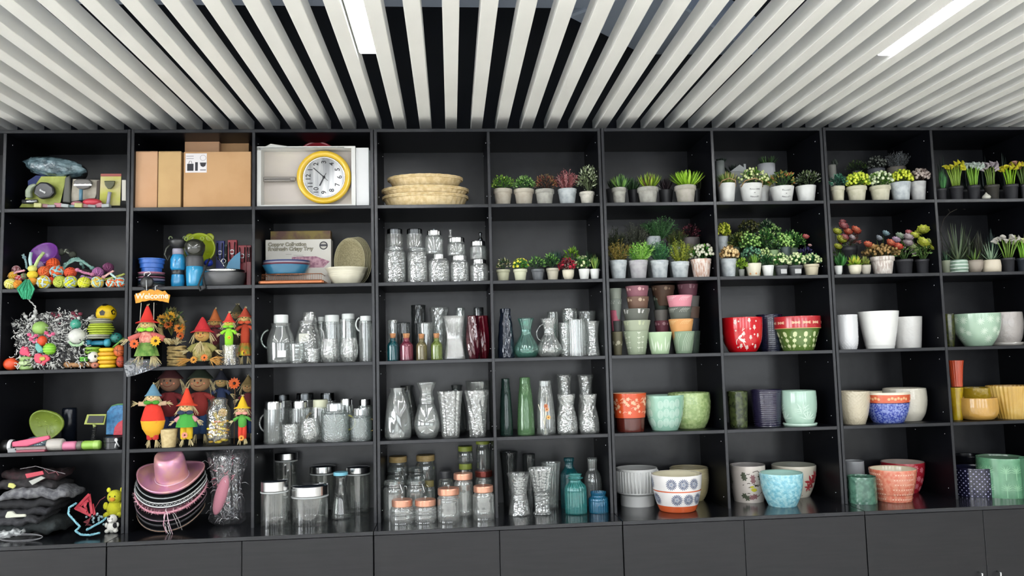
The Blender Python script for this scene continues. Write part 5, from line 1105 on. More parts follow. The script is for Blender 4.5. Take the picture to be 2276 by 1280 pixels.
calla('black pot with white callas beside the cream pot', 2226, 2254, 572, (2198, 2256, 524), cl='#6f8f3c', fc='#d2cdc4')
calla('black pot with pale yellow callas at the right edge', 2262, 2292, 572, (2256, 2298, 522), mt=M('#30353d', .5), cl='#7fb83a', fc='#d9dfa4')
pts = [atY(x, y, .2) for x, y in ((2098, 575), (2090, 510), (2098, 486), (2112, 472), (2130, 463), (2146, 460))]
o = MB().tube([tuple(p) for p in pts], .0022, 5)
for k, (dx, dz) in enumerate(((.03, .03), (-.02, .035), (.04, -.005))): q = pts[2+k]; o.tube([tuple(q), (q.x+dx, q.y, q.z+dz)], .0014, 4)
o = o.build('dry_branch', M('#3b3530', .8)); tag(o, 'thin dark dry branch arching over the aloes', 'branch')
# ------------------------------------------------------------------ left-hand cubbies
def bb(x0, x1, y0, y1, Y):
    a = atY(x0, (y0+y1)/2, Y); b = atY(x1, (y0+y1)/2, Y); t = atY((x0+x1)/2, y0, Y); u = atY((x0+x1)/2, y1, Y)
    return Vector(((a.x+b.x)/2, Y, (t.z+u.z)/2)), (b.x-a.x)/2, (t.z-u.z)/2
def place(name, label, cat, x0, x1, y0, y1, Y, fn, mats, group=None, rot=None, ry=None, floor=True):
    """fn(mb, rx, ry, rz) builds the shape round the origin"""
    c, rx, rz = bb(x0, x1, y0, y1, Y)
    if floor: c.z = max(c.z, TOP[CELL[1]]+rz)
    mb = MB(); fn(mb, rx, ry or min(rx, rz), rz); o = mb.build(name, mats, loc=c, rot=rot); tag(o, label, cat, group); return o, rx, rz
def FEL(h, **k): return M(h, .9, bump=.3, bsc=200, **k)
CARD = M('#c39a6e', .85, h2='#b98f63', sc=6); CARD2 = M('#cda27e', .85, h2='#c79a74', sc=5); CARD3 = M('#c9a673', .85, h2='#c09c6b', sc=5)
def pbox(name, label, cat, x0, x1, y0, y1, Yf, dep, mt, group=None, zb=None, root=True, bev=.0015):
    a = atY(x0, (y0+y1)/2, Yf); b = atY(x1, (y0+y1)/2, Yf); zb = TOP[CELL[1]] if zb is None else zb; t = atY((x0+x1)/2, y0, Yf).z
    X = (a.x+b.x)/2; W_ = b.x-a.x; H = t-zb; r = thing(name, label, cat, (X, Yf+dep/2, zb), group=group)
    MB().box((0, 0, H/2), (W_, dep, H), bev=bev).build('carton', mt, r); return r, W_, H
# --- second column, top: cardboard boxes
cell(1, 0); g = 'brown cardboard boxes'
TAPE = M('#b58e63', .3)
r, W_, H = pbox('cardboard_box', 'narrow upright cardboard box, leftmost', 'box', 299.5, 349.5, 336, 459, .02, .26, CARD2, g)
MB().box((0, -.1303, H-.004), (W_*.9, .0006, .0015)).build('flap_seam', M('#8f6c4a', .9), r)
r, W_, H = pbox('cardboard_box', 'narrow upright cardboard box, second from left', 'box', 351.5, 402, 336, 459, .02, .26, CARD3, g)
MB().box((0, -.1303, H-.004), (W_*.9, .0006, .0015)).build('flap_seam', M('#8f6c4a', .9), r)
r, W_, H = pbox('cardboard_box', 'large cardboard box with white printed label', 'box', 408, 557.5, 337, 459, .015, .14, CARD, g)
lb = MB().box((-W_/2+.061, -.0708, H-.058), (.104, .0012, .098)).build('paper_label', M('#e6e1e2', .6), r)
k = M('#2c2a30', .7); yb_ = -.0718
mb = MB(); x_ = -W_/2+.061; z_ = H-.058
mb.box((x_-.028, yb_, z_-.022), (.031, .0008, .036)); mb.box((x_+.002, yb_, z_-.018), (.013, .0008, .044)); mb.tube([(x_-.036, yb_, z_-.003), (x_-.032, yb_, z_+.01), (x_-.024, yb_, z_+.01), (x_-.02, yb_, z_-.003)], .0012, 5)
mb.add([(x_+.018, yb_, z_+.002), (x_+.05, yb_, z_+.002), (x_+.045, yb_, z_-.016), (x_+.034, yb_, z_-.021), (x_+.023, yb_, z_-.016)], [(0, 1, 2, 3, 4)][:1])
mb.build('label_print', k, lb); mb = MB(); mb.tube([(x_+.034+.014*cos(t*pi/8), yb_, z_+.026+.014*sin(t*pi/8)) for t in range(16)], .0008, 4, closed=True)
for q in range(2): mb.box((x_-.03+q*.0, yb_, z_+.035-q*.012), (.036, .0006, .003))
mb.box((x_+.034, yb_, z_-.036), (.028, .0006, .006)); mb.build('label_print_grey', M('#8f8b90', .7), lb)
mb = MB(); mb.box((-W_/2-.0, 0, H/2), (.001, .1405, H*.98)); mb.build('side_edge', M('#9a744e', .9), r)
pbox('cardboard_box', 'cardboard box standing behind the labelled one, left', 'box', 410, 487, 305, 459, .165, .08, CARD2, g)
pbox('cardboard_box', 'cardboard box standing behind the labelled one, right', 'box', 490, 553, 309, 459, .2, .1, CARD, g)
# --- third column, top: boxed frying-pan clock
cell(2, 0)
a = atY(571, 395, .02); b = atY(790, 395, .02); t = atY(680, 325, .02).z; z0 = TOP[0]; W_ = b.x-a.x; H = t-z0; X = (a.x+b.x)/2
WB = M('#dcdcd8', .55); r = thing('display_box', 'open white display box framing the yellow pan clock', 'box', (X, .06, z0))
e = .02; mb = MB(); mb.box((-W_/2+e/2, 0, H/2), (e, .08, H)); mb.box((W_/2-e/2, 0, H/2), (e, .08, H)); mb.box((0, 0, H-e/4), (W_-2*e, .08, e/2)); mb.box((0, 0, e/4), (W_-2*e, .08, e/2)); mb.build('frame', WB, r)
MB().box((0, .036, H/2), (W_-2*e, .006, H-e)).build('backing', M('#cbc2ba', .7, h2='#d2cabc', sc=6), r)
MB().box((-.03, -.0398, H-.012), (W_*.9, .0004, .016)).build('clear_film', GL('#ffffff', .03, .05, .5, .04), r)
MB().add([(-W_*.42, -.04, H), (-W_*.36, -.045, H+.012), (-W_*.2, -.04, H+.002), (-W_*.2, -.03, H), (-W_*.42, -.03, H)], [(0, 1, 2, 3, 4)]).build('torn_flap', WB, r)
c, rx, rz = bb(659, 781, 334, 454, .05); R = min(rx, (W_-.04)/2)
ck = thing('pan_clock', 'yellow frying-pan clock lying sideways with silver dial', 'clock', (c.x, .052, c.z), rot=(pi/2, 0, 0))
MB().lathe([(R*.9, -.012), (R*.97, -.012), (R, -.004), (R*.98, .012), (R*.9, .018), (R*.82, .012), (R*.77, .002), (R*.77, -.008)], 72).build('pan_rim', M('#e3bb2c', .25, coat=.5), ck)
MB().lathe([(R*.73, -.006), (R*.77, -.006), (R*.77, .006), (R*.73, .003)], 64).build('dial_ring', STEEL, ck)
m_ = M('#b9bbbd', .28, .9); nt = m_.node_tree
MB().lathe([(0, -.012), (R*.9, -.012), (R*.9, -.006), (R*.74, 0), (0, .001)], 64).build('dial', M('#9c9ea0', .4, .6, h2='#d6d6d6', sc=3, stretch=(8, .7, 1)), ck)
INK = M('#232227', .5)
for q in range(1, 13):
    th = pi-q*pi/6; cu = bpy.data.curves.new('numeral', 'FONT'); cu.body = str(q); cu.size = R*.25; cu.align_x = 'CENTER'; cu.align_y = 'CENTER'; cu.extrude = .0003; cu.offset = .0004
    font_mesh(cu, 'numeral', ck, INK, (R*.57*cos(th), R*.57*sin(th), .0022), (0, 0, pi/2))
for nm, th, L, w_ in (('minute_hand', 2.4, .52, .035), ('hour_hand', 4.25, .36, .045), ('second_hand', -.75, .2, .015), ('second_hand', 1.1, .17, .02)):
    MB().box((R*L*.45, 0, 0), (R*L*1.1, R*w_, .001)).build(nm, INK, ck, loc=(0, 0, .0045), rot=(0, 0, th))
MB().lathe([(0, 0), (R*.05, 0), (R*.05, .006), (0, .007)], 12).build('centre_cap', INK, ck)
hx = atY(585, 398, .05).x-c.x; hm = MB(); hm.box(((hx-R*1.06)/2, 0, -.004), (abs(hx)-R*1.06, .026, .008), bev=.003); hm.box((-R*1.13, 0, 0), (.03, .02, .012), bev=.003); hm.build('pan_handle', M('#a8a29c', .25, .8), ck, loc=(0, -.008, -.0))
MB().box(((hx-R*1.06)/2-.01, -.008, .0012), (abs(hx)-R*1.3, .007, .002)).build('handle_groove', M('#6f6a66', .4, .6), ck)
pbox('gift_box', 'white narrow carton standing beside the clock box', 'box', 791, 820, 328, 457, .03, .2, M('#dfe0e0', .5), None)
r_, W2, H2 = pbox('plastic_sleeve', 'clear crinkled plastic sleeve against the right panel', 'plastic', 821, 829, 334, 456, .02, .15, GL('#dfe6ea', .35, .1, .8, .3), None)
c, rx, rz = bb(655, 755, 313, 390, .2)
o = MB().lathe([(0, -.01), (rx*.9, -.01), (rx, .005), (rx*.96, .01), (rx*.9, 0), (0, -.004)], 48).build('red_pan_clock', M('#a82634', .3, coat=.4), loc=(c.x, .2, atY(705, 314, .2).z-rx), rot=(pi/2, 0, 0)); tag(o, 'red round pan clock peeking over the white display box', 'clock')
# --- third column, second row: bakeware
cell(2, 1)
r, W_, H = pbox('bakeware_box', 'white bakeware carton lettered Copper Collection Rectangle Crispy Tray', 'box', 590, 736, 532, 606, .17, .07, M('#c9c6bd', .6))
def text(par, s, x, y, z, size, mt, rot=(pi/2, 0, 0), off=0, al='LEFT', ext=.0003, name='lettering', bold=True):
    cu = bpy.data.curves.new(name, 'FONT'); cu.body = s; cu.size = size; cu.align_x = al; cu.extrude = ext; cu.offset = off
    return font_mesh(cu, name, par, mt, (x, y, z), rot)
for s, zz in (('Copper Collection', H-.034), ('Rectangle Crispy Tray', H-.058)):
    o = text(r, s, -W_*.46, -.0362, zz, .0265, M('#3f3b30', .7), off=.0014); o.scale = (.97, 1, 1)
    o = text(r, s, -W_*.46, -.0368, zz, .0265, M('#b9b49c', .7), off=-.0002); o.scale = (.97, 1, 1)
mb = MB(); mb.lathe([(0, 0), (.0215, 0), (.0215, .0008), (0, .001)], 28); o = mb.build('round_seal', M('#3b3a40', .6), r, loc=(W_*.385, -.0352, H-.034), rot=(pi/2, 0, 0))
MB().lathe([(0, 0), (.0165, 0), (.0165, .0005), (0, .0006)], 24).build('seal_centre', M('#c9c6bd', .6), o, loc=(0, 0, .0009)); MB().box((0, .001, .0018), (.034, .011, .0006)).build('seal_band', M('#3b3a40', .6), o)
mb = MB()
for i, (x, w_) in enumerate(((-.05, .03), (.0, .05), (.01, .04))): mb.box((x, -.0355, H-.078-.006*i), (w_, .0006, .0018))
mb.build('small_print', M('#8d8a84', .7), r)
mb = MB(); x0_, x1_ = -W_*.1, W_*.48; mb.add([(x0_, -.0356, H-.092), (x1_*.55, -.0356, H-.09), (x1_, -.0356, H-.118), (x1_*.8, -.0356, H-.15), (x0_, -.0356, H-.15)], [(0, 1, 2, 3, 4)][:1]); mb.build('printed_tray', M('#8a5b70', .6, h2='#b98f9a', sc=60), r)
pbox('food_box', 'carton with yellow and brown food picture behind the white one', 'box', 601, 735, 513, 606, .25, .05, M('#8f7c3a', .6, h2='#6b4a40', sc=14))
pbox('small_carton', 'grey carton at the left panel behind the bakeware', 'box', 567, 587, 531, 606, .2, .1, M('#6d6a6c', .7))
def oval(label, name, x0, x1, yt, d, prof, mt, sy=.72, mod=None, H=None, zb=None, n=64, t=.003, mats=None, mf=None, group=None, cat='dish', m=16):
    X, Y, z, R, H_ = P(x0, x1, yt, d, zb); H = H or H_; pts = hollow(prof, R, H, t, m, True); mb = MB(); mb.lathe(pts, n, 0, mod, sy=sy); o = mb.build(name, mats or mt, loc=(X, Y, z)); tag(o, label, cat, group); return o, X, Y, z, R, H
# copper rack and tray
a = atY(576, 628, .03); b = atY(717, 628, .03); W_ = b.x-a.x; X = (a.x+b.x)/2; z = TOP[1]; COP = M('#b9734c', .3, .7)
r = thing('crisper_tray', 'copper coloured rectangular crisper rack on its tray', 'tray', (X, .12, z))
mb = MB(); mb.box((0, 0, .008), (W_, .16, .004)); 
for sx in (-1, 1): mb.box((sx*(W_/2), 0, .014), (.01, .17, .016), bev=.003)
for sy_ in (-1, 1): mb.box((0, sy_*.084, .014), (W_, .01, .018), bev=.004)
mb.build('tray', COP, r); mb = MB(); w2 = W_*.94
for zz in (.024, .056): mb.tube([(-w2/2, -.07, zz), (w2/2, -.07, zz), (w2/2, .07, zz), (-w2/2, .07, zz)], .0022, 6, closed=True)
for q in range(34): x = -w2/2+w2*q/33; mb.tube([(x, -.07, .056), (x, -.07, .024)], .0009, 4); mb.tube([(x, -.07, .024), (x, .07, .024)], .0009, 4)
stuff(mb.build('wire_rack', COP, r))
CP = [(.74, 0), (.8, .04), (.93, .6), (1, .96), (1.03, 1)]
X, Y, z, R, H = P(584, 688, 577, .1, TOP[1]+.06); zc = TOP[1]+.060
o, *_q = oval('lower teal-blue oval baking dish on the copper rack', 'oval_dish', 584, 688, 584, .105, CP, M('#2f6c8c', .3, coat=.3), zb=zc, group='oval baking dishes', t=.004); zt = zc+_q[4]
for i, (lb, c_) in enumerate((('red rim oval dish nested in the blue dish', '#7d3c48'), ('white-grey rim oval dish nested above the red one', '#a9a8b4'), ('topmost navy rim oval dish of the nested stack', '#3d4a78'))):
    oo = MB().lathe(hollow(CP, R*(.985-.0*i), .03, .003, 12), 64, sy=.72).build('oval_dish', M(c_, .3, coat=.3), loc=(_q[0]+.001*i, .105, zt-.030+.0075*(i+1))); tag(oo, lb, 'dish', 'oval baking dishes')
# cream scalloped bowls
CR_ = M('#d8d3bd', .35, coat=.3); zb0 = TOP[1]
X, Y, z, R, H = P(721, 819, 591, .1)
for i in range(6):
    h_ = .046; s = .80+.034*i
    lb = ['bottom cream scalloped bowl of the stack', 'second cream scalloped bowl from the bottom', 'third cream scalloped bowl from the bottom', 'fourth cream scalloped bowl from the bottom', 'fifth cream scalloped bowl, under the top one', 'topmost cream oval bowl with folded handles'][i]
    if i == 5: h_ = H-.0105*5
    o = MB().lathe(hollow([(.5, 0), (.7, .05), (.9, .6), (1, 1)], R*s, h_, .003, 12), 60, 0, flute(10, .0012), sy=.8).build('scalloped_bowl', CR_, loc=(X, .105, zb0+.0105*i)); tag(o, lb, 'bowl', 'stacked cream bowls')
# wicker proofing baskets leaning upright
WK = M('#a39a78', .8, h2='#8a8160', sc=160, bump=.4, bsc=200); WKR = M('#c4bd9c', .8)
for i in range(5):
    c, rx, rz = bb(744+i*5, 812+i*3.5, 520-i*1.0, 624, .15+.014*i)
    o = MB().lathe([(0, .02), (.66, .02), (.9, .01), (1, -.02), (1.03, -.025), (.98, -.03), (.87, .0), (.64, .012), (0, .012)] and [(q[0]*rx, q[1]*1.6) for q in [(0, -.022), (.66, -.022), (.9, -.008), (1, .012), (1.03, .014), (1, .018), (.87, -.0), (.64, -.014), (0, -.014)]], 48, 0, None, sy=rz/rx, mf=lambda q: 1 if 2 <= q <= 4 else 0).build('proofing_basket', [WK, WKR], loc=(c.x, .16+.016*i, TOP[1]+rz*1.02), rot=(pi/2-.12, 0, 0)); tag(o, ['front olive wicker oval basket leaning against the panel', 'second wicker oval basket leaning in the nest', 'third wicker oval basket leaning in the nest', 'fourth wicker oval basket leaning in the nest', 'rearmost wicker oval basket leaning in the nest'][i], 'basket', 'leaning oval baskets')
# --- fourth column, top: wicker baskets
cell(3, 0); WC = M('#f0d8a8', .75, h2='#d9bd88', sc=50); g = 'woven bread baskets stacked'
def weave(n, a, kz): return lambda t, z, r: r+(a*(1 if sin(kz*z) > 0 else -1)*cos(n*t)+.0006*abs(sin(kz*z)) if r > .02 else 0)
zb = TOP[0]
for i, (lb, x0, x1, yt) in enumerate((('largest oval wicker basket at the bottom', 851, 1040, 419), ('middle oval wicker basket nested in the bottom one', 850, 1041, 402), ('top oval wicker basket with dark loop handles', 863, 1028, 378))):
    X, Y, z, R, H = P(x0, x1, yt, .14, TOP[0]); h_ = [H, .045, .05][i]; z_ = TOP[0]+H-h_+.0
    rt = thing('wicker_basket', lb, 'basket', (X, .155, z_), group=g)
    mb = MB(); pts = hollow([(.84, 0), (.86, .05), (.97, .85), (1, 1)], R, h_, .005, int(h_/.0014), False)
    k = len(pts); mb.lathe(pts, 216, 0, weave(36, .0024, pi/.0055), sy=.62); stuff(mb.build('weave', WC, rt))
    for q, zz in enumerate((h_, h_-.008)): MB().tube([(R*1.005*cos(t*pi/24), R*1.005*.62*sin(t*pi/24), zz+.0012*(t % 2)) for t in range(48)], .0042, 6, closed=True).build('braided_rim', WC, rt)
    if i == 2:
        for sy_ in (-1, 1): MB().tube([(sy_*.0-.06, R*.3*sy_, h_-.002), (-.05, R*.3*sy_+.0, h_+.012), (.05, R*.3*sy_+.0, h_+.010), (.07, R*.3*sy_, h_-.002)], .004, 6).build('handle', M('#3d2a1c', .6), rt)
# --- second column, second row: bottles and bowls for pets
cell(1, 1); zb = TOP[1]; g = 'collapsible pet bowls'
X, Y, z, R, H = P(305, 364, 572, .07)
zz = zb; cols = [('#43262c', .006), ('#6b7078', .005), ('#1d2226', .006), ('#2f4a52', .006), ('#1f2a44', .008), ('#9a97b8', .008), ('#23232a', .005), ('#b06a84', .006), ('#1d1d22', .009), ('#6e6a70', .004), ('#c07a92', .009)]
names = ['dark red', 'grey', 'black', 'teal', 'navy', 'lilac', 'dark grey', 'mauve pink', 'black upper', 'pale grey', 'pink topmost']
for (c_, h_), nm in zip(cols, names):
    o = MB().lathe([(0, 0), (R*.9, 0), (R*1.0, h_*.6), (R*1.03, h_*.7), (R*1.03, h_), (R*.95, h_), (R*.9, h_*.6), (0, h_*.6)], 36, smooth=False).build('flat_bowl', M(c_, .45), loc=(X, .075, zz+.0002)); tag(o, 'flattened %s silicone bowl in the pile' % nm, 'bowl', g); zz += h_+.0004
hb = max(.03, z+H-zz)
o = MB().lathe([(0, 0), (.78, 0), (.8, .3), (.88, .33), (.88, .62), (.95, .65), (.96, .93), (1.03, .93), (1.03, 1), (.9, 1), (.84, .6), (.7, .1), (0, .1)] and [(q*R, s*hb) for q, s in [(0, 0), (.78, 0), (.8, .3), (.9, .33), (.9, .62), (.97, .65), (.97, .9), (1.03, .92), (1.03, 1), (.93, 1), (.86, .6), (.74, .12), (0, .12)]], 40, smooth=False).build('folding_bowl', M('#2f62b4', .4), loc=(X, .075, zz)); tag(o, 'bright blue tiered folding bowl on top of the pile', 'bowl', g)
BLB = M('#2a8fc4', .25, coat=.4); DKP = M('#2b2b2c', .35)
def pbottle(label, x0, x1, yt, segs, d):
    X, Y, z, R, H = P(x0, x1, yt, d, flat=True); Y = max(d, R*1.05); r = thing('pet_bottle', label, 'bottle', (X, Y, z), group='blue pet water bottles')
    for nm, pr, mt in segs: MB().lathe([(q*R, s*H) for q, s in pr], 36).build(nm, mt, r)
    return r, X, Y, z, R, H
r, X, Y, z, R, H = pbottle('blue pet water bottle with black band and dark dome cap', 379, 412, 566, (('lower_body', [(0, 0), (.72, 0), (.84, .02), (.9, .2), (.82, .38), (.8, .4), (0, .4)], BLB), ('band', [(.82, .39), (.86, .40), (.86, .52), (.82, .53)], DKP), ('upper_body', [(0, .52), (.82, .52), (1, .58), (1, .86), (.78, .98), (.74, 1), (0, 1)], BLB)), .09)
MB().lathe([(0, 0), (R*.75, 0), (R*.75, .025), (R*.7, .03), (0, .03)], 24, 0, flute(16, .0008)).build('neck', M('#9a96a6', .4), r, loc=(0, 0, H))
mb = MB(); mb.lathe([(0, .0), (R*1.0, .01), (R*1.25, .035), (R*1.2, .045), (R*.9, .05), (0, .046)], 30); mb.build('dome_cap', DKP, r, loc=(0, 0, H+.03))
for sx in (-1, 1): MB().tube([(sx*R*.95+.008*cos(t*pi/6), -.01, H+.083+.009*sin(t*pi/6)) for t in range(12)], .003, 6, closed=True).build('ear_ring', M('#6d7b54', .4), r)
MB().tube([(-R*1.0, -.01, H+.05), (-R*1.5, -.012, H+.03), (-R*1.7, -.012, H+.0), (-R*1.25, -.012, H-.03), (-R*1.0, -.012, H-.005)], .0045, 6).build('strap_hook', M('#3c3f36', .35), r)
text(r, 'f', -.004, -R-.0008, H*.7, .03, M('#1c6a96', .4))
r, X, Y, z, R, H = pbottle('light blue pet bottle with slanted dark grey shoulder', 414, 451, 588, (('body', [(0, 0), (.86, 0), (.92, .03), (.97, .3), (1, .6), (1, .97), (0, 1)], M('#2f97c6', .25, coat=.4)), ('shoulder', [(1.0, .9), (1.03, .95), (1.03, 1.2), (.98, 1.35), (.85, 1.38), (0, 1.38)], M('#434345', .5))), .07)
mb = MB(); mb.lathe([(0, 0), (R*.9, 0), (R*1.2, .03), (R*1.25, .055), (R*1.0, .075), (R*.5, .085), (0, .086)], 30); mb.build('dome_cap', M('#33342c', .15, coat=.6), r, loc=(0, 0, H*1.37))
for sx in (-1, 1): MB().tube([(sx*R*.95+.009*cos(t*pi/6), -.01, H*1.37+.088+.009*sin(t*pi/6)) for t in range(12)], .003, 6, closed=True).build('ear_ring', M('#7f9236', .4), r)
text(r, 'S', .0, -R-.0008, H*.72, .022, M('#9fd0e4', .4))
c, rx, rz = bb(408, 479, 524, 580, .16)
r = thing('slow_feeder', 'lime green bear-shaped silicone bowl standing behind the bottles', 'bowl', (c.x, .17, c.z), rot=(pi/2, 0, 0))
MB().lathe([(0, -.01), (rx*.8, -.01), (rx*.97, 0), (rx, .016), (rx*.93, .018), (rx*.78, .0), (0, -.004)], 44).build('bowl', M('#97a81c', .35), r)
for sx in (-1, 1): MB().lathe([(0, -.006), (rx*.25, -.006), (rx*.28, .01), (rx*.16, .01), (0, .002)], 20).build('ear', M('#8f9a20', .35), r, loc=(sx*rx*.62, rz*.85, 0))
c, rx, rz = bb(452, 472, 575, 592, .12); o = MB().ell((0, 0, 0), (rx, rx, rz), 20).build('blue_ball', M('#2238a0', .4), loc=(c.x, .13, c.z)); tag(o, 'royal blue rubber ball behind the steel-rimmed bowl', 'ball')
ps = P(455, 546, 597, .11)
r, b = vessel('steel_bowl', 'matt grey pet bowl with shiny steel rim and dark base', 'bowl', (ps[0], max(ps[3]*1.02+.003, .1), *ps[2:]), [(.86, 0), (.88, .1), (.9, .12), (.98, .6), (1, 1)], M('#5f5f60', .5, .4), None, 56, 16, .003, False, root='bowl_body')
MB().lathe([(ps[3]*.97, -.012), (ps[3]*1.01, -.012), (ps[3]*1.03, -.004), (ps[3]*1.02, .001), (ps[3]*.97, .002)], 56).build('rim', STEEL, r, loc=(0, 0, ps[4]))
MB().lathe([(0, .0), (ps[3]*.87, 0), (ps[3]*.9, .002), (ps[3]*.9, .014), (ps[3]*.86, .016)], 56).build('base_ring', M('#1f1f20', .6), r)
p0 = atY(462, 585, .0); o = MB().tube([tuple(atY(x, y, dd)) for x, y, dd in ((466, 575, .1), (456, 596, .04), (447, 618, .004), (441, 634, -.008), (445, 646, -.012), (456, 640, -.012), (452, 620, -.0))], .005, 6).build('wrist_strap', M('#1a1d20', .7)); tag(o, 'black nylon wrist strap hanging over the shelf edge', 'strap')
for lb, nm, x0, x1, y0, y1, Y_, c_ in (('navy carded leash pack at the back', 'leash_pack', 480, 498, 535, 628, .2, '#20276a'), ('dark green leash pack beside the navy one', 'leash_pack', 498, 505, 543, 628, .21, '#1b3330'), ('red carded leash pack at the back', 'leash_pack', 506, 526, 533, 628, .2, '#8f1c28'), ('tall crimson pack with black straps', 'leash_pack', 529, 548, 545, 632, .19, '#8a1524'), ('dark red pack at the right panel', 'leash_pack', 548, 558, 545, 632, .12, '#6f1220')):
    r, W_, H = pbox(nm, lb, 'pack', x0, x1, y0, y1, Y_, .02, M(c_, .4), 'carded leash packs')
    MB().tube([(-W_*.3, -.014, H*.95), (-W_*.2, -.018, H*.6), (W_*.25, -.018, H*.6), (W_*.3, -.014, H*.95)], .003, 5).build('strap', DKP, r)
    MB().lathe([(W_*.2, 0), (W_*.28, 0), (W_*.28, .004), (W_*.2, .004)], 16, smooth=False).build('buckle', M('#c8c8cc', .3, .6), r, loc=(0, -.012, H*.75), rot=(pi/2, 0, 0))
c, rx, rz = bb(500, 534, 558, 605, .16); mb = MB(); mb.add([(-rx, 0, -rz), (rx, .0, -rz), (rx*.98, 0, rz*.95), (rx*.2, 0, rz*.55), (-rx*.6, 0, -rz*.1)]+[(x*.8, .02, z_*.8) for x, z_ in ((-rx, -rz), (rx, -rz), (rx, rz), (rx*.2, rz*.55), (-rx*.6, -rz*.1))], [(4, 3, 2, 1, 0), (5, 6, 7, 8, 9), (0, 1, 6, 5), (1, 2, 7, 6), (2, 3, 8, 7), (3, 4, 9, 8), (4, 0, 5, 9)]); o = mb.build('blue_scoop', M('#3d86ac', .35), loc=c); tag(o, 'light blue plastic scoop blade rising from the steel bowl', 'scoop')
o = MB().tube([tuple(atY(x, y, .17)) for x, y in ((481, 567), (489, 578), (497, 589), (501, 598))], .0025, 6); o.tube([tuple(atY(497+5*cos(t), 580+5*sin(t), .168)) for t in range(7)], .0022, 5, closed=True); o = o.build('silver_clip', STEEL); tag(o, 'silver snap hook and pin lying behind the steel bowl', 'hook')
# --- straw, scarecrows
STRAW = M('#c9b685', .85, h2='#e2d3a4', sc=60); STRAW2 = M('#8f7a4c', .9, h2='#b39a63', sc=60)
def tuft(par, p, d, L, sp, n=14, mt=STRAW, w=.0016, name='straw'):
    mb = MB(); d = Vector(d).normalized(); p = Vector(p)
    for i in range(n):
        e = (d+Vector([random.uniform(-sp, sp) for _ in range(3)])).normalized(); l = L*random.uniform(.7, 1.1); k = p+e*l*.5+Vector((0, 0, random.uniform(-.1, .1)*l)); mb.tube([p, k, p+e*l-Vector((0, 0, .12*l))], lambda t: w*(1-.5*t), 4, 0, cap=False)
    return stuff(mb.build(name, mt, par))
def facef(r, c, R, skin='#d9bd84', mouth=True, dx=0):
    h = MB().ell((0, 0, 0), (R, R*.85, R*.92), 20).build('head', FEL(skin), r, loc=c); E_ = M('#1c1714', .4)
    mb = MB()
    for sx in (-1, 1): mb.ell((sx*R*.3, -R*.8, R*.16), (R*.09, R*.06, R*.12), 8)
    mb.build('eyes', E_, h); MB().ell((0, -R*.86, -R*.05), (R*.12, R*.1, R*.1), 8).build('nose', FEL('#c0603a'), h)
    if mouth: MB().tube([(R*.42*cos(pi+t*pi/8), -R*.83+abs(cos(t*pi/8))*R*.12, -R*.12+R*.3*sin(pi+t*pi/8)) for t in range(9)], R*.03, 4).build('mouth', M('#7a2a20', .7), h)
    mb = MB()
    for sx in (-1, 1): mb.ell((sx*R*.55, -R*.66, -R*.12), (R*.13, R*.06, R*.1), 8)
    mb.build('cheeks', FEL('#dd8a6a'), h); return h
def hatf(r, c, R, H, col, brim=1.5, bend=0, flop=.15):
    mb = MB(); n = 28; mt = FEL(col); pr = [(R*brim, -.004), (R*brim*.99, 0), (R*1.02, .004), (R*.98, H*.12), (R*.62, H*.5), (R*.3, H*.85), (R*.12, H)]
    vs = []; 
    for i, (rr, zz) in enumerate(pr):
        for k in range(n):
            t = 2*pi*k/n; z_ = zz-(flop*R*(abs(cos(t))**2) if i < 2 else 0); vs.append((rr*cos(t)+bend*max(0, zz/H)**2, rr*.85*sin(t), z_))
    vs.append((bend, 0, H*1.02)); fs = [(i*n+k, i*n+(k+1) % n, (i+1)*n+(k+1) % n, (i+1)*n+k) for i in range(len(pr)-1) for k in range(n)]+[((len(pr)-1)*n+k, (len(pr)-1)*n+(k+1) % n, len(vs)-1) for k in range(n)]
    mb.add(vs, fs, 0, True); return mb.build('hat', mt, r, loc=c)
def bow(r, c, s, col):
    mb = MB()
    for sx in (-1, 1): mb.ell((sx*s*.5, 0, 0), (s*.5, s*.16, s*.26), 10)
    mb.ell((0, -s*.08, 0), (s*.14, s*.16, s*.16), 8); return mb.build('bow', FEL(col), r, loc=c)
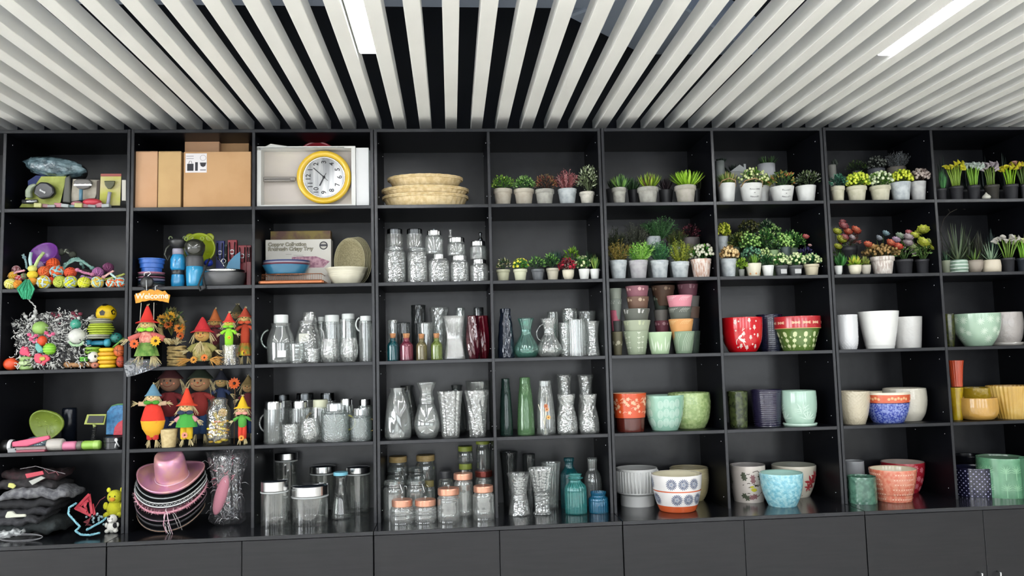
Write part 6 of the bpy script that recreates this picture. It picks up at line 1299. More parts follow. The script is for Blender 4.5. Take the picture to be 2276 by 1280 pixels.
def scare(label, cx, yt, yb, Y, hat='#cf3a22', skin='#d9bd84', bowc='#4a8a2c', shirt='#b8433c', pants='#d8a020', W=.05, skirt=False, hh=.25, arms=1, legs=True, flowers=(), zb=None, hr=None, armsup=0, group='scarecrow dolls', tuft_top=True, body=None, bend=0, hatn=1.45, belly=1.0):
    z0 = TOP[CELL[1]]+.001 if zb is None else zb; X = atY(cx, (yt+yb)/2, Y).x; T_ = atY(cx, yt, Y).z; H = T_-z0
    r = thing('scarecrow', label, 'scarecrow', (X, Y, z0), group=group)
    hr = hr or H*.115; zh = H*(1-hh)-hr*.6; zs = zh-hr*.95; zw = H*.36 if legs else H*.1; zf = H*.12 if legs else 0
    bd = MB().lathe([(0, zw-.004), (W*.62*belly, zw), (W*.66*belly, (zw+zs)/2), (W*.45, zs-.004), (0, zs)], 20, sy=.7); bd.build('shirt', FEL(shirt, h2=body, sc=60) if body else FEL(shirt), r)
    if skirt: MB().lathe([(W*1.0, zf+.01), (W*.62, zw+.004), (W*.5, zw+.006)], 28, 0, flute(9, .004), sy=.75).build('skirt', FEL(pants, h2=skirt if isinstance(skirt, str) else None, sc=40), r)
    elif legs:
        for sx in (-1, 1): MB().lathe([(W*.2, zf), (W*.33, zf+.004), (W*.36*belly, (zf+zw)/2), (W*.33, zw+.006)], 14).build('trouser_leg', FEL(pants), r, loc=(sx*W*.31, 0, 0))
    if legs:
        for sx in (-1, 1): tuft(r, (sx*W*.33, 0, zf+.006), (sx*.25, -.1, -1), zf*1.1, .35, 16, name='straw_foot')
    if arms:
        for sx in (-1, 1):
            e = Vector((sx*W*1.15*arms, -.008, zs-.015+armsup*.04-(.0 if armsup else W*.45))); MB().tube([(sx*W*.3, 0, zs-.012), (sx*W*.75, -.004, (zs-.012+e.z)/2+.004), e], lambda t: W*(.2+.06*t), 8).build('sleeve', FEL(shirt), r)
            tuft(r, e, (sx*.8, -.2, -.35+armsup), W*.75, .45, 12, name='straw_hand')
    facef(r, (0, -.004, zh), hr, skin)
    for sx in (-1, 1): tuft(r, (sx*hr*.8, -.006, zh+hr*.45), (sx*.5, -.15, -1), hr*1.7, .25, 8, name='straw_hair')
    if hat: hatf(r, (0, 0, zh+hr*.5), hr*1.02, H-zh-hr*.5-(.0), hat, hatn, bend)
    if hat and tuft_top: tuft(r, (bend, 0, H*.97), (.1, 0, 1), .02, .5, 8, name='straw_top')
    if bowc: bow(r, (0, -hr*.75, zs+.006), hr*1.3, bowc)
    for fx, fz, fr, c1 in flowers: daisy(r, (fx*W, -W*.62, fz*H), fr, [LF(c1), LF('#3a1d12')], 11)
    return r, X, z0, H
cell(1, 2); seed(41)
# welcome scarecrow hangs in front of the shelf edge from a black clip
Yw = -.045
r, X, z0, H = scare('hanging red-hatted scarecrow with lime bow and Welcome sign', 327, 679, 812, Yw, hat='#cc2a1e', skin='#c9b676', bowc='#86cc2a', shirt='#c4625a', body='#e0a08a', pants='#4f7a2c', skirt='#7a9a4a', W=.056, hh=.26, hr=.031, armsup=0, arms=1.25, flowers=((-.82, .36, .025, '#e0652c'), (.95, .4, .028, '#e2b21e')), zb=atY(327, 812, Yw).z, group='scarecrow dolls', hatn=1.7)
for sx in (-1, 1): tuft(r, (sx*.03, -.01, .05), (sx*.3, -.1, -1), .055, .5, 22, name='straw_leg')
def banner(w, h, n=14, th=.006):
    top = []; bot = []
    for i in range(n+1):
        u = i/n*2-1; zc = .018*(1-u*u); e = .006*(1 if abs(u) > .8 else 0); top.append((u*w/2, zc+h/2-e+(.004*sin(i*2.2)))); bot.append((u*w/2*(.92 if abs(u) > .9 else 1), zc-h/2+e*.5-.004*abs(sin(i*1.1))))
    pl = top+bot[::-1]; k = len(pl); vs = [(x, -th/2, z_) for x, z_ in pl]+[(x, th/2, z_) for x, z_ in pl]
    return MB().add(vs, [tuple(range(k))[::-1], tuple(range(k, 2*k))]+[(i, (i+1) % k, k+(i+1) % k, k+i) for i in range(k)])
c, rx, rz = bb(299, 378, 647, 680, Yw)
sg = banner(rx*2, rz*1.35).build('welcome_sign', M('#dd9c2c', .7, h2='#c9851f', sc=30), r, loc=(c.x-X, 0, c.z-z0))
cu = text(sg, 'Welcome', 0, -.0042, .0, .038, M('#efe2c8', .6), al='CENTER', off=.0006); cu.scale = (1.02, 1, 1)
for sx in (-1, 1): MB().tube([(sx*.034-.004, .0, .12+H*.1), (sx*.03, 0, c.z-z0-.02)], .0016, 5).build('cord', M('#d8d2c0', .8), r)
p1, p2, p3 = (atY(x, y, Yw) for x, y in ((326, 632), (345, 640), (350, 633)))
MB().tube([(atY(326, 650, Yw)-Vector((X, Yw, z0))), (atY(325, 622, Yw)-Vector((X, Yw, z0)))], .0018, 5).build('cord', M('#dddddd', .7), r)
MB().tube([(atY(345, 650, Yw)-Vector((X, Yw, z0))), (atY(345, 636, Yw)-Vector((X, Yw, z0))), (atY(350, 635, Yw)-Vector((X, Yw, z0)))], .0018, 5).build('hook', M('#dddddd', .4), r)
c, rx, rz = bb(312, 341, 614, 641, -.015)
r2 = thing('shelf_clip', 'black ribbed shelf clip with white hook holding the welcome scarecrow', 'clip', (c.x, -.018, c.z), rot=(pi/2, 0, 0)); MB().lathe([(0, -.008), (rx, -.008), (rx, 0), (rx*.85, .006), (rx*.3, .01), (0, .01)], 28, 0, flute(10, .0012)).build('disc', M('#1b1c1d', .4), r2)
MB().tube([(-.012, rz+.002, .0), (-.012, rz+.016, .0), (.012, rz+.022, 0), (.018, rz+.012, 0), (.008, rz+.004, 0), (0, rz-.006, 0)], .0022, 6).build('hook', M('#e8e8e8', .3), r2)
GRN_ = FEL('#4f6a2e')
# seated straw man, basket and wreath behind
c, rx, rz = bb(348, 412, 690, 770, .12); r = thing('autumn_wreath', 'wreath of olive straw with big yellow and orange sunflowers', 'wreath', (c.x, .13, c.z))
MB().tube([(rx*.8*cos(t*pi/8), 0, rz*.8*sin(t*pi/8)) for t in range(16)], .012, 8, closed=True).build('ring', STRAW2, r)
for i, (x, z_, rr, c_) in enumerate(((-.04, .045, .03, '#cf8f1e'), (.0, .06, .03, '#d8a01e'), (-.01, .02, .026, '#c8601c'), (.045, .0, .03, '#d87a1c'), (.05, -.04, .022, '#cf5f1c'))): daisy(r, (x, -.02, z_), rr, [LF(c_), LF('#2e170e')], 11)
foliage(r, 'bush', (0, .0, -.03), rx*.95, rz*1.6, [LF('#5c5a2c'), LF('#7d7440'), LF('#47602c')], 130, .02)
c, rx, rz = bb(376, 412, 768, 812, .08)
o, _a, _b = place('straw_bundle', 'coiled straw bundle between the two front scarecrows', 'straw', 374, 412, 762, 814, .07, lambda mb, rx, ry, rz: [mb.tube([(rx*cos(t*pi/6+q), rx*.8*sin(t*pi/6+q), -rz+.006+q*.011+.003*sin(t)) for t in range(12)], .0062, 6, closed=True) for q in range(9)], STRAW2); 
tuft(o, (0, -.01, _b*.8), (.2, -.2, 1), .05, .7, 26, STRAW)
r, X, z0, H = scare('seated scarecrow with red hat, burlap face and long straw beard', 450, 705, 818, .06, hat='#b81f26', skin='#b58d4a', bowc=None, shirt='#8f8a4c', body='#b8a468', pants='#a89050', W=.06, hh=.27, hr=.038, legs=False, arms=.9, flowers=((.35, .16, .02, '#d8742a'), (-.5, .12, .02, '#cc8a2a')), hatn=1.5, tuft_top=False, belly=1.2)
tuft(r, (0, -.03, H*.5), (0, -.5, -1), .06, .45, 40, STRAW, name='beard')
for sx in (-1, 1): tuft(r, (sx*.045, -.03, .03), (sx*.8, -.3, -.15), .07, .4, 26, M('#d39a4a', .8), name='straw_foot')
r, X, z0, H = scare('small scarecrow with orange hat and burlap face, back centre', 478, 686, 790, .2, hat='#c46a34', skin='#b99a56', bowc='#7a2a2c', shirt='#6b2830', pants='#5a4a30', W=.035, hr=.026, hh=.2)
r, X, z0, H = scare('slim scarecrow with heart-red hat and lime green clothes', 509, 695, 811, .055, hat='#d23a2c', skin='#c9c04a', bowc='#7ac42a', shirt='#8fd02c', pants='#e0dcc0', W=.032, hr=.022, hh=.16, flowers=((.2, .52, .01, '#e0b020'),))
c, rx, rz = bb(492, 532, 768, 812, .05); o = MB().lathe([(rx*1.0, -rz), (rx*.85, -rz*.4), (rx*.75, rz*.3), (rx*.9, rz)], 26, 0, flute(9, .004)).build('clear_bag', GL('#f0f0f2', .22, .08, .9, .3, bump=.8, bsc=60), loc=(c.x, .055, TOP[2]+rz+.001)); tag(o, 'clear crinkled bag around the lime scarecrow legs', 'bag')
scare('scarecrow with orange-red dress by the right panel', 545, 684, 812, .1, hat='#b8452c', skin='#c9b06a', bowc='#c9502c', shirt='#c4482a', pants='#c8691f', W=.036, hr=.026, hh=.14, skirt='#7a8a34', flowers=((0, .2, .017, '#e2c81e'),))
scare('brown scarecrow head high in the back right', 528, 676, 790, .23, hat='#4c4a34', skin='#7d6a40', bowc=None, shirt='#4a3a28', pants='#3d3326', W=.03, hr=.028, hh=.12)
# plastic bag under the hanging scarecrow
mb = MB(); pts = [(275, 812), (282, 838), (300, 834), (330, 824), (358, 812), (345, 800), (315, 800), (290, 797)]
vs = [atY(x, y, -.06+.03*(i % 2)) for i, (x, y) in enumerate(pts)]+[atY(x, y-2, -.03+.02*(i % 3)) for i, (x, y) in enumerate(pts)]; c_ = sum(vs, Vector())/16
mb.add([v-c_ for v in vs]+[Vector((0, -.05, .01)), Vector((0, .02, 0))], [(i, (i+1) % 8, 16) for i in range(8)]+[(8+(i+1) % 8, 8+i, 17) for i in range(8)]+[(i, 8+i, 8+(i+1) % 8, (i+1) % 8) for i in range(8)]); o = mb.build('plastic_bag', GL('#e4e8ee', .35, .12, .85, .3, bump=.8, bsc=50), loc=c_); tag(o, 'crumpled clear plastic bag hanging over the shelf edge', 'bag')
# --- second column, fourth row
cell(1, 3); seed(43)
scare('scarecrow with blue hat, red dungarees and arms spread', 340, 853, 998, .03, hat='#5f8aa0', skin='#d8bd8c', bowc='#3f8a24', shirt='#c9a98a', pants='#c4302a', W=.044, hr=.03, hh=.16, armsup=.4, arms=1.3, flowers=((.45, .42, .014, '#e07a2a'),), belly=1.0, hatn=1.3)
r = [o for o in bpy.data.objects if o.get('label', '').startswith('scarecrow with blue hat')][0]; H = atY(340, 853, .03).z-TOP[3]
MB().lathe([(0, H*.16), (.022, H*.16), (.05, H*.3), (.058, H*.42), (.046, H*.56), (.032, H*.68), (0, H*.69)], 24, 0, flute(8, .0015), sy=.6, mf=lambda i: 0 if i > 2 else 1).build('dungarees', [FEL('#d4301f'), FEL('#e0a41e')], r)
vessel('woven_pot', 'small cream woven pot between the two front scarecrows', 'flower pot', P(357, 394, 954, .045), [(.76, 0), (.8, .04), (1, .97), (.98, 1)], M('#cdb98a', .8, h2='#bda878', sc=60), hammer(16, .0012, 500), 48, 44, .004)
scare('scarecrow with orange-red cone hat, navy bow and green vest', 415, 862, 998, .035, hat='#d63c1c', skin='#dcbf86', bowc='#23304c', shirt='#cf8f94', pants='#d8b41c', W=.045, hr=.031, hh=.27, arms=1.0, flowers=((0, .2, .017, '#e2907a'),), hatn=1.6)
r = [o for o in bpy.data.objects if o.get('label', '').startswith('scarecrow with orange-red cone')][0]; H = atY(415, 862, .035).z-TOP[3]
MB().lathe([(.05, H*.33), (.044, H*.42), (.03, H*.55), (.02, H*.58)], 26, 0, flute(9, .003), sy=.7).build('vest', FEL('#3f9a3a'), r)
c, rx, rz = bb(459, 512, 886, 992, .06); r = thing('bagged_plush', 'yellow straw figures packed in a clear shiny bag', 'plush', (c.x, .065, TOP[3]))
H = rz*2; MB().lathe([(0, 0), (rx*.95, .003), (rx, H*.2), (rx*.95, H*.55), (rx*1.0, H*.72), (rx*.6, H*.86), (rx*.7, H*.95), (rx*.3, H)], 34, 0, combo(flute(11, .003), hammer(7, .003, 60)), sy=.75).build('bag', GL('#f4f4ec', .08, .05, .8, .2, bump=.6, bsc=60), r)
mb = MB(); random.seed(3)
for i in range(46): mb.ell((random.uniform(-.7, .7)*rx, random.uniform(-.5, .3)*rx, random.uniform(.05, .5)*H), (.013, .010, .006), 8, i % 2)
stuff(mb.build('stuffing', [FEL('#d8c02c'), FEL('#c49a20')], r)); tuft(r, (0, -.02, H*.5), (0, 0, 1), H*.25, .6, 20, M('#d8c050', .8)); facef(r, (.022, -.01, H*.68), .022, '#c9a866'); bow(r, (.0, -.035, H*.5), .02, '#d8702a')
scare('small scarecrow with round yellow hat and green vest at right', 539, 880, 995, .04, hat='#dfb61c', skin='#d8bb8a', bowc='#dd9a8a', shirt='#4f9a3c', pants='#cc3a24', W=.032, hr=.024, hh=.22, flowers=((0, .14, .016, '#e89a3a'),), hatn=1.7, arms=1.1)
for i, (lb, cx, yt, hat, sk, sh, pa, Y_) in enumerate((('large burlap-faced scarecrow with maroon hat in the back left', 378, 815, '#4a1c20', '#8a6650', '#7a2226', '#1c2a55', .17), ('burlap-faced scarecrow with dark green hat in the back middle', 445, 815, '#23301e', '#a07c58', '#8f2a26', '#20406a', .18), ('burlap-faced scarecrow with dark hat, back right', 492, 822, '#1c1e2c', '#a8905a', '#24345a', '#4f5a28', .2), ('half hidden scarecrow in the far right back', 552, 835, '#8f7a4c', '#a88a5a', '#6b2830', '#1f3a6a', .2))):
    scare(lb, cx, yt, 998, Y_, hat=hat, skin=sk, bowc=None, shirt=sh, pants=pa, W=.06 if i < 2 else .04, hr=.052 if i < 2 else .03, hh=.12, hatn=1.2, tuft_top=i > 1)
c = atY(521, 852, .1); r = thing('fabric_sunflower', 'orange fabric sunflower on a long stem rising behind the bag', 'flower', (c.x, .1, TOP[3])); zf = c.z-TOP[3]; daisy(r, (0, 0, zf), .032, [LF('#cf5a1c'), LF('#2a140c')], 12); MB().tube([(0, 0, 0), (.003, 0, zf)], .002, 5).build('stem', LF('#7a5a3c'), r)
# --- second column, bottom: hats
cell(1, 4); seed(44)
def hat_mesh(R, crown, bw, side=.35, n=48, wob=0):
    """cowboy hat: brim curled up at the sides, pinched crown; open underneath"""
    mb = MB(); rows = []
    prof = [(1.0, .012, 0), (1.0, .0, 0), (.85, -.004, 0), (.62, 0, 0), (.5, .004, 0)] + ([(.48, crown*.3, 1), (.45, crown*.75, 1), (.41, crown*.97, 1), (.32, crown*.98, 2), (.2, crown*.8, 2), (0, crown*.72, 2)] if crown else [(.48, .0, 0)])
    vs = []
    for rr, zz, kk in prof:
        row = []
        for k in range(n if rr else 1):
            t = 2*pi*k/n; x, y = rr*R*cos(t), rr*R*bw*sin(t); z_ = zz
            if kk == 0: z_ += max(0, rr-.5)**1.6*R*side*2.2*abs(cos(t))**2.5+wob*sin(7*t)*max(0, rr-.6)
            elif kk: y = rr*R*sin(t)*1.05; 
            row.append(len(vs)); vs.append((x, y, z_))
        rows.append(row)
    fs = []
    for a, b in zip(rows, rows[1:]):
        for k in range(n):
            k2 = (k+1) % n
            if len(b) == 1: fs.append((a[k], a[k2], b[0]))
            else: fs.append((a[k], a[k2], b[k2], b[k]))
    return mb.add(vs, fs, 0, True)
c0 = atZ(383, 1182, CT); tilt = (.42, 0, 0)
def hat_at(label, px, py, Rp, mt, crown=.0, Y=.06, side=.35, tl=.42, wob=0, name='cowboy_hat', trim=None):
    p = atY(px, py, Y); R = atY(px+Rp, py, Y).x-p.x; r = thing(name, label, 'hat', tuple(p), group='party cowboy hats in a stack', rot=(tl, 0, 0)); mb = hat_mesh(R, crown, .86, side, wob=wob); o = mb.build('hat_body', mt, r); sol = o.modifiers.new('solid', 'SOLIDIFY'); sol.thickness = .002
    if trim: MB().tube([(R*cos(t*pi/24), R*.86*sin(t*pi/24), .006+(.5**1.6)*R*side*2.2*abs(cos(t*pi/24))**2.5) for t in range(48)], trim[1], 6, closed=True).build('brim_trim', trim[0], r)
    return r, R
PNK = M('#c98aa0', .35, .25, coat=.3); PK2 = M('#d88fa4', .8)
for i, (lb, py, Rp, c_, tr, w_) in enumerate((('lowest hat of the stack with tan trim', 1146, 72, '#16161a', '#b08a70', .0028), ('black hat with pale trim, second from below', 1133, 74, '#15151a', '#8f8a90', .002), ('black hat with pink-white piping, third from below', 1122, 76, '#17151a', '#c9a0b0', .0025), ('white sequinned lace brim hat', 1092, 76, '#1d1f22', '#dcdcdc', .004), ('pale trimmed black hat under the pink one', 1075, 73, '#1a1a1e', '#b9c0c0', .003))):
    hat_at(lb, 383, py, Rp, M(c_, .6), .0, .07-.004*i, .34, .42, 0, trim=(M(tr, .6), w_))
r, R = hat_at('hat with fluffy pink feather trim round its brim', 383, 1105, 75, M('#c48494', .8), 0, .068, .34, .42, trim=(M('#d596a4', .9), .004))
mb = MB()
for k in range(900):
    t = random.random()*2*pi; p = Vector((R*cos(t), R*.86*sin(t), .006+(.5**1.6)*R*.34*2.2*abs(cos(t))**2.5)); mb.leaf(p, rdir(1), rdir(1), random.uniform(.012, .022), .002, 0 if random.random() > .4 else 1)
stuff(mb.build('feather_trim', [M('#d994a4', .9), M('#ecd3d6', .9)], r))
r, R = hat_at('white crochet-edged hat brim in the stack', 383, 1084, 76, M('#2a2b2e', .7), 0, .066, .34, .42, trim=(M('#e6e6e4', .7), .003))
mb = MB(); z_ = lambda t: .002+(.5**1.6)*R*.34*2.2*abs(cos(t))**2.5
for k in range(52): t = 2*pi*k/52; a_ = Vector((R*cos(t), R*.86*sin(t), z_(t))); b_ = Vector((R*.97*cos(t+.12), R*.86*.97*sin(t+.12), z_(t)-.026)); mb.tube([a_, b_], .0022, 4); mb.tube([b_, Vector((R*cos(t+.24), R*.86*sin(t+.24), z_(t+.24)))], .0022, 4)
stuff(mb.build('crochet_edge', M('#dedede', .7), r))
r, R = hat_at('shiny pink cowboy hat on top of the stack', 383, 1062, 72, M('#cf8fae', .3, .35, h2='#d9a09a', sc=14, coat=.4), .135, .06, .36, .45, name='pink_cowboy_hat', trim=(M('#e0a8bc', .4), .002))
MB().tube([(R*.5*cos(t*pi/16), R*.5*1.03*sin(t*pi/16), .01) for t in range(32)], .0022, 6, closed=True).build('hat_cord', M('#e9c0d2', .4), r)
rib = thing('hat_ribbons', 'white and pink ribbons dangling from the hat stack', 'ribbon', tuple(atY(372, 1135, -.06)))
for i, pts in enumerate((((372, 1120), (364, 1150), (370, 1180), (376, 1188)), ((370, 1135), (376, 1165), (384, 1188)), ((368, 1140), (363, 1165), (370, 1185)), ((372, 1138), (373, 1166), (380, 1190)), ((384, 1142), (392, 1160), (398, 1175)), ((388, 1140), (399, 1160), (405, 1178)))):
    o0 = rib.location; MB().tube([tuple(Vector(atY(x, y, -.06-.01*i % .03))-o0) for x, y in pts], .0018, 5).build('ribbon', M(['#e8dede', '#e6c3cf', '#e0a9ba', '#efe6e6', '#8f8a88', '#8f8a88'][i], .6), rib)
# bagged pink cushion
c, rx, rz = bb(458, 552, 1004, 1168, .1); r = thing('bagged_hat', 'pink felt hat wrapped in a crackling clear bag at right', 'bag', (c.x, .11, CT))
H = rz*2; mb = MB(); mb.lathe([(0, 0), (rx*.5, .002), (rx*.8, H*.06), (rx*.72, H*.35), (rx*.62, H*.55), (rx*.85, H*.85), (rx*.98, H), (rx*.8, H*1.0)], 60, 0, combo(flute(9, .006), hammer(13, .005, 75), twist(5, .004, 40)), sy=.7); mb.build('clear_bag', GL('#eeeef0', .07, .05, .8, .12, bump=.9, bsc=40), r)
MB().ell((0, 0, 0), (.03, .02, .1), 22, mat=Matrix.Rotation(.28, 4, 'Y')).build('pink_brim', FEL('#b97a88'), r, loc=(-.02, -.045, H*.42)); 
mb = MB()
for k in range(240):
    e = rdir(1); p = Vector((random.gauss(0, rx*.33), random.uniform(-.06, .0), random.uniform(.05, .97)*H)); mb.tube([p, p+e*.02+Vector((0, 0, .008)), p+e*.035], .0012, 4)
stuff(mb.build('crinkles', GL('#f4f2f4', .5, .05, 1, .6), r))
mb = MB()
for k in range(50): e = rdir(1); p = Vector((random.gauss(-.01, .02), -.03, random.gauss(H*.6, .05))); mb.leaf(p, e, rdir(1), .03, .006, 0)
stuff(mb.build('pink_fluff', FEL('#c46a7c'), r))
# ------------------------------------------------------------------ first column: pet supplies
def RT(h, **k): return M(h, .85, bump=.6, bsc=90, dist=.004)
def ropeball(label, x0, x1, y0, y1, Y, c1, c2=None, g='knotted rope ball toys', name='rope_ball'):
    c, rx, rz = bb(x0, x1, y0, y1, Y); R = (rx+rz)/2; c.z = max(c.z, TOP[CELL[1]]+R*.98); c.x = max(c.x, CELLX[1][0]+R*1.02)
    r = thing(name, label, 'ball', tuple(c), group=g, rot=(random.uniform(-.6, .6), random.uniform(-.6, .6), random.uniform(0, 3)))
    MB().ell((0, 0, 0), (R*.86,)*3, 14).build('core', RT(c1), r)
    mb = MB()
    for ax in range(3):
        for q in (-1, 0, 1):
            rr = sqrt(max(R*R*.86-(q*R*.36)**2, 0)); pts = []
            for t in range(20):
                a = 2*pi*t/20; p = [rr*cos(a), rr*sin(a), q*R*.36]; p = p[ax:]+p[:ax]; pts.append(Vector(p)*(1.0+.05*sin(a*2+ax)))
            mb.tube(pts, R*.17, 6, (ax+q) % 2 if c2 else 0, closed=True)
    stuff(mb.build('rope_strands', [RT(c1), RT(c2 or c1)], r)); return r
def ropetoy(label, pts, Y, rad, cols, g=None, knots=(0, 1), fray=.03, name='rope_toy'):
    P_ = [atY(x, y, Y if not isinstance(Y, (list, tuple)) else Y[i]) for i, (x, y) in enumerate(pts)]; zmin = TOP[CELL[1]]+rad
    o = P_[0].copy(); r = thing(name, label, 'rope toy', tuple(o), group=g); L = [p-o for p in P_]
    mts = [RT(c) for c in cols]
    for s in range(3):
        mb = MB(); pp = []
        N = 8*(len(L)-1)
        for i in range(N+1):
            u = i/N*(len(L)-1); k = min(int(u), len(L)-2); t = u-k; p = L[k].lerp(L[k+1], t); a = i*.8+s*2*pi/3; pp.append(p+Vector((cos(a)*rad*.45, -abs(cos(a*.5))*rad*.1, sin(a)*rad*.45)))
        mb.tube(pp, rad*.6, 5); mb.build('strand', mts[s % len(mts)], r)
    for k in knots:
        p = L[0] if k == 0 else L[-1]; MB().ell(p, (rad*1.7, rad*1.6, rad*1.5), 10).build('knot', mts[0], r); d = (L[0]-L[1] if k == 0 else L[-1]-L[-2]).normalized()
        tuft(r, p, d, fray, .35, 16, mts[-1], .0016, 'frayed_end')
    return r
cell(0, 1); seed(51)
X, Y, z, R, H = P(68, 132, 560, .15)
r = thing('pet_bowl', 'purple plastic pet bowl tilted forward on the toy pile', 'bowl', (X, .16, atY(100, 572, .16).z), rot=(1.0, -.15, 0))
MB().lathe([(0, -.035), (R*.78, -.035), (R*.82, -.03), (R*1.0, .03), (R*.98, .036), (R*.9, .03), (R*.74, -.015), (0, -.02)], 48).build('bowl_body', M('#7d3f9a', .35, coat=.3), r)
for a in ((('orange rope ball below the purple bowl', 103, 133, 576, 600, .09, '#d8521c')), (('orange rope ball with pale blue patch', 112, 142, 591, 616, .05, '#d85a24', '#8fb8bc')), (('hollow orange rope ring ball with olive core', 86, 112, 592, 617, .055, '#cf6a34', '#d85a24')), (('orange rope ball right of the blue-patched one', 143, 170, 596, 616, .06, '#d4502a')), (('yellow, white and orange rope ball in the front row', 83, 112, 614, 641, .025, '#d8c02a', '#c9d8d4')), (('lime ribbed rope ball, front row centre', 122, 145, 612, 641, .025, '#b4c04a')), (('yellow rope ball, front row right of centre', 143, 171, 614, 641, .022, '#d3d420', '#a8b8b0')), (('yellow rope ball, fourth in the front row', 174, 200, 617, 641, .022, '#cfd426', '#c9c850')), (('pale blue and yellow rope ball', 203, 230, 617, 641, .025, '#a9c4b8', '#d8b84a')), (('red-orange rope ball peeking in the front row', 107, 122, 615, 632, .05, '#d83c1e')), (('orange rope ball at the right panel', 256, 279, 616, 641, .025, '#d8602c', '#9fc4c4')), (('orange and mint rope ball near the right end', 236, 258, 622, 641, .02, '#dd6a30', '#b4d4cc')), (('pale yellow knot ball in the left corner', 9, 32, 619, 643, .022, '#d8d060', '#e0d88a')), (('orange-yellow knot ball above the corner', 10, 28, 604, 622, .05, '#e09a2a', '#d8b43a')), (('orange knot ball right of the corner', 31, 48, 622, 642, .022, '#e0902a')), (('crimson knot ball on the left', 34, 50, 612, 626, .05, '#c03040', '#d8a0a0')), (('pink-maroon knot ball high on the left', 18, 36, 591, 608, .08, '#8a4a50', '#c9a0a4')), (('green and maroon knot ball on the left', 47, 60, 606, 622, .06, '#8a6a5c', '#7a9a6a')), (('mauve rope ball on the right of the pile', 206, 230, 595, 617, .09, '#a8689a')), (('dark violet rope ball at the back right', 229, 252, 585, 605, .13, '#7d3f66')), (('lilac rope ball behind the hollow orange one', 80, 97, 581, 596, .1, '#b09ac0'))):
    ropeball(*a)
place('pile_core', 'dark brown filler mass added inside the toy pile', 'rope toy', 40, 255, 592, 641, .16, lambda mb, rx, ry, rz: mb.ell((0, 0, -rz*.3), (rx*.95, .09, rz*1.1), 24), RT('#3a3230'))[0]  # added filler ellipsoid backing the rope balls, not a toy of its own
r = thing('rope_bear', 'yellow and orange knotted rope bear with long ears', 'rope toy', tuple(atY(72, 634, .03)))
for i, (x, z_, s, c_) in enumerate(((0, .018, .026, '#e0962a'), (.0, .052, .026, '#dfc02e'), (-.002, .082, .022, '#cfd070'))): MB().ell((x, 0, z_), (s, s*.9, s*.8), 12, mod=flute(8, .002)).build('knot', RT(c_), r)
for sx in (-1, 1): MB().tube([(sx*.008, 0, .09), (sx*.02, .01, .13), (sx*.03+.01, .02, .165)], .008, 7).build('ear', RT('#b9cf8a' if sx > 0 else '#b4cfd0'), r)
ropetoy('pink braided rope between the corner knots', [(25, 610), (38, 604), (55, 601)], .04, .006, ['#c98a94', '#d8b0b4'], 'braided rope toys', (0,), .02)
ropetoy('pale aqua rope with spiky ends', [(60, 597), (57, 580), (54, 572)], .1, .006, ['#86a8ac', '#a9c8c8'], 'braided rope toys', (1,), .02)
ropetoy('grey-teal looped rope behind the orange balls', [(140, 596), (152, 585), (166, 578), (183, 580), (205, 596)], .11, .0075, ['#6f9a90', '#8fb0a4'], 'braided rope toys', (0, 1), .03)
ropetoy('second grey-teal rope arching at the centre', [(146, 588), (160, 576), (176, 574), (182, 586)], .13, .0075, ['#7da49a', '#5f8a80'], 'braided rope toys', (0, 1), .025)
ropetoy('long pink rope lying towards the mauve ball', [(172, 600), (188, 606), (205, 610)], .06, .007, ['#c87a9a', '#a86a8a'], 'braided rope toys', (0, 1), .015)
ropetoy('pale pink rope leaning over the right end', [(230, 616), (242, 608), (252, 602)], .04, .006, ['#d8a0a0', '#e0c0b4'], 'braided rope toys', (0,), .015)
ropetoy('olive rope slanting to the right panel', [(232, 621), (252, 617), (277, 609)], .05, .006, ['#a3ac4a', '#c4c878'], 'braided rope toys', (0,), .015)
ropetoy('pale aqua striped rope over the orange ball', [(246, 608), (258, 618), (262, 628)], .03, .006, ['#a4ccc8', '#d8e0d8'], 'braided rope toys', (), .015)
ropetoy('camouflage knotted rope at the back', [(136, 560), (148, 556), (162, 566)], .17, .012, ['#3b3f34', '#8f9484', '#1c1d1c'], 'braided rope toys', (0, 1), .02)
ropetoy('lavender rope under the mauve ball', [(184, 616), (200, 618), (215, 622)], .05, .0075, ['#9a70a8', '#8a6494'], 'braided rope toys', (0, 1), .015)
# green tassel hanging over the shelf edge
r = thing('rope_tassel', 'emerald green rope tassel hanging over the shelf edge', 'rope toy', tuple(atY(60, 622, -.012)))
t_ = MB(); o0 = r.location
for k in range(110):
    a = random.uniform(-1, 1); p0 = atY(61+a*4, 621+random.uniform(0, 6), -.01)-o0; p1 = atY(57+a*20, 644+random.uniform(-3, 3)-abs(a)*2, -.03-random.random()*.02)-o0; p2 = atY(58+a*10, 662+random.uniform(-3, 3), -.03-random.random()*.02)-o0; t_.tube([p0, p1, p2], .0028, 4, k % 2)
stuff(t_.build('tassel_strands', [RT('#1f8a5c'), RT('#3fae80')], r))
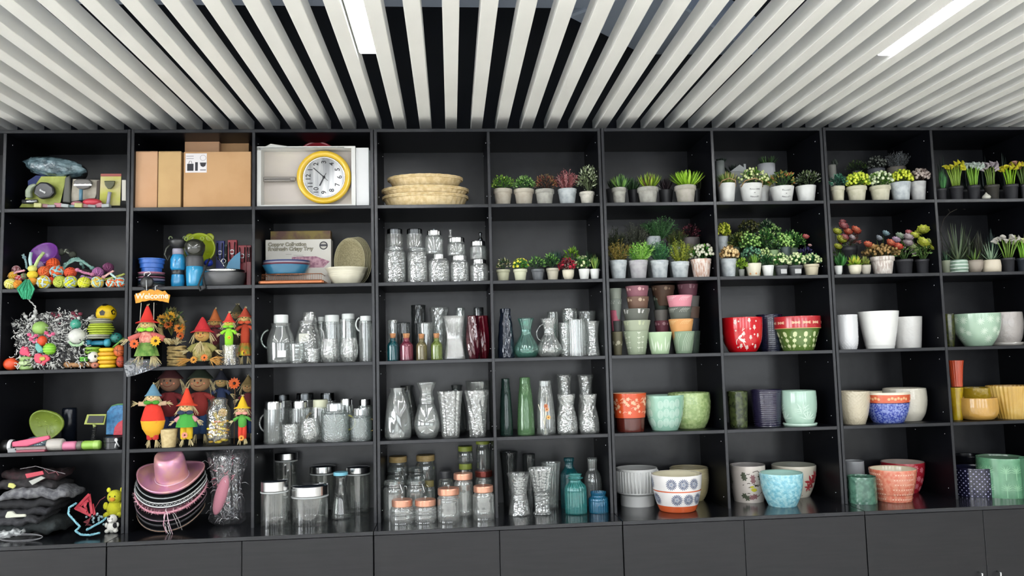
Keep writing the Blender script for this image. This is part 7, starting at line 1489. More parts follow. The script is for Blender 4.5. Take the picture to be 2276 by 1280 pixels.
# --- third row: rope toys and rubber toys
cell(0, 2); seed(52); GB = ['#d6d6d2', '#2b2b2c', '#bdbdb8']
ropetoy('black and white chain rope dangling under the tassel', [(62, 664), (70, 672), (78, 680), (80, 690)], -.0, .004, GB, None, (), .01)
core, _a, _b = place('pile_core', 'mottled grey filler mass added inside the rope heap', 'rope toy', 34, 200, 690, 824, .17, lambda mb, rx, ry, rz: mb.ell((0, 0, -rz*.1), (rx*.92, .11, rz*1.02), 26, mod=hammer(9, .006, 60)), RT('#4c4a4a', h2='#9a9894') if False else M('#57555a', .9, h2='#b9b7b2', sc=60, bump=.8, bsc=60, dist=.01))  # added filler core that the loose rope toys are laid over
heap = []
for i in range(34):
    x = random.uniform(42, 192); ytop = 690+abs(x-118)*.28; y = random.uniform(ytop, 808); a = random.uniform(0, pi); L = random.uniform(13, 22); Y0 = .1-.075*(y-690)/120+random.uniform(-.01, .015)
    ropetoy('black and white knotted cotton rope toy in the tangled heap', [(x-L*cos(a), max(y-L*.6*sin(a), 682)), (x+random.uniform(-4, 4), y+random.uniform(-6, 6)), (x+L*cos(a), min(y+L*.6*sin(a), 812))], max(Y0, .02), .0062, [GB, ['#c9c6c2', '#3a3032', '#a05a6a'], GB][i % 3 if i % 5 == 0 else 0], 'black and white rope toys in the heap', (0, 1), .026)
mb = MB()
for k in range(900):
    x = random.uniform(32, 200); y = random.uniform(688+abs(x-118)*.25, 816); p = atY(x, y, max(.012, .085-.07*(y-690)/120)+random.uniform(-.012, .02)); e = rdir(1); s = e.cross(rdir(1)).normalized(); mb.tube([p, p+e*.009+s*.004, p+e*.016+s*.010, p+e*.014+s*.018], .0021, 4, 0 if random.random() > .42 else 1)
o = mb.build('frayed_cotton', [M('#d9d8d4', .9), M('#26262a', .9)]); tag(o, 'curly black and white cotton fringe covering the rope heap', 'rope fringe', kind='stuff')
def ball(label, x0, x1, y0, y1, Y, c, name='rubber_ball', mod=None, mats=None, bump=None, stripes=None, cat='ball', g='rubber balls'):
    C_, rx, rz = bb(x0, x1, y0, y1, Y); C_.z = max(C_.z, TOP[CELL[1]]+rz); r = thing(name, label, cat, tuple(C_), group=g); MB().ell((0, 0, 0), (rx, (rx+rz)/2, rz), 28, mod=mod).build('ball_body', M(c, .5, bump=.3, bsc=150) if bump else M(c, .45), r); return r, (rx+rz)/2
ball('smooth orange rubber ball in the lower left corner', 8, 42, 795, 823, .04, '#dd4a20')
ball('pale green tennis-like ball high in the rope heap', 73, 107, 714, 745, .055, '#8fb45c', bump=1)
r, R = ball('lime ball with raised curved ribs', 97, 124, 762, 789, .02, '#7cc02a', bump=1)
for q in (-.5, 0, .5): MB().tube([(R*1.0*cos(t)*cos(q), -R*abs(cos(q))*1.0*1.0*sin(t)*.98 if False else -sqrt(max(R*R*1.02-(R*cos(t))**2*cos(q)**2-(R*q*.9)**2, 0)), R*q*.9) for t in [k*pi/12 for k in range(1, 12)]], .0025, 5).build('rib', M('#a6e04a', .5), r)
ball('orange crackle ball in the middle of the heap', 84, 104, 746, 769, .03, '#d8481c', mod=flute(7, .0025), bump=1)
ball('teal ribbed ball at the top right of the heap', 157, 180, 709, 733, .07, '#3f9c84', mod=flute(9, .0015), bump=1)
ball('white knotted cotton ball under the teal one', 153, 190, 730, 764, .045, '#cfd0c8', mod=hammer(8, .003, 120), bump=1)
def ringstack(label, items, Y, name='ring_toy'):
    pass
C_, rx, rz = bb(156, 186, 752, 770, .035); o = MB().tube([(rx*cos(t*pi/10), -.004, rz*1.1*sin(t*pi/10)) for t in range(10, 21)], .007, 8).build('mint_teether', M('#93b48c', .5), loc=C_+Vector((0, 0, .006))); tag(o, 'pale green crescent chew toy hanging from the white ball', 'toy')
def burger(label, x0, x1, y0, y1, Y, c, n=4, c2=None, g='ribbed spool chew toys'):
    C_, rx, rz = bb(x0, x1, y0, y1, Y); zb = max(C_.z-rz, TOP[CELL[1]]); r = thing('spool_toy', label, 'toy', (C_.x, Y, zb), group=g); h = 2*rz/n
    for k in range(n): s = 1-.08*abs(k-(n-1)/2); MB().lathe([(0, 0), (rx*.8*s, 0), (rx*.98*s, h*.25), (rx*s, h*.5), (rx*.98*s, h*.75), (rx*.8*s, h*.98), (0, h*.98)], 30).build('ring', M(c if k % 2 == 0 or not c2 else c2, .45), r, loc=(0, 0, k*h))
    return r
burger('bright yellow ribbed spool at the front right', 217, 262, 776, 821, .045, '#e0bc20', 5, '#d8a01e')
burger('pale green ribbed spool beside the orange ball', 43, 75, 792, 822, .035, '#8fae6a', 3, '#b9cf9a')
burger('flat green ribbed disc toy near the football', 177, 197, 793, 803, .03, '#5fae3a', 2)
mb = None
C_, rx, rz = bb(188, 224, 771, 786, .06); r = burger('grass green bristly base under the dumbbell', 188, 224, 771, 786, .06, '#7fa834', 2)
C_, rx, rz = bb(188, 246, 753, 771, .065); r = thing('dumbbell_toy', 'teal blue spiky dumbbell lying on the stack', 'toy', (C_.x, .07, C_.z))
MB().tube([(-rx*.6, 0, 0), (rx*.6, 0, 0)], rz*.62, 12).build('bar', M('#2f86a4', .4), r)
for sx in (-1, 1): MB().lathe([(0, -rx*.2), (rz*.8, -rx*.2), (rz*1.0, -rx*.1), (rz*1.0, rx*.1), (rz*.8, rx*.2), (0, rx*.2)], 20, 0, hammer(10, .0012, 400), mat=Matrix.Rotation(pi/2, 4, 'Y')).build('end', M('#3f9cb4', .45), r, loc=(sx*rx*.72, 0, 0))
burger('grey-white ridged collar under the lime disc', 193, 245, 743, 753, .07, '#8f9080', 2, '#b4b4a4')
burger('wide lime green ridged disc toy in the stack', 195, 254, 719, 744, .07, '#9fb02c', 5, '#b4c43c')
burger('grey-white ridged collar above the lime disc', 199, 250, 708, 720, .075, '#8c8c78', 3, '#aeae9c')
r, R = ball('yellow football toy with black pentagon on top of the stack', 214, 258, 677, 716, .085, '#d8b40c')
for th, ph in ((0, .0), (1.15, .1), (-1.15, .1), (0, 1.2), (2.3, 0), (3.6, .2)):
    d = Vector((sin(th)*cos(ph), -cos(th)*cos(ph), sin(ph))); s = d.cross(Vector((0, 0, 1))).normalized() if abs(d.z) < .95 else Vector((1, 0, 0)); u = s.cross(d); MB().add([d*R*1.012+(s*sin(2*pi*k/5)+u*cos(2*pi*k/5))*R*.33 for k in range(5)]+[d*R*.8+(s*sin(2*pi*k/5)+u*cos(2*pi*k/5))*R*.2 for k in range(5)], [(0, 1, 2, 3, 4)]+[(k, 5+k, 5+(k+1) % 5, (k+1) % 5) for k in range(5)]).build('pentagon', M('#17140c', .5), r)
r, R = ball('white football toy with black patches at the front', 196, 219, 781, 806, .03, '#dcdad0', mod=None)
for th, ph in ((.7, .1), (-.5, -.5), (-.6, .8)): d = Vector((sin(th)*cos(ph), -cos(th)*cos(ph), sin(ph))); MB().ell(d*R*.86, (R*.32, R*.2, R*.3), 10).build('patch', M('#1b1917', .5), r)
r, R = ball('teal openwork ball at the right', 244, 272, 739, 762, .09, '#2a7f78', mod=flute(8, .003))
for k in range(7): a = 2*pi*k/7; MB().ell((R*.6*cos(a), -R*.75, R*.6*sin(a)), (R*.17, R*.12, R*.17), 8).build('hole', M('#0d2a28', .6), r)
for lb, q in (('orange basketball toy at the right panel, upper', (253, 278, 766, 793)), ('red-orange basketball toy at the right panel, lower', (259, 279, 792, 819))):
    r, R = ball(lb, *q, .035, '#c9602c' if 'upper' in lb else '#b8482c', bump=1)
    for ax in ((1, 0, 0), (0, 0, 1), (.6, 0, .8)): MB().tube([Matrix.Rotation(t*pi/10, 4, Vector(ax)) @ (Vector(ax).cross(Vector((0, 1, 0))).normalized()*R*1.005) for t in range(20)], .0011, 4, closed=True).build('seam', M('#4a1c10', .6), r)
C_, rx, rz = bb(248, 279, 748, 775, .07); o = MB().lathe([(0, -.004), (rx, -.004), (rx*1.05, 0), (rx, .004), (0, .004)], 30).build('flying_disc', M('#5f9a3c', .4), loc=C_, rot=(.3, -.7, 0)); tag(o, 'green flying disc leaning over the basketballs', 'disc')
o, _a, _b = place('rawhide_bone', 'long tan chew bone lying along the front', 'toy', 146, 200, 803, 819, .03, lambda mb, rx, ry, rz: [mb.tube([(-rx, 0, 0), (rx, 0, 0)], rz*.7, 10), mb.ell((-rx*.9, 0, rz*.2), (rz*.9, rz, rz*.8), 10), mb.ell((rx*.9, 0, rz*.1), (rz*.9, rz, rz*.8), 10)], M('#b98a5c', .6, h2='#9a6e44', sc=40))
o, _a, _b = place('squeaky_snout', 'tan rubber snout toy with dark nostril', 'toy', 202, 220, 806, 820, .02, lambda mb, rx, ry, rz: mb.ell((0, 0, 0), (rx, rz, rz), 16), M('#b5705a', .5)); MB().ell((.006, -_b*.9, 0), (.004, .003, .005), 8).build('nostril', M('#3a1010', .5), o)
def flat(label, name, pts, Y, th, mt, cat='toy', g=None):
    V = [atY(x, y, Y) for x, y in pts]; c = sum(V, Vector())/len(V); k = len(V); vs = [(v.x-c.x, -th/2, v.z-c.z) for v in V]+[(v.x-c.x, th/2, v.z-c.z) for v in V]; a = sum(vs[i][0]*vs[(i+1) % k][2]-vs[(i+1) % k][0]*vs[i][2] for i in range(k))
    fs = [tuple(range(k)), tuple(range(k, 2*k))[::-1]]+[((i+1) % k, i, k+i, k+(i+1) % k) for i in range(k)]
    if a < 0: fs = [f[::-1] for f in fs]
    o = MB().add(vs, fs).build(name, mt, loc=c); bv = o.modifiers.new('b', 'BEVEL'); bv.width = th*.3; bv.segments = 2
    if cat: tag(o, label, cat, g)
    return o
flat('hot pink rubber letter-shaped chew toy, left', 'chew_toy', [(46, 776), (52, 768), (56, 772), (62, 770), (64, 780), (70, 788), (66, 794), (58, 790), (50, 790), (44, 786)], .022, .016, M('#c9385c', .5), g='pink rubber chew toys')
flat('hot pink cross-shaped chew toy with yellow middle', 'chew_toy', [(78, 787), (90, 785), (94, 790), (104, 788), (112, 794), (110, 802), (102, 806), (98, 813), (90, 808), (80, 806), (76, 797)], .014, .016, M('#cf3c54', .5), g='pink rubber chew toys')
C_, rx, rz = bb(87, 101, 792, 802, .004); o = MB().ell((0, 0, 0), (rx, .006, rz), 12).build('yellow_knob', M('#b9a84a', .5), loc=C_); tag(o, 'small yellow knob set in the pink cross toy', 'toy')
flat('turquoise bone-shaped chew toy in the heap', 'chew_toy', [(79, 764), (86, 762), (97, 776), (96, 784), (86, 784), (80, 776)], .018, .014, M('#5fa49a', .5))
for q, (a, b) in enumerate(((72, 748), (76, 758), (110, 744), (170, 700), (125, 702))):
    ropetoy('pink and white knotted rope toy, %s' % ['left of the orange ball', 'below the first pink one', 'right of the orange ball', 'near the top right', 'near the top'][q], [(a-7, b-4), (a, b+3), (a+8, b-2)], .028 if b > 720 else .08, .006, ['#c8547c', '#d8b8c0'] if q < 3 else ['#7a2a3c', '#5c2434'], None, (0, 1), .014)
# --- top cubby: packs and a bag
cell(0, 0); seed(53)
def card(label, name, pts, Y, mt, g='carded grooming tools', th=.003): return flat(label, name, pts, Y, th, mt, 'pack', g)
r = card('lime green card pack holding a black retractable leash', 'leash_card', [(43, 461), (132, 461), (148, 392), (92, 392)], .09, M('#8f9a3c', .6, h2='#b4bc5c', sc=12))
for nm, pts, yy, th, mt in (('leash_case', [(76, 430), (80, 414), (92, 405), (108, 406), (122, 416), (124, 430), (114, 440), (92, 443)], .062, .03, M('#1b1c20', .3)), ('grip', [(58, 440), (58, 424), (66, 412), (78, 408), (84, 412), (74, 418), (70, 428), (72, 440)], .06, .03, M('#8f9a84', .4))):
    o = flat('', nm, pts, yy, th, mt, None); o.parent = r; o.location -= r.location
o = MB().tube([(-.035, 0, 0), (.035, 0, 0)], .011, 12).build('flashlight', M('#a9abad', .2, .9), r); o.location = atY(67, 448, .05)-r.location
o = MB().tube([(-.008, 0, .005), (.01, 0, -.006)], .004, 6); o.ell((-.009, 0, .006), (.005, .004, .006), 8); o.ell((.011, 0, -.006), (.005, .004, .006), 8); o = o.build('bone_mark', M('#dcdcdc', .5), r); o.location = atY(94, 425, .045)-r.location
card('navy blue card pack behind the leash card', 'tool_card', [(66, 455), (62, 402), (80, 390), (100, 390), (96, 455)], .13, M('#2b3a7a', .6))
card('grey edge-on pack right of the leash card', 'tool_card', [(140, 450), (146, 395), (157, 390), (158, 452)], .075, M('#4f5048', .5), th=.02)
r = card('cream card pack with wide dark shedding comb', 'comb_card', [(157, 448), (162, 398), (222, 400), (212, 440)], .08, M('#a39c8c', .6, h2='#b8b0a0', sc=20))
o = flat('', 'comb_head', [(164, 404), (172, 398), (198, 398), (206, 406), (200, 418), (186, 422), (172, 418)], .062, .02, M('#5b5754', .4), None); o.parent = r; o.location -= r.location
o = MB().box((0, 0, 0), (.085, .004, .007)).build('comb_teeth', STEEL, r); o.location = atY(184, 411, .048)-r.location
o = MB().tube([(0, 0, .02), (0, 0, -.035)], .009, 8).build('comb_handle', M('#5d8aa0', .4), r); o.location = atY(180, 430, .055)-r.location
card('brown edge-on pack between the two combs', 'tool_card', [(214, 446), (216, 402), (224, 400), (223, 448)], .075, M('#3c3026', .6), th=.015)
r = card('cream and lime card pack with red top and green rake', 'rake_card', [(221, 457), (224, 386), (270, 386), (267, 457)], .06, M('#c9bd8c', .6, h2='#b8b84a', sc=9))
o = flat('', 'red_header', [(224, 392), (224, 386), (270, 386), (270, 392)], .056, .003, M('#9a5048', .6), None); o.parent = r; o.location -= r.location
o = flat('', 'rake_head', [(232, 402), (256, 402), (254, 412), (247, 420), (240, 420), (234, 412)], .045, .012, M('#4a4c2c', .4), None); o.parent = r; o.location -= r.location
o = MB().tube([(.006, 0, .03), (-.004, 0, -.045)], .009, 8).build('rake_handle', M('#a9a7bc', .4), r); o.location = atY(241, 440, .045)-r.location
card('white card with small print at the right panel', 'tool_card', [(271, 446), (271, 400), (280, 400), (280, 446)], .05, M('#d8d3c8', .6))
o, _a, _b = place('bagged_harness', 'crumpled translucent teal bag lying on the packs', 'bag', 56, 186, 350, 394, .11, lambda mb, rx, ry, rz: mb.ell((0, 0, 0), (rx, .07, rz), 30, mod=lambda t, z, r: r*(1+.10*cos(5*t+3*z)+.07*cos(3*z*4+t*3))), M('#3c5058', .25, h2='#7f98a0', sc=22, bump=.9, bsc=25, dist=.015, coat=.5), floor=False); o.rotation_euler = (0, .12, 0)
o, _a, _b = place('black_pouch', 'black fabric pouch behind the teal bag', 'pouch', 156, 194, 366, 402, .16, lambda mb, rx, ry, rz: mb.ell((0, 0, 0), (rx, .04, rz), 20), M('#0f1013', .8), floor=False)
for lb, q, c_ in (('red plastic clicker among the small packs', (184, 226, 441, 458), '#c03444'), ('pink strap pack flattened on the shelf', (158, 186, 447, 460), '#b0747c')):
    place('pet_collar', lb, 'collar', *q, .03, lambda mb, rx, ry, rz: mb.ell((0, 0, 0), (rx, rz*1.5, rz), 16), M(c_, .4), 'flattened packs along the edge')
for i in range(11):
    x = 78+i*15; place('small_pack', 'flattened little pack, %s along the shelf edge' % ['first', 'second', 'third', 'fourth', 'fifth', 'sixth', 'seventh', 'eighth', 'ninth', 'tenth', 'eleventh'][i], 'pack', x, x+17, 452+(i % 3)*2, 462, .02+.01*(i % 2), lambda mb, rx, ry, rz: mb.box((0, 0, 0), (rx*2, .03, rz*2), bev=.002), M(['#a8a86a', '#8f6468', '#8a8c8c', '#b0707a', '#9aa0a0', '#6f8a90'][i % 6], .4), 'flattened packs along the edge', rot=(0, random.uniform(-.12, .12), 0))
# --- fourth row
cell(0, 3); seed(54)
import itertools
C_, rx, rz = bb(73, 147, 908, 976, .13)
r = thing('lick_mat', 'olive green lobed silicone tray leaning against a dark cylinder', 'tray', (C_.x, .1, C_.z), rot=(.25, 0, 0))
def lob(t, z, r_): return r_*(1+.06*cos(3*t+.6))
MB().lathe([(0, .004), (rx*.86, .004), (rx*.92, -.008), (rx, -.008), (rx, .006), (rx*.9, .012), (0, .012)], 60, 0, lob, mat=Matrix.Rotation(pi/2, 4, 'X') @ Matrix.Diagonal((1, rz/rx, 1, 1))@Matrix.Rotation(pi, 4, 'X')).build('tray', M('#71842c', .4), r)
mb = MB()
for k in range(16): a = random.uniform(0, 2*pi); q = random.uniform(0, .7); x, z_ = rx*q*cos(a), rz*q*sin(a); mb.tube([(x-.006, -.005, z_), (x, -.006, z_+.004), (x+.006, -.005, z_)], .0013, 4)
mb.tube([(-.004, -.006, -.01), (.004, -.007, -.05), (.02, -.006, -.045), (.012, -.007, -.01)], .0016, 4); stuff(mb.build('embossing', M('#8fa348', .4), r))
X, Y, z, R, H = P(134, 166, 906, .2); o = MB().lathe([(0, 0), (R, 0), (R, H*.95), (R*.9, H), (0, H)], 28).build('dark_canister', M('#141922', .25), loc=(X, .22, z)); tag(o, 'dark navy canister standing behind the olive tray', 'canister')
C_, rx, rz = bb(50, 106, 955, 990, .1); o = MB().ell((0, 0, 0), (rx, rx*.7, rz), 26).build('clear_dome', GL('#b4d0e0', .35, .08, .8, .25), loc=(C_.x, .11, TOP[3]+rz*.72)); tag(o, 'pale blue clear plastic dome behind the pink strap', 'dome')
flat('flat hot pink strap pack slanting upwards', 'pink_strap', [(27, 982), (110, 967), (112, 975), (62, 992), (28, 993)], .035, .02, M('#cf5878', .5), 'strap')
for i, (x0, x1, y0, y1, c_) in enumerate(((40, 108, 992, 999, '#8a7a78'), (42, 106, 998, 1005, '#9c4a5a'), (24, 44, 996, 1006, '#8f9092'))): place('flat_pack', '%s crinkled pack under the pink strap' % ['grey-pink', 'dark pink', 'silvery'][i], 'pack', x0, x1, y0, y1, .04, lambda mb, rx, ry, rz: mb.box((0, 0, 0), (rx*2, .06, rz*2), bev=.002), M(c_, .35), 'flattened packs')
C_, rx, rz = bb(-8, 20, 978, 1006, .04); r = thing('torch', 'black and white cylinder cut by the left edge', 'torch', (C_.x+.02, .045, TOP[3]+rz), rot=(0, pi/2, 0)); MB().lathe([(0, -rx), (rz, -rx), (rz, rx*.6), (rz*.9, rx), (0, rx)], 24).build('torch_body', M('#141414', .4), r); MB().lathe([(rz*1.01, rx*.4), (rz*1.03, rx*.5), (rz*.95, rx*.95), (rz*.5, rx*1.02)], 24).build('white_cap', M('#d4d4d4', .4), r)
def roll(label, x0, x1, y0, y1, c_, Y=.045, ends=None):
    C_, rx, rz = bb(x0, x1, y0, y1, Y); r = thing('bag_roll', label, 'roll', (C_.x, Y, TOP[3]+rz), group='rolls along the shelf edge', rot=(0, pi/2, 0)); MB().lathe([(0, -rx), (rz*.85, -rx), (rz, -rx*.8), (rz, rx*.8), (rz*.85, rx), (0, rx)], 26).build('roll_body', M(c_, .45), r)
    if ends: MB().lathe([(rz*1.01, rx*.3), (rz*1.03, rx*.32), (rz*1.03, rx*.85), (rz*1.01, rx*.87)], 26).build('collar', M(ends, .4), r)
    return r
roll('white plastic-wrapped roll', 107, 142, 977, 1004, '#b9b3ac'); r = roll('pink dispenser tube with cut-out', 140, 171, 983, 1003, '#cf7a98'); roll('grey tin tube between pink and green', 172, 184, 983, 1003, '#6b665f'); roll('lime green dispenser tube', 184, 224, 982, 1002, '#8fb84c', ends='#a8cc6a')
C_ = atY(210, 935, .06); r = thing('spring_brush', 'black brush plate with lime frame on a spring handle', 'brush', tuple(atY(204, 984, .06)))
o = flat('', 'frame', [(187, 943), (194, 921), (237, 920), (232, 944)], .06, .008, M('#9aa348', .4), None); o.parent = r; o.location -= r.location
o = flat('', 'plate', [(193, 940), (198, 924), (233, 924), (229, 940)], .054, .006, M('#15151a', .5), None); o.parent = r; o.location -= r.location
o0 = atY(206, 982, .06); mb = MB(); mb.tube([tuple(atY(206+(212-206)*t/60, 982-36*t/60, .06)+Vector((cos(t)*.009, sin(t)*.009, 0))-r.location) for t in range(61)], .0022, 5); mb.build('spring', M('#1a1a1b', .4), r)
MB().tube([tuple(atY(211, 950, .058)-r.location), tuple(atY(209, 942, .058)-r.location)], .008, 8).build('joint', M('#7f8a4a', .5), r)
flat('blue embossed lick mat with green edge at the right panel', 'lick_mat', [(236, 966), (238, 915), (248, 903), (262, 900), (280, 900), (280, 966)], .11, .01, M('#3f86b8', .45, bump=.8, bsc=80, dist=.006, h2='#2a6a9a', sc=60), 'mat')
flat('green edge of the mat behind the blue one', 'lick_mat', [(240, 912), (249, 901), (262, 897), (280, 896), (280, 905), (244, 915)], .125, .01, M('#4f8a44', .45), 'mat')
flat('red textured quarter-round mat in front of the blue', 'lick_mat', [(252, 967), (255, 950), (263, 939), (273, 933), (280, 932), (280, 967)], .095, .01, M('#c02c40', .45, bump=.8, bsc=80, dist=.006), 'mat')
X, Y, z, R, H = P(229, 275, 970, .06); r = thing('pet_tin', 'black round tin with white dog figure on its side', 'tin', (X, .075, z)); MB().lathe([(0, 0), (R, 0), (R, H*.55), (R*.96, H*.58), (R*1.02, H*.6), (R*1.02, H), (R*.95, H+.002), (0, H+.002)], 40, smooth=False).build('tin_body', M('#242527', .25), r)
mb = MB(); mb.ell((R*.5, -R*.92, H*.8), (.009, .004, .009), 10); mb.tube([(R*.5, -R*.93, H*.7), (R*.62, -R*.86, H*.45), (R*.75, -R*.75, H*.2)], .0035, 6); mb.tube([(R*.5, -R*.93, H*.5), (R*.42, -R*.96, H*.1)], .003, 6); mb.build('dog_figure', M('#dedede', .4), r)
# --- bottom cubby: clothes, leads and plush
cell(0, 4); seed(55)
def fold(label, x0, x1, y0, y1, Y, c_, dy=.2, h2=None, kx=3.0, amp=.004, name='folded_garment', g='folded dog clothes in a pile'):
    C_, rx, rz = bb(x0, x1, y0, y1, Y); n, m_ = 60, 16; vs = []; ph = random.random()*6
    for s in (1, -1):
        for j in range(m_+1):
            for i in range(n+1):
                u = i/n*2-1; v = j/m_*2-1; e = (1-abs(u)**4)*(1-abs(v)**4); hh = rz*(.25+.75*e**.5)*s; w_ = amp*(1.3*sin(u*kx*3+ph+v*2)+.9*sin(u*11+v*5+ph)+.5*sin(u*23+v*9+ph*2))+rz*.35*sin(u*2.2+ph)
                vs.append((u*rx*(1-.05*v*v), v*dy/2, hh+w_))
    k = (n+1)*(m_+1); fs = []
    for j in range(m_):
        for i in range(n):
            a = j*(n+1)+i; fs.append((a, a+1, a+n+2, a+n+1)); fs.append((k+a, k+a+n+1, k+a+n+2, k+a+1))
    for i in range(n):
        fs.append((i, k+i, k+i+1, i+1)); a = m_*(n+1)+i; fs.append((a, a+1, k+a+1, k+a))
    for j in range(m_):
        a = j*(n+1); fs.append((a, a+n+1, k+a+n+1, k+a)); a += n; fs.append((a, k+a, k+a+n+1, a+n+1))
    o = MB().add(vs, fs, 0, True).build(name, M(c_, .85, h2=h2, sc=40, bump=.5, bsc=60, dist=.006), loc=(C_.x, Y, C_.z)); tag(o, label, 'garment', g); return o
for a in (('net-sided black pouch lying at the bottom', -8, 100, 1185, 1208, .02, '#101012', .22, None), ('silver-piped garment low in the pile', -8, 72, 1170, 1190, .03, '#55585a', .2, '#c9cccc'), ('dark garment with teal sheen', -8, 150, 1152, 1186, .08, '#141a1b', .22, '#222a2b'), ('flat charcoal garment in the lower middle', -8, 112, 1138, 1158, .06, '#26262a', .24, '#3a3a3e'), ('black jacket with pale lettering edge', -8, 135, 1118, 1142, .09, '#17171b', .24, '#26262c'), ('matt black vest in the upper middle', -8, 150, 1098, 1122, .1, '#121216', .24, None), ('mid grey fleece garment hanging out to the right', 20, 172, 1080, 1106, .09, '#55555a', .22, '#7d7d80'), ('black garment near the top', 0, 145, 1062, 1086, .12, '#1c1a1c', .22, '#2e2a2c'), ('dark burgundy-black harness layer on the top', 20, 150, 1040, 1066, .14, '#1a1012', .2, '#351a20')): fold(*a)
flat('bright red webbing strap end on the pile', 'webbing_strap', [(56, 1053), (95, 1046), (98, 1054), (60, 1063)], .0, .006, M('#b83c4c', .6), 'strap')
flat('pale grey webbing strap end below the red one', 'webbing_strap', [(64, 1069), (92, 1058), (101, 1062), (72, 1078)], -.0, .006, M('#a9aaa4', .6), 'strap')
flat('brown cardboard edge at the left panel', 'cardboard_edge', [(3, 1104), (8, 1040), (14, 1036), (11, 1104)], .14, .1, M('#5f4038', .7), 'cardboard')
ropetoy('grey thin leash looped over the top garments', [(45, 1042), (80, 1036), (110, 1044), (145, 1053)], .02, .002, ['#6b6668', '#8a8486'], None, (), .01, name='thin_leash')
ropetoy('dark red thin leash curling on the pile', [(98, 1042), (108, 1052), (125, 1048), (130, 1056)], .01, .002, ['#6b2a34', '#7a5a60'], None, (), .01, name='thin_leash')
o, _a, _b = place('net_zip', 'thin grey wire loops of the pouch opening', 'wire', 0, 96, 1189, 1206, -.095, lambda mb, rx, ry, rz: [mb.tube([(rx*cos(t*pi/12), -.004-.002*s, rz*s*sin(t*pi/12)) for t in range(24)], .0012, 4, closed=True) for s in (1, .7)], M('#8f8f92', .5))
def plush(label, name, cx, yt, yb, Y, col, spots=None, W_=None, muzzle=None, ears='round', g='small plush toys'):
    X = atY(cx, yb, Y).x; H = atY(cx, yt, Y).z-CT; r = thing(name, label, 'plush toy', (X, Y, CT), group=g); R = H*.3; F_ = M(col, .95, bump=.8, bsc=220, dist=.004)
    MB().ell((0, 0, H*.3), (R*.95, R*.85, H*.31), 18).build('body', F_, r); MB().ell((0, -R*.15, H*.72), (R*.85, R*.8, R*.8), 18).build('head', F_, r)
    for sx in (-1, 1):
        MB().ell((sx*R*.75, -.002, H*.95 if ears == 'round' else H*.8), (R*.25, R*.15, R*.3), 10).build('ear', M(spots or col, .95), r); MB().ell((sx*R*.75, -R*.5, H*.12), (R*.38, R*.5, R*.35), 12).build('foot', F_, r); MB().ell((sx*R*.95, -R*.3, H*.42), (R*.3, R*.3, R*.45), 10).build('arm', F_, r)
        MB().ell((sx*R*.28, -R*.92, H*.76), (R*.08, R*.05, R*.1), 8).build('eye', M('#111111', .2), r)
    MB().ell((0, -R*.9, H*.66), (R*.34, R*.2, R*.24), 12).build('muzzle', M(muzzle or col, .9), r)
    if spots: MB().ell((-R*.3, -R*.55, H*.85), (R*.28, R*.3, R*.25), 10).build('spot', M(spots, .95), r); MB().ell((R*.6, -R*.5, H*.4), (R*.4, R*.4, R*.5), 10).build('spot', M(spots, .95), r)
    return r
plush('white plush cow with black patches in the lower right corner', 'plush_cow', 250, 1141, 1185, .02, '#d6d4cc', '#141416', muzzle='#e6e2da', ears='side')
r = plush('yellow plush duck with orange feet above the white cow', 'plush_duck', 256, 1112, 1150, .09, '#cfcc2c', muzzle='#d8902c'); r.location.z = atY(256, 1150, .09).z
bx = place('plush_support', 'dark support mass added under the yellow duck', 'plush toy', 236, 274, 1146, 1178, .1, lambda mb, rx, ry, rz: mb.ell((0, 0, 0), (rx, .05, rz), 16), M('#222428', .9))  # added ellipsoid that props up the duck, no toy of its own
flat('little white plush dog lying in the clothes pile', 'plush_dog', [(13, 1147), (18, 1136), (28, 1136), (36, 1142), (58, 1142), (60, 1148), (14, 1151)], -.03, .02, M('#cfd0c0', .9), 'plush toy')
flat('pale yellow plush tag at the left of the pile', 'plush_tag', [(18, 1082), (20, 1073), (30, 1074), (36, 1080), (30, 1086)], .0, .012, M('#c9c878', .9), 'plush toy')
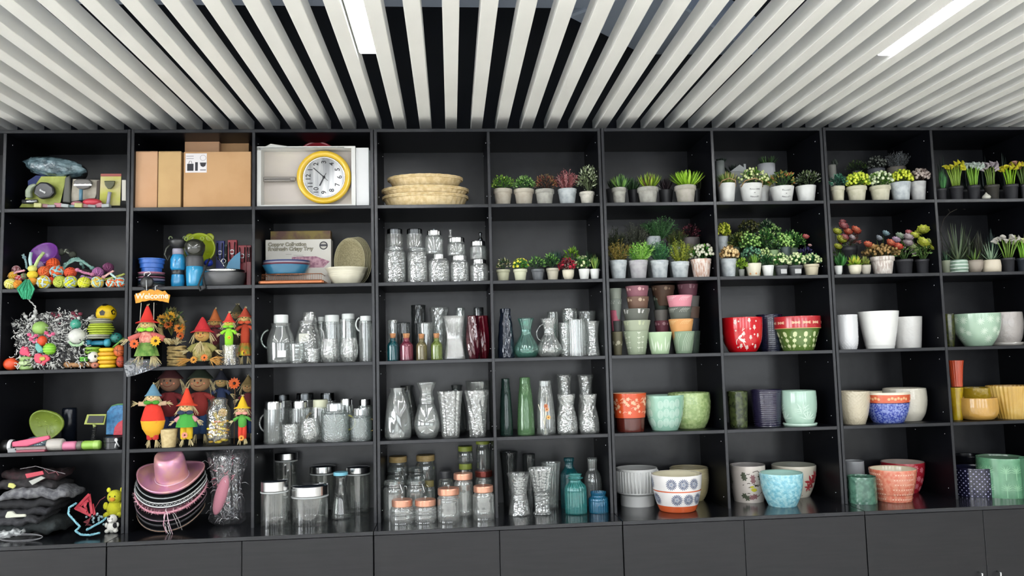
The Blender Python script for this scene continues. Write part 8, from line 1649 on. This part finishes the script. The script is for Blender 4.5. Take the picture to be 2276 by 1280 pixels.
# light blue rope lead
r = ropetoy('light blue braided rope lead curling along the worktop', [(170, 1118), (154, 1128), (152, 1142), (168, 1160), (178, 1170), (168, 1180), (180, 1188), (200, 1189), (222, 1184)], [.0, -.02, -.03, -.05, -.06, -.075, -.09, -.09, -.08], .0055, ['#6fa8b8', '#8fc4cf'], 'rope leads', (), .02, name='rope_lead')
ropetoy('light blue rope lead branch running up to the plush', [(192, 1178), (210, 1168), (228, 1158), (236, 1150)], [-.04, -.02, 0, .02], .0055, ['#6fa8b8', '#8fc4cf'], 'rope leads', (), .02, name='rope_lead')
for i in range(5): ropetoy('dark crimson cord strand beneath the red harness, %s' % ['first', 'second', 'third', 'fourth', 'fifth'][i], [(200+i*3, 1150-i), (198-i*3, 1160), (190+i*4, 1168)], -.01+.01*i, .002, ['#7a2a34', '#5a1c24'], 'crimson cords', (), .01, name='cord')
r = thing('harness', 'crimson triangular dog harness of flat webbing', 'harness', tuple(atY(190, 1146, .0)))
WB_ = M('#a81c30', .6); o0 = r.location
for a, b in (((166, 1132), (198, 1098)), ((198, 1098), (204, 1142)), ((168, 1130), (202, 1146)), ((176, 1126), (196, 1112)), ((188, 1122), (194, 1142)), ((197, 1100), (188, 1126)), ((205, 1120), (210, 1144)), ((170, 1124), (192, 1136))):
    p, q = atY(*a, .01)-o0, atY(*b, -.01)-o0; d = (q-p); mb = MB(); n_ = Vector((0, 1, 0)).cross(d).normalized()*.006; mb.add([p+n_, q+n_, q-n_, p-n_]+[v+Vector((0, .003, 0)) for v in (p+n_, q+n_, q-n_, p-n_)], [(0, 3, 2, 1), (4, 5, 6, 7), (0, 1, 5, 4), (1, 2, 6, 5), (2, 3, 7, 6), (3, 0, 4, 7)]); mb.build('webbing', WB_, r)
o = MB()
for i in range(16): p = atY(random.uniform(190, 232), random.uniform(1140, 1178), random.uniform(-.03, .05)); o.ell(p-o0, (.006, .005, .006), 8)
o = stuff(o.build('buckles', M('#8fa8ac', .4), r))
ropetoy('thin dark red cord rising behind the harness', [(206, 1144), (212, 1128), (222, 1112), (234, 1104)], .02, .002, ['#6b2a34', '#7a3a40'], None, (), .01, name='cord')
